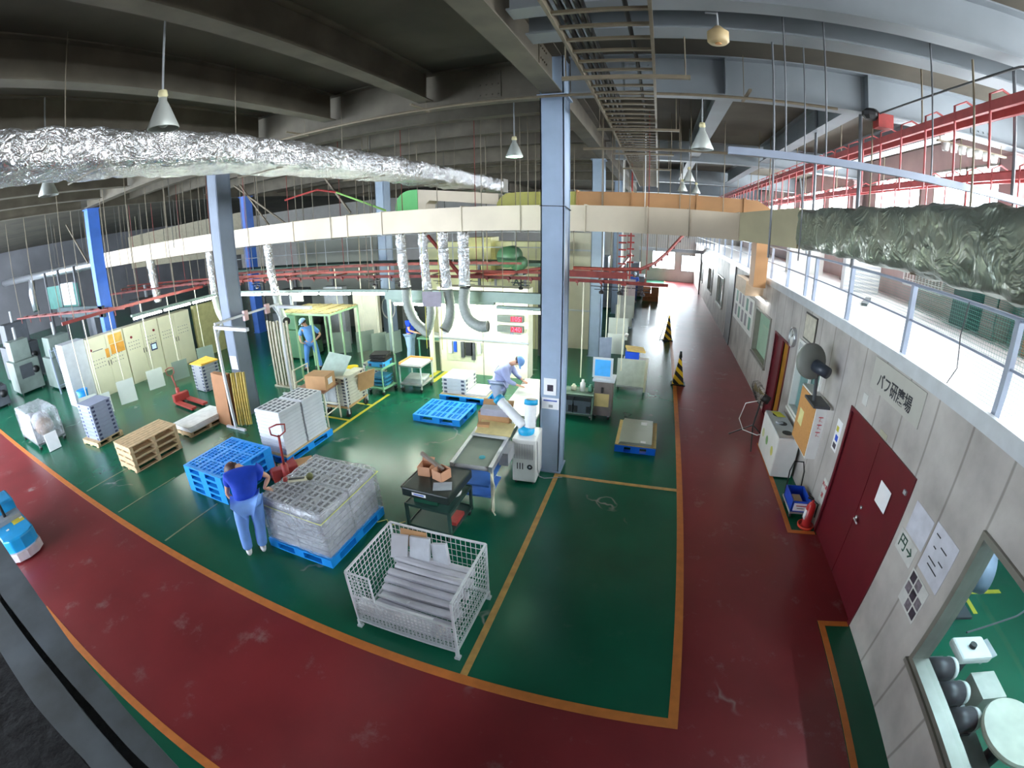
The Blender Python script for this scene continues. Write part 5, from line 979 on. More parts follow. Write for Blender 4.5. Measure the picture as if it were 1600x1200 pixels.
# ---------------------------------------------------------------- buffing room behind the near window
struct(MB().box(3.13, 6.5, 5.4, 5.5, 0, 3.05).build('wall_partition', mat('pale_blue_wall', (170, 200, 215), .6)))
struct(MB().box(3.13, 6.5, -2.6, -2.5, 0, 3.05).build('wall_room_end', MATS['pale_blue_wall']))
for k, y in enumerate((.6, 3.2)):
    t = thing('ceiling_light', ('nearer', 'farther')[k] + ' fluorescent fitting inside the buffing room', 'light', (4.9, y, 2.95)); MB().box(-.1, .1, -.6, .6, 0, .1).build('housing', WHITE, t); MB().cyl((0, -.58, -.02), (0, .58, -.02), .03, n=8).build('lamp_tube', glow('room_tube', (205, 240, 255), 230), t)
for k, (y, s) in enumerate(((2.72, 1), (2.42, 1), (2.12, 1))):
    t = thing('buffing_motor', ('far', 'middle', 'near')[k] + ' dark round buffing motor with white rim inside the near window', 'motor', (3.42, y, .62))
    MB().cyl((-.22, 0, .12), (.05, 0, .12), .12, n=20).build('motor_body', mat('motor_dark', (66, 62, 66), .45, 0, .2, 9), t, True); MB().cyl((.05, 0, .12), (.11, 0, .12), .125, .11, 20).build('rim', WHITE, t, True); MB().box(-.2, .1, -.09, .09, -.02, .02).build('foot', DGREY, t)
tag(MB().box(3.16, 3.62, 1.3, 3.0, .0, .6).build('bench', mat('bench_grey', (120, 124, 122), .6, 0, .2, 5)), 'grey bench below the buffing motors behind the window', 'bench')
t = thing('tray_stand', 'white rounded tray with a dark knob behind the near window', 'tray', (3.75, 2.85, 0)); MB().box(-.2, .22, -.15, .15, .8, .9).build('tray', WHITE, t, bevel=.03); MB().cyl((0, 0, .9), (0, 0, .94), .04, n=12).build('knob', BLACK, t); MB().bar((0, 0, 0), (0, 0, .8), .08).build('post', DGREY, t)
tag(MB().box(3.78, 4.1, 2.35, 2.68, 0, .7).build('steel_cabinet', mat('pale_cabinet', (190, 190, 180), .5)), 'pale cabinet beside the buffing motors behind the window', 'cabinet')
slab('wrapped_sheet', (4.1, 2.95, .7), .3, .22, .03, (.2, 0, .3), ALU, 'shiny wrapped panel beside the white tray behind the window', 'panel')
t = thing('round_table', 'large cream round disc table in the lower right corner behind the window', 'table', (3.80, 1.85, 0)); MB().lathe([(0, .84), (.36, .84), (.37, .87), (.36, .9), (0, .9)], n=40).build('table_top', mat('cream_disc', (200, 200, 184), .5), t); MB().cyl((0, 0, 0), (0, 0, .84), .08, n=12).build('pedestal', DGREY, t)
t = thing('room_fan', 'grey drum fan on the green floor at the back of the buffing room', 'fan', (4.75, 4.3, 0)); MB().cyl((-.12, 0, .75), (.12, -.1, .75), .3, n=24).build('drum', mat('drum_grey', (130, 140, 160), .5), t, True); MB().bar((0, 0, 0), (0, 0, .5), .06).build('post', DGREY, t); MB().box(-.25, .25, -.2, .2, 0, .04).build('base', DGREY, t)
tag(MB().tube([(3.72, 3.0, .95), (4.6, 3.2, .95), (5.6, 3.6, 1.0)], .012, 6).build('rod_arm', DGREY), 'thin dark rod reaching across the buffing room', 'rod')
struct(MB().box(5.1, 5.9, 4.6, 4.68, 0, .004).box(5.1, 5.18, 4.2, 4.6, 0, .004).build('trim_20', YELLOW))
tag(MB().box(3.2, 3.6, 3.2, 3.9, 0, .7).build('tool_cabinet', DGREY), 'dark cabinet left of the white tray behind the window', 'cabinet')
# ---------------------------------------------------------------- overhead red conveyor across the hall
TRK = mat('conveyor_red', (126, 50, 42), .65, 0, .3, 5)
t = thing('overhead_conveyor', 'red overhead conveyor track crossing the hall behind the central column', 'conveyor', (-8, 10.0, 2.93))
MB().box(-13.5, 8.3, -.03, .03, 0, .012).box(-13.5, 8.3, -.008, .008, .012, .058).box(-13.5, 8.3, -.03, .03, .058, .07).build('track', TRK, t)
MB().box(-13.5, 6.2, .34, .37, .1, .16).build('track', TRK, t)
for k in range(22):
    x = -13.2 + k * 1.0; MB().box(x - .02, x + .02, -.1, .4, .07, .1).cyl((x, .3, .15), (x, .3, 3.8), .01, n=5).build('bracket', TRK if k % 2 else BRONZE, t)
for k in range(40):
    x = -13.3 + k * .53; MB().cyl((x, -.06, .01), (x, .06, .01), .035, n=8).cyl((x, 0, .0), (x, 0, -.08), .01, n=5).build('carrier', mat('red_dark', (130, 48, 44), .5), t)
MB().tube([(3.6, 0, .06), (4.6, .8, .06), (5.2, 2.0, .1)], .045, 6).build('branch_track', TRK, t)
MB().box(6.0, 7.4, .1, .16, .1, .24).build('red_guard', TRK, t)
MB().tube([(3.5, 0, .06), (2.9, .4, .5), (2.2, .9, 1.0)], .05, 6).build('rising_track', TRK, t)
t = thing('overhead_conveyor', 'curved red conveyor track climbing to the right over the corridor', 'conveyor', (-1.0, 12.3, 3.0))
P = [(-1.2, 0, 0), (-.2, .05, 0), (.6, .3, .03), (1.0, 1.0, .18), (1.35, 1.9, .45), (1.75, 3.0, .85), (2.3, 4.4, 1.35)]
MB().tube(P, .05, 8).build('track', TRK, t, True)
for k, p in enumerate(P): MB().cyl(p, (p[0], p[1], 3.8), .012, n=5).build('drop_rod', BRONZE, t)
for k in range(12):
    i = k * .5; a = Vector(P[int(i)]).lerp(Vector(P[min(6, int(i) + 1)]), i % 1); MB().box(a.x - .03, a.x + .03, a.y - .03, a.y + .03, a.z - .12, a.z - .04).build('carrier', MATS['red_dark'], t)
for k, (x, y, h) in enumerate(((-.15, 14.5, 2.3), (.05, 15.5, 2.0))):
    t = thing('chain_riser', ('left', 'right')[k] + ' vertical red and white chain riser hanging over the corridor', 'riser', (x - .9, y, 2.2 + .2 * k)); MB().bar((0, 0, 0), (0, 0, 4.59 - .2 * k), .05).build('rail', REDP if k else WHITE, t)
    for j in range(10): MB().box(-.12, .12, -.03, .03, .1 + j * .22, .15 + j * .22).build('crossbar', REDP, t)
SP = mat('hanger_black', (44, 40, 42), .5)
spx = [-12.9, -11.6, -7.0, -6.2, -5.0, -4.3, -3.0, -2.25, -1.15, -.75, -.25]
for k, x in enumerate(spx):
    t = thing('spider_hanger', '%s black spider hanger under the red conveyor' % ('leftmost', 'second', 'third', 'fourth', 'fifth', 'sixth', 'seventh', 'eighth', 'ninth', 'tenth', 'rightmost')[k], 'hanger', (x, 10.0, 2.935), 0, 'black hangers under the red conveyor')
    MB().cyl((0, 0, 0), (0, 0, -.2), .014, n=6).build('stem', SP, t); MB().lathe([(.05, -.24), (.06, -.2), (.02, -.16)], n=8).build('chuck', SP, t)
    MB().bar((-.24, 0, -.08), (.24, 0, -.08), .016).bar((0, -.24, -.08), (0, .24, -.08), .016).bar((-.16, 0, -.15), (.16, 0, -.15), .014).build('arms', SP, t)
def plate_rod(label, x, y, zp, w, h, rz, ztop=2.86, group=None, m=None, rodm=None, hook=True):
    t = thing('hanging_plate', label, 'hanging plate', (x, y, zp), rz, group)
    MB().box(-w / 2, w / 2, -.012, .012, 0, h).build('plate', m or mat('pale_green_plate', (190, 204, 188), .4, 0, .04, 3), t)
    MB().cyl((0, 0, h - .02), (0, 0, ztop - zp), .014, n=6).build('hanging_rod', rodm or CREAM, t)
    return t
PG = mat('grey_green_plate', (128, 142, 132), .45, 0, .06, 3); PW = mat('white_plate', (206, 212, 204), .4, 0, .04, 3)
hp = [(-14.08, 4.7, .15, .55, .62, 1.2, PW, 'pale plate hanging farthest left before the dark machines'), (-14.05, 5.15, .05, .5, .62, 1.3, PW, 'pale plate hanging just right of the farthest left one'),
      (-14.05, 6.0, .08, .55, .72, 1.25, PW, 'pale plate hanging before the first control cabinet'), (-14.05, 7.1, .15, .55, .62, 1.3, PW, 'pale plate hanging before the second control cabinet'),
      (-14.05, 8.1, .12, .55, .62, 1.3, PG, 'greenish plate hanging before the third control cabinet'), (-14.0, 9.2, .3, .6, .6, 1.2, PG, 'greenish plate hanging left of the blue-grey column'),
      (-11.3, 11.22, .2, .5, .7, .3, PG, 'grey-green plate hanging just right of the blue-grey column'),
      (-9.5, 11.43, .3, .6, .7, .5, PG, 'grey-green plate hanging at the right of the green rack'), (-8.6, 11.53, .4, .6, .65, .9, PG, 'dark edge-on plate hanging beyond the tray cart'),
      (-8.1, 11.58, .25, .5, .75, .9, PG, 'dark edge-on plate hanging left of the blue column'), (-7.6, 11.64, .35, .6, .7, 1.25, PG, 'plate hanging left of the person in bright blue'),
      (-1.25, 12.4, .4, .35, .7, .3, mat('misty_plate', (130, 140, 160), .4), 'bluish plate hanging right of the distant column'),
      (-1.0, 12.9, .5, .5, .6, 0, PW, 'pale plate in front of the row on the distant dollies')]
for k, (x, y, z, w, h, rz, m, lb) in enumerate(hp): plate_rod(lb, x, y, z, w, h, rz, 3.05 if 11 < y < 12 else 2.86, None, m)
for k, (x, y, z, w, h) in enumerate(((-1.05, 14.2, .6, .62, .7), (-1.05, 16.6, .5, .62, .8), (-1.05, 18.2, .5, .6, .9), (-1.05, 19.6, .3, .5, 1.6))):
    plate_rod(('nearest', 'second', 'third', 'pinkish last')[k] + ' large panel in the distant hanging row right of the column', x, y, z, w, h, 0, 2.9, None, mat('pinkish_panel', (208, 190, 192), .5) if k == 3 else PW)
for k, x in enumerate((-1.55, -.62)):
    t = thing('hanging_rod', ('long cream rod hanging left of the lit blue board', 'long cream rod hanging above the plate stand')[k], 'rod', (x, 9.95, 0)); MB().cyl((0, 0.05, .95 if k else .7), (0, 0.05, 2.93), .014, n=6).build('rod', CREAM, t)
for (x, y0, y1, lb) in ((-14.05, 4.5, 9.6, 'red conveyor run carrying the pale plates before the control cabinets'), (-1.05, 12.2, 20, 'red conveyor run carrying the distant row of panels')):
    t = thing('overhead_conveyor', lb, 'conveyor', (x, y0, 2.86)); MB().box(-.03, .03, 0, y1 - y0, 0, .09).build('track', MATS['red_dark'], t)
    for j in range(4): MB().cyl((0, .4 + j * (y1 - y0 - .8) / 3, .09), (0, .4 + j * (y1 - y0 - .8) / 3, 3.93), .012, n=5).build('drop_rod', BRONZE, t)
# ---------------------------------------------------------------- lights over the lines
TUBE = glow('fluorescent_tube', (245, 255, 240), 60); TUBE2 = glow('fluorescent_tube_bright', (245, 255, 235), 130)
def strip(label, p0, p1, n, m, body=True):
    p0 = Vector(p0); p1 = Vector(p1); t = thing('light_strip', label, 'light', p0); d = (p1 - p0) / n; u = d.normalized()
    MB().bar((0, 0, .09), p1 - p0 + Vector((0, 0, .09)), .12, .06).build('housing', mat('strip_housing', (140, 160, 150), .5), t)
    for k in range(n): MB().cyl(d * k + u * .05, d * (k + 1) - u * .05, .03, n=8).build('lamp_tube', m, t)
    for f in (.1, .5, .9): q = (p1 - p0) * f; MB().cyl((q.x, q.y, .1), (q.x, q.y, 6.79 - p0.z), .01, n=5).build('hanger_rod', BRONZE, t)
    return t
strip('lit fluorescent row above the control cabinets running away from the camera', (-13.15, 6.3, 2.58), (-12.95, 9.4, 2.58), 3, TUBE)
strip('lit fluorescent row crossing above the green rack', (-12.3, 9.75, 2.55), (-6.4, 9.75, 2.55), 5, TUBE)
strip('lit fluorescent row in front of the bright board', (-6.3, 9.75, 2.3), (-3.55, 9.75, 2.3), 3, TUBE2)
strip('lit fluorescent fitting right end of the board row, beside the column', (-3.5, 9.75, 2.22), (-2.0, 9.75, 2.22), 1, TUBE2)
t = thing('lamp_beam', 'grey-green horizontal beam carrying the board lamps', 'beam', (-4.3, 9.78, 2.62)); MB().box(-2.2, 2.3, -.08, .08, -.2, .04).build('beam_section', mat('green_grey_beam', (130, 148, 138), .4, .2, .08, 4), t)
for x in (-2.15, 2.2): MB().bar((x, 0, -2.62), (x, 0, -.2), .07).build('post', MATS['green_grey_beam'], t)
t = thing('hanging_sign', 'grey-mauve square sign hanging between the exhaust hoses', 'sign', (-4.8, 9.05, 2.4)); MB().box(-.24, .24, -.008, .008, 0, .34).build('board', mat('mauve_board', (142, 134, 146), .6), t)
for x in (-.2, .2): MB().cyl((x, 0, .34), (x, 0, 1.7), .005, n=5).build('cord', YELLOW, t); MB().cyl((x + (.02), 0, 0), (x + .0, 0, -1.0), .008, n=5).build('cord', YELLOW, t)
tag(MB().box(-9.8, -9.38, 9.74, 9.76, 2.33, 2.535).build('exit_sign', glow('white_sign', (240, 250, 240), 1.5)), 'small white lit sign under the fluorescent row by the green rack', 'sign')
# ---------------------------------------------------------------- bright board wall with displays
t = thing('control_booth', 'brightly lit cream board wall with shelf and notices behind the trolleys', 'booth', (-4.5, 11.6, 0))
BW = mat('cream_board', (232, 230, 205), .45, 0, .03, 3)
MB().box(-1.38, 1.3, -.2, .2, 0, 2.5).build('panel', BW, t); MB().box(-1.38, 1.3, -.27, -.2, 1.02, 1.05).build('shelf', ALU, t)
for x in (-.02, -1.36, 1.28): MB().box(x - .015, x + .015, -.215, -.2, 0, 2.5).build('trim_strip', mat('warm_grey', (170, 165, 150), .6), t)  # strips in one even warm grey
MB().box(-1.15, -.3, -.225, -.2, .38, .98).build('peg_board', mat('peg_board', (205, 205, 175), .6), t)
for k, (x, w, h, m_) in enumerate(((-1.0, .12, .35, LGREY), (-.85, .08, .3, BLUED), (-.62, .1, .45, DGREY), (-.42, .22, .38, BLACK), (-.3, .1, .5, DGREY), (-.12, .1, .3, LGREY))):
    o = MB().box(-w / 2, w / 2, -.03, .03, 0, h).build('glove', m_, loc=(-4.5 + x, 11.34, .95 - h)); tag(o, ('grey cloth', 'blue glove', 'narrow dark tool', 'black apron', 'long dark cloth', 'white cloth')[k] + ' hanging on the peg board below the shelf', 'tool')
random.seed(5)
for k in range(12):
    x = -1.2 + k * .2 + random.uniform(-.04, .04); z = 1.12 + random.uniform(0, .5) * (k % 3); MB().box(x - .05, x + .05, -.206, -.2, z, z + .13).build('notice', MATS['faded_print'] if k % 2 else mat('grey_note', (170, 172, 180), .6), t)
for z, tx, w in ((1.62, '105', 0), (1.34, '240', 1)):
    d = thing('digital_display', ('upper' if not w else 'lower') + ' red digital number display on the bright board', 'display', (-3.68, 11.3, z)); MB().box(-.36, .36, -.06, .06, 0, .17).build('case', mat('display_grey', (88, 96, 92), .4), d); MB().box(.02, .33, -.064, -.06, .015, .155).build('screen', mat('screen_red', (150, 20, 40), .3, emit=.6), d)
    text('digits', tx, .17, glow('led_red', (255, 90, 110), 2.5) if not w else MATS['led_red'], d, face_mx((.175, -.068, .085), (1, 0, 0), (0, 0, 1)), .001)
t = thing('paint_booth', 'tall olive-cream booth wall rising behind the bright board', 'booth', (-4.6, 14.6, 0)); CB = mat('olive_cream', (200, 198, 150), .55, 0, .05, 2)
MB().box(-3.2, 1.6, -.2, .2, 0, 3.6).build('panel', CB, t)
for x in (-2.4, -1.6, -.8, 0, .8, 1.5): MB().box(x - .012, x + .012, -.21, -.2, 0, 3.6).build('seam', MATS['warm_grey'], t)
text('lettering', 'ALL', .34, INKG, t, face_mx((.3, -.215, 2.25), (1, 0, 0), (0, 0, 1)), .002)
MB().box(-1.4, -.6, -.6, .2, 2.3, 3.75).build('cabinet', mat('olive_cabinet', (196, 190, 120), .5), t)
t = thing('blower_motor', 'green electric blower motor on the booth roof left of the central column', 'motor', (-4.1, 12.6, 2.75)); MB().cyl((0, -.3, .5), (0, .3, .5), .3, n=20).build('motor_body', mat('motor_green', (70, 110, 80), .4), t, True); MB().cyl((.28, -.2, .3), (.28, .2, .3), .2, n=18).build('pulley', MATS['motor_green'], t, True); MB().box(-.5, .5, -.4, .4, 0, .08).build('base', DGREY, t)
for sx in (-.45, .45): MB().bar((sx, 0, 0), (sx, 0, -2.75), .06).build('stand_leg', MGREY, t)
for k, (x, y) in enumerate(((-2.8, 14.9), )):
    t = thing('partition_wall', 'beige panelled partition right of the central column', 'partition', (-2.2, 14.95, 0)); MB().box(-.62, .5, -.08, .08, 0, 3.9).build('panel', mat('beige_partition', (206, 200, 180), .6, 0, .05, 2), t)
    for z in (1.3, 2.4, 3.3): MB().box(-.62, .5, -.1, -.08, z, z + .05).build('rail', LGREY, t)
t = thing('upper_walkway', 'green-netted walkway with thin railings across the back of the hall', 'walkway', (-9, 13.3, 3.05)); MB().box(-9, 6.4, -.5, .5, -.1, 0).build('deck', mat('dark_green_deck', (60, 90, 80), .6), t)
for z in (.45, .9): MB().cyl((-9, -.48, z), (6.4, -.48, z), .015, n=6).build('rail', MGREY, t)
for k in range(16): MB().cyl((-9 + k, -.48, 0), (-9 + k, -.48, .9), .014, n=6).build('post', MGREY, t)
for k in range(8): MB().bar((-8.5 + 2 * k, .4, -3.05), (-8.5 + 2 * k, .4, -.1), .08).build('support_leg', DGREY, t)
# ---------------------------------------------------------------- control cabinets on the left
CC = mat('ivory_cabinet', (232, 228, 196), .4, 0, .03, 3)
for k, y in enumerate((5.82, 7.27, 8.72)):
    t = thing('control_cabinet', ('ivory control cabinet with two orange cards, nearest of the three', 'ivory control cabinet with a square blue screen, middle of the three', 'ivory control cabinet farthest of the three in the row')[k], 'cabinet', (-16.1, y, 0))
    MB().box(-.5, 0, 0, 1.42, 0, 2.0).build('body', CC, t)
    for j in range(2): 
        dr = MB().box(0, .02, .01 + j * .705, .70 + j * .705, .06, 1.98).build('door', CC, t)
        MB().box(.02, .035, (.64 if j == 0 else .74), (.66 if j == 0 else .76), .95, 1.12).build('handle', BLACK, dr)
        random.seed(k * 2 + j)
        for r_ in range(3):
            for c_ in range(5): 
                y_ = .1 + j * .705 + c_ * .1; z_ = 1.2 + r_ * .12 - (.2 if k == 0 else 0); MB().box(.02, .03, y_, y_ + .04, z_, z_ + .025).build('switch', mat('switch_grey', (130, 128, 120), .5) if (r_ + c_) % 3 else MATS['warm_grey'], dr)
    if k == 0:
        MB().box(.022, .03, .82, 1.35, 1.62, 1.93).build('orange_card', mat('orange_card_a', (232, 184, 90), .6), t); MB().box(.022, .03, .84, 1.38, 1.27, 1.60).build('orange_card', mat('orange_card_b', (228, 160, 60), .6), t)
        MB().box(.022, .03, .62, .76, 1.22, 1.52).build('orange_card', MATS['orange_card_b'], t); MB().box(.022, .028, .15, .55, 1.55, 1.57).build('name_strip', DGREY, t)
    if k == 1: MB().box(.02, .035, .96, 1.22, .92, 1.18).build('screen_bezel', mat('navy', (40, 50, 90), .4), t); MB().box(.035, .04, 1.0, 1.18, .97, 1.14).build('screen', mat('screen_pale', (200, 225, 235), .3, emit=.4), t); 
    if k < 2:
        for yy in ((.25, 1.2) if k else (.1,)): MB().lathe([(0, .03), (.045, .03), (.045, 0)], c=(.02, yy, 1.62), n=12, M=Matrix.Rotation(PI / 2, 4, 'Y')).build('red_knob', mat('dark_red_knob', (130, 40, 45), .4), t)
tag(MB().box(-16.9, -16.2, 5.0, 5.8, 0, 2.05).build('side_panel', LGREY), 'pale grey panel end left of the first ivory cabinet', 'panel')
tag(MB().box(-16.3, -16.1, 10.4, 11.7, 0, 2.05).build('beige_board', mat('khaki_board', (190, 185, 130), .6)), 'khaki board beyond the ivory cabinets, left of the blue-grey column', 'board')
# dark machines in the left corner
def machine(label, loc, sx, sy, h, m, seed, rz=0):
    t = thing('process_machine', label, 'machine', loc, rz); random.seed(seed); MB().box(-sx / 2, sx / 2, -sy / 2, sy / 2, .08, h * .62).build('base_cabinet', m, t, bevel=.02); MB().box(-sx * .38, sx * .3, -sy * .4, sy * .35, h * .62, h).build('upper_housing', m, t, bevel=.03)
    MB().box(sx / 2, sx / 2 + .03, -sy * .3, sy * .2, h * .3, h * .55).build('control_panel', mat('panel_dark', (60, 64, 70), .5), t); MB().cyl((sx / 2, sy * .3, h * .4), (sx / 2 + .06, sy * .3, h * .4), .14, n=18).build('handwheel', BLACK, t, True)
    MB().cyl((-sx * .1, 0, h), (-sx * .1, 0, h + .5), .07, n=10).build('pipe', MGREY, t)
    for s_ in (-1, 1):
        for q in (-1, 1): MB().cyl((s_ * sx * .4, q * sy * .4, 0), (s_ * sx * .4, q * sy * .4, .08), .04, n=8).build('foot', BLACK, t)
MD = mat('machine_grey_green', (110, 122, 116), .5, 0, .15, 3); ME = mat('machine_dark', (70, 74, 80), .5, 0, .2, 3)
machine('grey-green press with a square dark panel at the far left', (-22.0, 4.9, 0), 1.4, 1.1, 2.1, MD, 1); machine('dark machine with round wheel left of the pale panel end', (-20.2, 6.1, 0), 1.3, 1.2, 2.0, MD, 2)
machine('dark bulky machine deep in the left corner', (-25.0, 5.6, 0), 1.8, 1.5, 2.6, ME, 3); machine('tall dark machine behind the ladder stand', (-19.5, 8.0, 0), 1.3, 1.3, 2.4, ME, 4)
machine('low dark machine at the left edge by the bags', (-21.2, 3.2, 0), 1.2, 1.0, 1.3, ME, 5); machine('dark vessel machine behind the ivory cabinets', (-18.5, 9.8, 0), 1.6, 1.6, 2.6, ME, 6)
machine('green machine behind the strips of the green rack', (-11.6, 11.6, 0), 1.3, 1.0, 1.7, MATS['motor_green'], 7); machine('dark machine behind the hanging plates at centre', (-12.8, 12.9, 0), 1.6, 1.2, 2.2, ME, 8)
machine('grey machine with folded arm at the far end of the hall', (-1.4, 27.5, 0), 1.6, 1.5, 2.0, mat('machine_steel', (120, 128, 138), .5, 0, .15, 3), 9)
machine('dark hooded machine on the far left of the corridor end', (-2.7, 23.2, 0), 1.3, 1.6, 2.6, MATS['machine_steel'], 10)
t = thing('ladder_stand', 'pair of thin pale uprights standing before the dark machines', 'stand', (-19.1, 5.37, 0))
for sx in (0, .35): MB().bar((.1, sx, 0), (0, sx * .6, 1.7), .05).build('upright', RAIL, t)
for z in (.3, 1.6): MB().bar((.05, 0, z), (.05, .3, z), .03).build('rung', RAIL, t)
t = thing('blue_pail', 'bright blue pail on a stand left of the ivory cabinets', 'pail', (-15.6, 5.1, 0)); MB().lathe([(0, .25), (.16, .25), (.2, .65), (.18, .65), (0, .6)], n=18).build('pail', BLUEP, t, True); MB().cyl((0, 0, 0), (0, 0, .25), .12, n=12).build('stand', DGREY, t)
t = thing('upper_booth', 'dark green netted booth with white cards in the left background', 'booth', (-20.5, 7.3, 0))
for x in (-3.5, -1.5, .6): MB().bar((x, 0, 0), (x, 0, 4.4), .1).build('post', DGREY, t)
MB().box(-3.6, .7, -.02, .02, 2.75, 3.75).build('net_panel', mat('teal_panel', (44, 100, 92), .7, 0, .2, 3), t); MB().box(-1.3, .3, -.05, .05, 2.9, 3.8).build('white_card', mat('card_greyish', (170, 178, 186), .6), t); MB().box(-1.6, 3.6, -.3, -.2, 2.45, 2.85).build('fascia', mat('dark_teal', (46, 66, 70), .6), t)
for x in (3.5, ): MB().bar((x, -.25, 0), (x, -.25, 2.5), .08).build('post', DGREY, t)
RT = mat('red_tangle', (112, 52, 48), .7, 0, .4, 6)
for k, (x0, y0, x1, y1, z, lb) in enumerate(((-24, 5.6, -15, 7.0, 2.75, 'red conveyor loop in front of the netted booth at far left'), (-20, 8.2, -9.7, 11.2, 3.0, 'red conveyor run behind the left fluorescent row'), (-15, 10.8, -3.6, 12.1, 3.1, 'rear red conveyor run above the green rack'))):
    t = thing('overhead_conveyor', lb, 'conveyor', (x0, y0, z)); d = Vector((x1 - x0, y1 - y0, 0)); n_ = Vector((-d.y, d.x, 0)).normalized() * .35
    MB().bar((0, 0, 0), d, .03, .06).build('track', RT, t); MB().bar(n_, d + n_, .03, .05).build('track', RT, t)
    for j in range(int(d.length)): a = d * ((j + .5) / d.length); MB().bar(a, a + n_, .05).cyl(a + Vector((0, 0, 0)), a + Vector((0, 0, -.22)), .02, n=5).build('bracket', RT, t)
    for j in range(0, int(d.length), 2): a = d * ((j + .5) / d.length); MB().cyl(a, a + Vector((0, 0, 6.79 - z)), .015, n=5).build('drop_rod', BRONZE, t)
random.seed(11)
for k in range(26):
    x = random.uniform(-26, -6.5); y = random.uniform(7.6, 13.5); tag(MB().cyl((x, y, 4.0 + random.uniform(0, .8)), (x, y, 6.79), .012, n=5).build('ceiling_rod', mat('dark_rod', (84, 82, 76), .6, .3)), 'thin steel rod hanging from the dark ceiling above the beige duct', 'rod', 'ceiling rods above the beige duct')
for k, (a, b, lb) in enumerate((((-13.5, 11, 6.2), (-11, 11, 4.6), 'left crossing brace in the dark above the duct'), ((-11.8, 11, 4.6), (-13.2, 11, 6.2), 'crossing brace sloping the other way above the duct'), ((-9.2, 10.5, 6.2), (-8.0, 10.5, 4.7), 'short brace above the duct near the green elbow'), ((-22, 8, 6.2), (-20, 8, 4.4), 'diagonal brace far left above the silver pipe'))):
    tag(MB().bar(a, b, .05).build('diagonal_brace', BRONZE), lb, 'brace')
tag(MB().tube([(-10.3, 10.3, 5.3), (-9.0, 10.3, 5.45), (-8.3, 10.3, 5.3)], .03, 8).build('bent_pipe', REDP), 'red bent pipe above the beige duct', 'pipe'); tag(MB().tube([(-8.3, 10.3, 5.3), (-6.7, 10.3, 4.66)], .028, 8).build('green_pipe', mat('lime_pipe', (150, 200, 110), .4)), 'lime-green pipe sloping down onto the beige duct', 'pipe')
GP = mat('grey_back_panel', (120, 122, 112), .6, 0, .1, 1)
tag(MB().box(-15.5, -9.9, 16.0, 16.3, 0, 4.0).build('process_booth', GP), 'large grey-green booth wall behind the blue-grey columns', 'booth'); tag(MB().box(-30, -18, 15.0, 15.3, 3.6, 5.6).cyl((-29, 15.15, 5.6), (-29, 15.15, 6.79), .02, n=5).cyl((-19, 15.15, 5.6), (-19, 15.15, 6.79), .02, n=5).build('upper_duct_box', mat('beige_dark', (140, 132, 110), .6)), 'large dull beige box duct high in the dark left background', 'duct')
tag(MB().box(-10.4, -9.3, 13.4, 13.55, 0, 2.05).build('control_panel_door', CREAM), 'cream control panel left of the distant blue-grey column', 'panel'); tag(MB().box(-11.6, -10.7, 13.2, 13.5, 0, 2.2).build('grey_cabinet', MGREY), 'grey cabinet beyond the green rack', 'cabinet')
t = thing('work_desk', 'green work table in front of the person in bright blue', 'table', (-6.35, 12.1, 0)); MB().box(-.45, .45, -.4, .4, .84, .88).build('table_top', mat('green_top', (110, 160, 130), .5), t)
for sx in (-1, 1):
    for sy in (-1, 1): MB().bar((sx * .4, sy * .35, 0), (sx * .4, sy * .35, .84), .04).build('leg', GREENM, t)
slab('white_cloth', (-6.4, 12.0, .93), .55, .35, .08, (0, .2, .3), WHITE, 'white cloths heaped on the green work table', 'cloth'); tag(MB().box(-6.1, -5.98, 11.2, 11.3, 0, 2.3).build('door_post', CREAM), 'cream post at the left end of the bright board', 'post')
t = thing('coiled_hose', 'pale coiled air hose hanging on the distant blue-grey column', 'hose', (-9.3, 14.07, 1.3))
for k in range(4): MB().tube([(.28 * math.cos(a) + .03 * k, -.05 * k, .4 * math.sin(a)) for a in [2 * PI * i / 20 for i in range(20)]], .018, 6, closed=True).build('loop', WHITE, t, True)
# ---------------------------------------------------------------- right of the central column
t = trolley('drawer_bench', 'low grey-green bench with dark crates under it, right of the central column', 'bench', (-1.56, 9.45, 0), 0, .86, .5, (.1, .55), mat('bench_green', (120, 145, 130), .5), .03, .03, .0)
for k, x in enumerate((-1.77, -1.37)): tag(notched(.36, .4, .3).build('dark_crate', [mat('slate_crate', (80, 90, 98), .5), BLACK], loc=(x, 9.42, .13)), ('left', 'right')[k] + ' dark crate under the low grey-green bench', 'crate')
for k, (x, h, m_) in enumerate(((-1.85, .34, WHITE), (-1.6, .14, CREAM), (-1.4, .26, WHITE), (-1.22, .16, GREENM))): tag(MB().lathe([(0, 0), (.06, 0), (.06, h * .7), (.03, h * .8), (.03, h), (0, h)], (x, 9.42, .60), 12).build('spray_bottle', m_, smooth=True), ('tall white bottle at the left end', 'low cream pot', 'white spray bottle', 'small green pot at the right end')[k] + ' on the low bench', 'bottle')
t = thing('machine_cabinet', 'brown-grey cabinet with a tan folder right of the low bench', 'cabinet', (-.93, 9.5, 0)); MB().box(-.2, .2, -.2, .2, .1, .9).build('case', mat('taupe', (120, 110, 104), .6), t); MB().box(-.24, .24, -.24, .24, .9, .94).build('lid', LGREY, t); MB().box(-.18, .14, -.215, -.205, .32, .62).build('tan_folder', mat('tan_folder', (200, 178, 120), .7), t)
MB().lathe([(0, .3), (.025, .3), (.02, .42)], c=(-.02, -.22, .35), n=8).build('clip', BLACK, t)
for sx in (-.15, .15): caster(t, sx, -.15, .045); caster(t, sx, .15, .045)
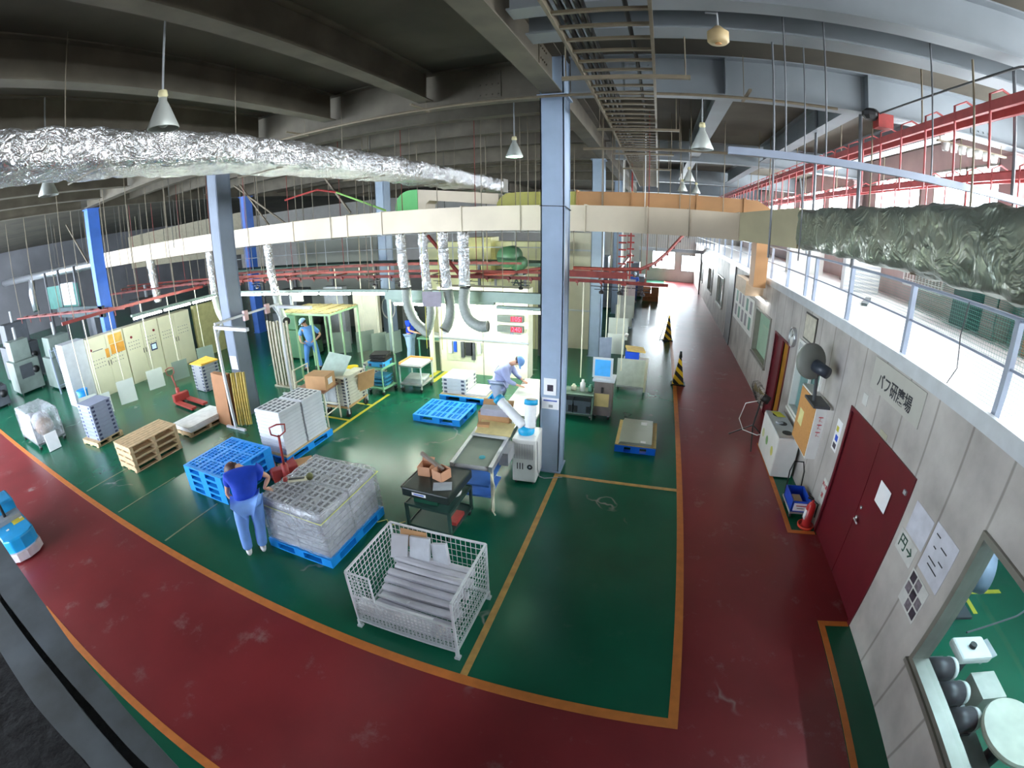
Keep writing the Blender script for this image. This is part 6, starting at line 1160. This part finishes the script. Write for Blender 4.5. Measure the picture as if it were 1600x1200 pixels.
t = thing('blue_screen', 'pale-framed bright blue panel standing on the brown-grey cabinet', 'panel', (-.98, 9.45, .94)); MB().box(-.22, .22, -.02, .02, 0, .45).build('frame', LGREY, t); MB().box(-.17, .17, -.026, -.02, .04, .41).build('panel', mat('bright_blue_panel', (80, 175, 245), .4), t)
t = thing('plate_stand', 'large pale grey board on a wheeled stand right of the blue panel', 'stand', (-.42, 11.3, 0)); MB().box(-.38, .34, -.02, .02, .14, .86).build('board', mat('pale_board', (180, 186, 178), .45), t); MB().box(.34, .40, -.3, .02, .1, .9).build('frame', CREAM, t); MB().box(-.38, .4, -.05, .35, .1, .14).build('base', MGREY, t)
for sx in (-.33, .35): caster(t, sx, 0, .05); caster(t, sx, .3, .05)
t = thing('bin_stand', 'cream stand holding a deep blue bin with yellow paper behind the pale board', 'stand', (-.36, 12.3, 0)); MB().box(-.35, .35, -.25, .25, .52, .56).build('shelf', CREAM, t)
for sx in (-.32, .32): MB().bar((sx, 0, 0), (sx, 0, .56), .05).build('leg', CREAM, t)
tag(MB().box(-.66, -.28, 12.1, 12.5, .56, .82).build('blue_bin', mat('royal_blue', (40, 90, 225), .4)), 'deep blue bin on the cream stand', 'bin'); slab('yellow_paper', (-.4, 12.3, .86), .5, .45, .05, (.0, .1, .2), mat('straw_paper', (222, 192, 110), .7), 'straw-yellow paper lying on the deep blue bin', 'paper')
tag(MB().lathe([(0, 0), (.06, .02), (.09, .1), (0, .14)], (-.75, 13.4, .9), 12).build('white_helmet', WHITE, smooth=True), 'white round item on the far plates', 'item')
for k in range(3):
    for j in range(3): tag(MB().box(-.22, .22, -.2, .2, 0, .26).box(-.14, .14, -.204, -.2, .08, .16).build('wooden_crate', mat('crate_orange', (225, 150, 100), .7), loc=(-.5 + .46 * (k % 2) + .1, 25.8, .02 + .27 * j)) if k < 2 else MB().box(-.22, .22, -.2, .2, 0, .1).build('wooden_crate', MATS['crate_orange'], loc=(-.3, 26.4, .02 + .11 * j)), 'orange-brown crate in the %s column, %s layer, far down the hall' % (('left', 'right', 'rear')[k], ('bottom', 'middle', 'top')[j]), 'crate', 'orange-brown crates down the hall')
# warning signs on the lane line
STRIPE = bpy.data.materials.new('hazard_stripes'); STRIPE.use_nodes = True; n_ = STRIPE.node_tree
b_ = n_.nodes['Principled BSDF']; tc_ = n_.nodes.new('ShaderNodeTexCoord'); sp_ = n_.nodes.new('ShaderNodeSeparateXYZ'); ad_ = n_.nodes.new('ShaderNodeMath'); ad_.operation = 'MULTIPLY_ADD'; ad_.inputs[1].default_value = .9
pp_ = n_.nodes.new('ShaderNodeMath'); pp_.operation = 'PINGPONG'; pp_.inputs[1].default_value = .13; lt_ = n_.nodes.new('ShaderNodeMath'); lt_.operation = 'LESS_THAN'; lt_.inputs[1].default_value = .065; mx_ = n_.nodes.new('ShaderNodeMixRGB')
mx_.inputs[1].default_value = (*lin((235, 190, 40)), 1); mx_.inputs[2].default_value = (*lin((40, 36, 34)), 1)
for a, b in ((tc_.outputs['Object'], sp_.inputs[0]), (sp_.outputs['X'], ad_.inputs[0]), (sp_.outputs['Z'], ad_.inputs[2]), (ad_.outputs[0], pp_.inputs[0]), (pp_.outputs[0], lt_.inputs[0]), (lt_.outputs[0], mx_.inputs[0]), (mx_.outputs[0], b_.inputs['Base Color'])): n_.links.new(a, b)
for k, (x, y, h, lb) in enumerate(((.64, 17.1, .95, 'far folding hazard sign with yellow and black stripes on the lane line'), (.86, 12.2, .82, 'near yellow and black striped cone sign on the lane line'))):
    t = thing('hazard_cone', lb, 'cone', (x, y, 0)); MB().add([(-.16, -.1, .03), (.16, -.1, .03), (.16, .1, .03), (-.16, .1, .03), (-.02, -.02, h), (.02, -.02, h), (.02, .02, h), (-.02, .02, h)], [(0, 1, 5, 4), (1, 2, 6, 5), (2, 3, 7, 6), (3, 0, 4, 7), (4, 5, 6, 7)]).build('cone_body', STRIPE, t); MB().box(-.2, .2, -.16, .16, 0, .03).build('base', BLACK, t)
    if k == 0: MB().bar((-.3, 0, 0), (-.05, 0, h), .03).bar((-.3, 0, 0), (.1, 0, .02), .02).build('stand_frame', DGREY, t)
    else: MB().cyl((0, 0, h - .05), (0, 0, h + .12), .05, .03, 10).build('cap', BLACK, t, True)
# papers on the central column
for k, (z0, z1, x0, x1) in enumerate(((1.47, 1.76, -1.66, -1.45), (1.22, 1.42, -1.69, -1.40))):
    o = MB().box(x0, x1, 6.818, 6.826, z0, z1).build('column_notice', PAPER); tag(o, ('upper white notice with a photograph', 'lower white notice with blue heading')[k] + ' on the central column', 'notice')
    if k == 0: MB().box(x0 + .06, x1 - .05, 6.814, 6.818, z0 + .07, z0 + .18).build('photograph', PH[0], o)
    else: MB().box(x0 + .03, x1 - .03, 6.814, 6.818, z1 - .06, z1 - .035).build('heading', mat('blue_print', (90, 110, 180), .6), o); MB().box(x0 + .12, x1 - .1, 6.814, 6.818, z0 + .03, z0 + .08).build('code_block', MGREY, o)
o = MB().add([(-9.5, 6.94, .0), (-9.24, 6.94, 0), (-9.24, 6.935, .34), (-9.5, 6.935, .34)], [(0, 1, 2, 3)]).build('column_sign', PAPER); o.location = (0, 0, 1.2); tag(o, 'white rounded notice on the left blue-grey column', 'notice')
tag(MB().box(-2.2, -2.08, 9.05, 9.2, 0, .05).build('small_tray', CREAM), 'small cream tray on the floor behind the central column', 'tray')
# upper deck fascia at the end of the corridor
t = thing('end_deck', 'ribbed grey upper deck rail across the far end of the corridor', 'deck', (1.2, 30.0, 2.6)); MB().box(-2.3, 1.8, -.1, .1, 0, .2).build('fascia', LGREY, t)
for k in range(28): MB().box(-2.2 + k * .14, -2.17 + k * .14, -.03, .03, .2, 1.2).build('baluster', MGREY, t)
MB().box(-2.3, 1.8, -.04, .04, 1.2, 1.25).build('top_rail', MGREY, t)
for x in (-2.2, 1.7): MB().bar((x, 0, -2.6), (x, 0, 0), .1).build('post', MGREY, t)
# ---------------------------------------------------------------- dusty beam of the platform the photograph is taken from
DUST = mat('dark_dust', (52, 54, 58), .95, 0, .4, 12, bump=1.5, bscale=18)
t = thing('platform_beam', 'dusty pale blue-grey channel beam in the lower left foreground', 'beam', (0, 0, 0)); BP = mat('dusty_blue_beam', (118, 130, 142), .6, 0, .25, 2.5, dirt=(84, 90, 90))
def ribbon(name, outer, inner, z, th, m):
    n = len(outer); vs = [(x, y, z) for x, y in outer] + [(x, y, z) for x, y in inner] + [(x, y, z - th) for x, y in outer] + [(x, y, z - th) for x, y in inner]; fs = []
    for i in range(n - 1): fs += [(i, i + 1, n + i + 1, n + i), (2 * n + i, 3 * n + i, 3 * n + i + 1, 2 * n + i + 1), (i, 2 * n + i, 2 * n + i + 1, i + 1), (n + i, n + i + 1, 3 * n + i + 1, 3 * n + i)]
    fs += [(0, n, 3 * n, 2 * n), (n - 1, 3 * n - 1, 4 * n - 1, 2 * n - 1)]
    return MB().add(vs, fs).build(name, m, t)
ribbon('outer_flange', [(-8, .40), (-3.5, .19), (-2.93, .16), (-2.42, .15), (-2.11, .14), (-1.79, .12), (-1.44, .105), (-1.16, .085), (-1.01, .07), (.4, .0)], [(-8, .06), (-3.5, .01), (-2.93, .0), (-2.42, .0), (-2.11, .01), (-1.79, .015), (-1.44, .02), (-1.16, .01), (-1.01, .01), (.4, -.06)], 3.0, .04, BP)
ribbon('inner_flange', [(-8, .02), (-2.93, -.03), (-2.0, -.015), (-1.68, -.01), (-1.3, -.02), (.4, -.09)], [(-8, -.12), (-2.93, -.16), (-2.02, -.14), (-1.65, -.14), (-1.29, -.12), (.4, -.19)], 2.985, .04, BP)
ribbon('dusty_channel', [(-8, .3), (-2.93, .05), (-1.4, .05), (.4, -.02)], [(-8, -.12), (-2.93, -.16), (-1.29, -.12), (.4, -.19)], 2.94, .2, DUST)
struct(MB().box(-14, 2.9, -3.2, -.13, 2.75, 2.93).build('floor_platform', DUST))
# ---------------------------------------------------------------- people
SKIN = mat('skin', (214, 164, 138), .5, 0, .04, 12); HAIR = mat('brown_hair', (62, 40, 34), .5, 0, .2, 30)
EYE = mat('eye_dark', (30, 24, 22), .3); LIP = mat('lip', (176, 100, 92), .5)
def skinned(name, V, E, R, m, parent, sub=2, root=0):
    me = bpy.data.meshes.new(name); me.from_pydata([tuple(v) for v in V], E, []); me.materials.append(m)
    o = bpy.data.objects.new(name, me); C.objects.link(o); o.parent = parent
    sk = o.modifiers.new('skin', 'SKIN'); sk.use_smooth_shade = True
    if not me.skin_vertices: me.attributes.new('skin', 'FLOAT', 'POINT')
    for i, r in enumerate(R):
        sv = me.skin_vertices[0].data[i]; sv.radius = r if isinstance(r, tuple) else (r, r); sv.use_root = i == root
    ss = o.modifiers.new('sub', 'SUBSURF'); ss.levels = sub; ss.render_levels = sub; return o
def ensure_skin(me):
    pass
def person(label, base, J, sleeve=.55, shirt=None, pants=None, shoes=None, hair=HAIR, cap=None, capm=None, coat=False, mask=False, face=(0, 1), curl=0.3, pants_r=1.0, hair_long=False, big=1.):
    t = thing('person', label, 'person', base); B = Vector(base); P = {k: Vector(v) - B for k, v in J.items()}
    V = []; E = []; R = []
    def v(p, r, c=None):
        V.append(p); R.append(r); i = len(V) - 1
        if c is not None: E.append((c, i))
        return i
    f = Vector((face[0], face[1], 0)).normalized()
    pel = v(P['pelvis'], (.12, .10)); mid = v(P['pelvis'].lerp(P['chest'], .5), (.115, .095), pel); ch = v(P['chest'], (.125, .105), mid); nk = v(P['neck'], .052, ch)
    hd = P['head']; up = (hd - P['neck']).normalized(); h0 = v(hd - up * .06 + f * .01, .066, nk); h1 = v(hd + up * .01 + f * .005, (.078, .088), h0); h2 = v(hd + up * .085 - f * .005, .062, h1)
    v(hd + f * .105 - up * .012, .013, h1)
    for s in 'LR':
        sh, el, wr = P['sh' + s], P['el' + s], P['wr' + s]
        a = v(sh, .052, ch); b = v(sh.lerp(el, .5), .044, a); c = v(el, .037, b); d = v(el.lerp(wr, .4), .036, c); e = v(wr, .024, d)
        fd = (P['hd' + s] - wr).normalized(); side = fd.cross(Vector((0, 0, 1))); side = side.normalized() if side.length > .1 else f.cross(Vector((0, 0, 1))); nrm = side.cross(fd)
        pm = v(wr + fd * .055, (.028, .018), e)
        for k, (off, ln) in enumerate(((-.027, .062), (-.009, .075), (.009, .08), (.027, .07))):
            r0 = v(wr + fd * .085 + side * off, .0095, pm); r1 = v(wr + fd * (.085 + ln * .5) + side * off * 1.1 - nrm * .01 * curl, .0085, r0); v(wr + fd * (.085 + ln * .85) + side * off * 1.1 - nrm * .05 * curl, .007, r1)
        sg = 1 if s == 'L' else -1; r0 = v(wr + fd * .04 + side * sg * .035, .0105, pm); v(wr + fd * .075 + side * sg * .055, .009, r0)
        hp, kn, an = P['hip' + s], P['kn' + s], P['an' + s]
        a = v(hp, .085, pel); b = v(hp.lerp(kn, .5), .075, a); c = v(kn, .055, b); d = v(kn.lerp(an, .35), .055, c); e = v(an, .035, d); v(an + f * .1 - Vector((0, 0, .04)), .035, e)
    skinned('body', V, E, R, SKIN, t)
    # shirt / coat
    V, E, R = [], [], []; k_ = 1.22
    bot = P['pelvis'] + (P['pelvis'] - P['chest']).normalized() * (.02 if not coat else 0)
    a0 = v(bot, (.16 * big, .135 * big)); a1 = v(P['pelvis'].lerp(P['chest'], .5), (.16 * big, .135 * big), a0); a2 = v(P['chest'], (.18 * big, .14 * big), a1); v(P['chest'].lerp(P['neck'], .75), .075, a2)
    if coat:
        c1 = v(P['pelvis'] * .72 + (P['knL'] + P['knR']) * .14, (.19, .16), a0); v((P['knL'] + P['knR']) / 2, (.2, .17), c1)
    for s in 'LR':
        sh, el, wr = P['sh' + s], P['el' + s], P['wr' + s]; b0 = v(sh, .08 * big, a2)
        if sleeve <= 1: v(sh.lerp(el, sleeve), .07 * big, b0)
        else: b1 = v(el, .058, b0); v(el.lerp(wr, .85), .045, b1)
    skinned('coat' if coat else 'shirt', V, E, R, shirt, t)
    V, E, R = [], [], []
    p0 = v(P['pelvis'] + (P['chest'] - P['pelvis']).normalized() * .03, (.15 * big, .13 * big))
    for s in 'LR':
        hp, kn, an = P['hip' + s], P['kn' + s], P['an' + s]; b0 = v(hp, .115 * big, p0); b1 = v(hp.lerp(kn, .5), .105 * big, b0); b2 = v(kn, .075 * pants_r, b1); b3 = v(kn.lerp(an, .5), .075 * pants_r, b2); v(an + Vector((0, 0, .0)), .066 * pants_r, b3)
    skinned('trousers', V, E, R, pants, t)
    for s in 'LR':
        an = P['an' + s]; c = an + f * .055; c.z = .045 - B.z; M = Matrix((Vector((-f.y, f.x, 0)), f, Vector((0, 0, 1)))).transposed()
        b = MB().sph((0, 0, 0), 1, 14, (.048, .135, .048)); b.v = [tuple(c + M @ Vector((p[0], p[1], max(p[2], -.04)))) for p in b.v]; b.build('shoe', shoes or WHITE, t, True)
    Q = Matrix((f.cross(up).normalized(), (up.cross(f.cross(up))).normalized(), up)).transposed()
    def headpiece(name, m, r, c, zmin, ymax, sz=(1, 1, 1)):
        b = MB().sph((0, 0, 0), r, 18, sz); b.v = [tuple(hd + c + Q @ Vector((p[0], min(p[1], ymax + .3 * max(0, p[2])), max(p[2], zmin)))) for p in b.v]; return b.build(name, m, t, True)
    headpiece('hair', hair, .122 if hair_long else .102, Q @ Vector((0, -.018, .03)), -.11 if hair_long else -.05, .055, (.95, 1.05, 1.15 if hair_long else 1.05))
    if cap:
        headpiece('cap', capm, .112, Q @ Vector((0, -.005, .045)), -.01, .2, (1, 1.08, 1)); b = MB(); b.v = []; 
        pv = [hd + Q @ Vector((x, y, z)) for x, y, z in ((-.07, .085, .04), (.07, .085, .04), (.055, .16, .03), (-.055, .16, .03))]; b.add(pv + [p + up * .008 for p in pv], [(3, 2, 1, 0), (4, 5, 6, 7), (0, 1, 5, 4), (1, 2, 6, 5), (2, 3, 7, 6), (3, 0, 4, 7)]).build('cap_peak', capm, t)
    if mask: MB().sph(hd + Q @ Vector((0, .075, -.035)), .05, 12, (1, .8, .8)).build('face_mask', WHITE, t, True)
    for sx in (-1, 1):
        MB().sph(hd + Q @ Vector((sx * .032, .083, .015)), .009, 8).build('eye', EYE, t, True); MB().sph(hd + Q @ Vector((sx * .086, 0, -.005)), .022, 10, (.5, .8, 1.2)).build('ear', SKIN, t, True)
    if not mask: MB().sph(hd + Q @ Vector((0, .084, -.045)), .016, 8, (1.3, .5, .4)).build('mouth', LIP, t, True)
    return t
BS = mat('royal_blue_shirt', (8, 62, 190), .8, 0, .08, 9, bump=.4, bscale=12); LBT = mat('light_blue_trousers', (122, 168, 240), .8, 0, .06, 8, bump=.4, bscale=10)
person('person in royal blue shirt and light blue trousers bending over the wrapped stack', (-4.95, 3.22, 0),
       dict(pelvis=(-4.88, 3.23, .88), chest=(-5.06, 3.42, 1.14), neck=(-5.18, 3.50, 1.22), head=(-5.29, 3.49, 1.19), shL=(-5.22, 3.28, 1.16), shR=(-4.94, 3.60, 1.17), elL=(-5.26, 3.22, .92), wrL=(-5.12, 3.25, .76), hdL=(-5.06, 3.34, .70), elR=(-4.84, 3.72, 1.03), wrR=(-4.87, 3.60, .89), hdR=(-4.81, 3.64, .875),
            hipL=(-4.95, 3.18, .84), hipR=(-4.79, 3.33, .84), knL=(-5.02, 3.14, .46), knR=(-4.86, 3.33, .46), anL=(-5.02, 3.10, .09), anR=(-4.88, 3.27, .09)),
       .6, BS, LBT, WHITE, mat('dark_brown_hair', (70, 42, 38), .5, 0, .2, 30), face=(-.8, .6), hair_long=True, pants_r=1.2, big=1.14)
MB_ = mat('mid_blue_uniform', (104, 158, 226), .8, 0, .06, 8, bump=.4, bscale=10)
person('person in mid blue uniform with cap and white mask, inside the green rack', (-10.0, 10.4, 0),
       dict(pelvis=(-9.95, 10.42, .92), chest=(-9.97, 10.40, 1.24), neck=(-10.0, 10.38, 1.43), head=(-10.06, 10.33, 1.55), shL=(-10.1, 10.24, 1.36), shR=(-9.84, 10.54, 1.36), elL=(-10.18, 10.2, 1.1), wrL=(-10.05, 10.12, .96), hdL=(-9.98, 10.2, .93), elR=(-9.66, 10.62, 1.12), wrR=(-9.76, 10.45, .97), hdR=(-9.85, 10.38, .93),
            hipL=(-10.02, 10.34, .86), hipR=(-9.88, 10.5, .86), knL=(-10.08, 10.3, .48), knR=(-9.82, 10.55, .48), anL=(-10.16, 10.34, .09), anR=(-9.78, 10.58, .09)),
       .8, MB_, mat('mid_blue_trousers', (92, 146, 220), .8, 0, .06, 8), BLACK, HAIR, True, mat('pale_blue_cap', (160, 196, 236), .8), mask=True, face=(-.75, -.55))
person('person in bright blue shirt and pale trousers working at the green table', (-7.20, 11.98, 0),
       dict(pelvis=(-7.20, 11.98, .9), chest=(-7.15, 11.98, 1.22), neck=(-7.08, 11.98, 1.38), head=(-7.02, 11.98, 1.5), shL=(-7.14, 12.16, 1.32), shR=(-7.14, 11.80, 1.32), elL=(-7.06, 12.18, 1.08), wrL=(-6.86, 12.10, 1.02), hdL=(-6.76, 12.06, .99), elR=(-7.08, 11.74, 1.08), wrR=(-6.86, 11.78, 1.02), hdR=(-6.76, 11.82, .99),
            hipL=(-7.20, 12.08, .85), hipR=(-7.20, 11.88, .85), knL=(-7.20, 12.10, .47), knR=(-7.18, 11.86, .47), anL=(-7.23, 12.10, .09), anR=(-7.23, 11.86, .09)),
       .6, mat('cobalt_shirt', (20, 70, 215), .8), mat('pale_blue_trousers', (176, 204, 236), .8), WHITE, HAIR, True, mat('white_cap', (220, 232, 240), .8), face=(1, -.1))
person('person in pale lavender work coat and blue cap bending over the white table', (-3.1, 8.8, 0),
       dict(pelvis=(-3.14, 8.78, .92), chest=(-2.98, 8.80, 1.18), neck=(-2.84, 8.82, 1.30), head=(-2.73, 8.83, 1.33), shL=(-2.96, 9.0, 1.2), shR=(-2.94, 8.58, 1.2), elL=(-2.84, 9.04, .98), wrL=(-2.66, 8.96, .88), hdL=(-2.57, 8.92, .855), elR=(-2.84, 8.54, .98), wrR=(-2.66, 8.62, .88), hdR=(-2.57, 8.66, .855),
            hipL=(-3.14, 8.9, .84), hipR=(-3.14, 8.66, .84), knL=(-3.14, 8.9, .46), knR=(-3.12, 8.66, .46), anL=(-3.18, 8.9, .09), anR=(-3.18, 8.66, .09)),
       1.2, mat('lavender_coat', (160, 168, 208), .8, 0, .05, 8, bump=.6, bscale=8), mat('coat_trousers', (180, 190, 215), .8), WHITE, HAIR, True, mat('slate_blue_cap', (110, 150, 205), .8), coat=True, face=(1, -.05), big=1.25)
person('distant person in dark blue and white beside the orange-brown crates', (-1.1, 25.0, 0),
       dict(pelvis=(-1.1, 25, .9), chest=(-1.1, 25, 1.22), neck=(-1.1, 25, 1.4), head=(-1.08, 24.97, 1.52), shL=(-1.28, 25, 1.34), shR=(-.92, 25, 1.34), elL=(-1.32, 24.95, 1.1), wrL=(-1.2, 24.8, 1.0), hdL=(-1.12, 24.75, 1.0), elR=(-.88, 24.95, 1.1), wrR=(-.98, 24.8, 1.0), hdR=(-1.05, 24.75, 1.0),
            hipL=(-1.2, 25, .85), hipR=(-1.0, 25, .85), knL=(-1.2, 25, .47), knR=(-1.0, 25, .47), anL=(-1.2, 25, .09), anR=(-1.0, 25, .09)),
       .8, mat('blue_white_top', (70, 100, 190), .8), mat('navy_trousers', (60, 74, 120), .8), WHITE, HAIR, True, mat('white_cap', (220, 232, 240), .8), face=(.3, -1))
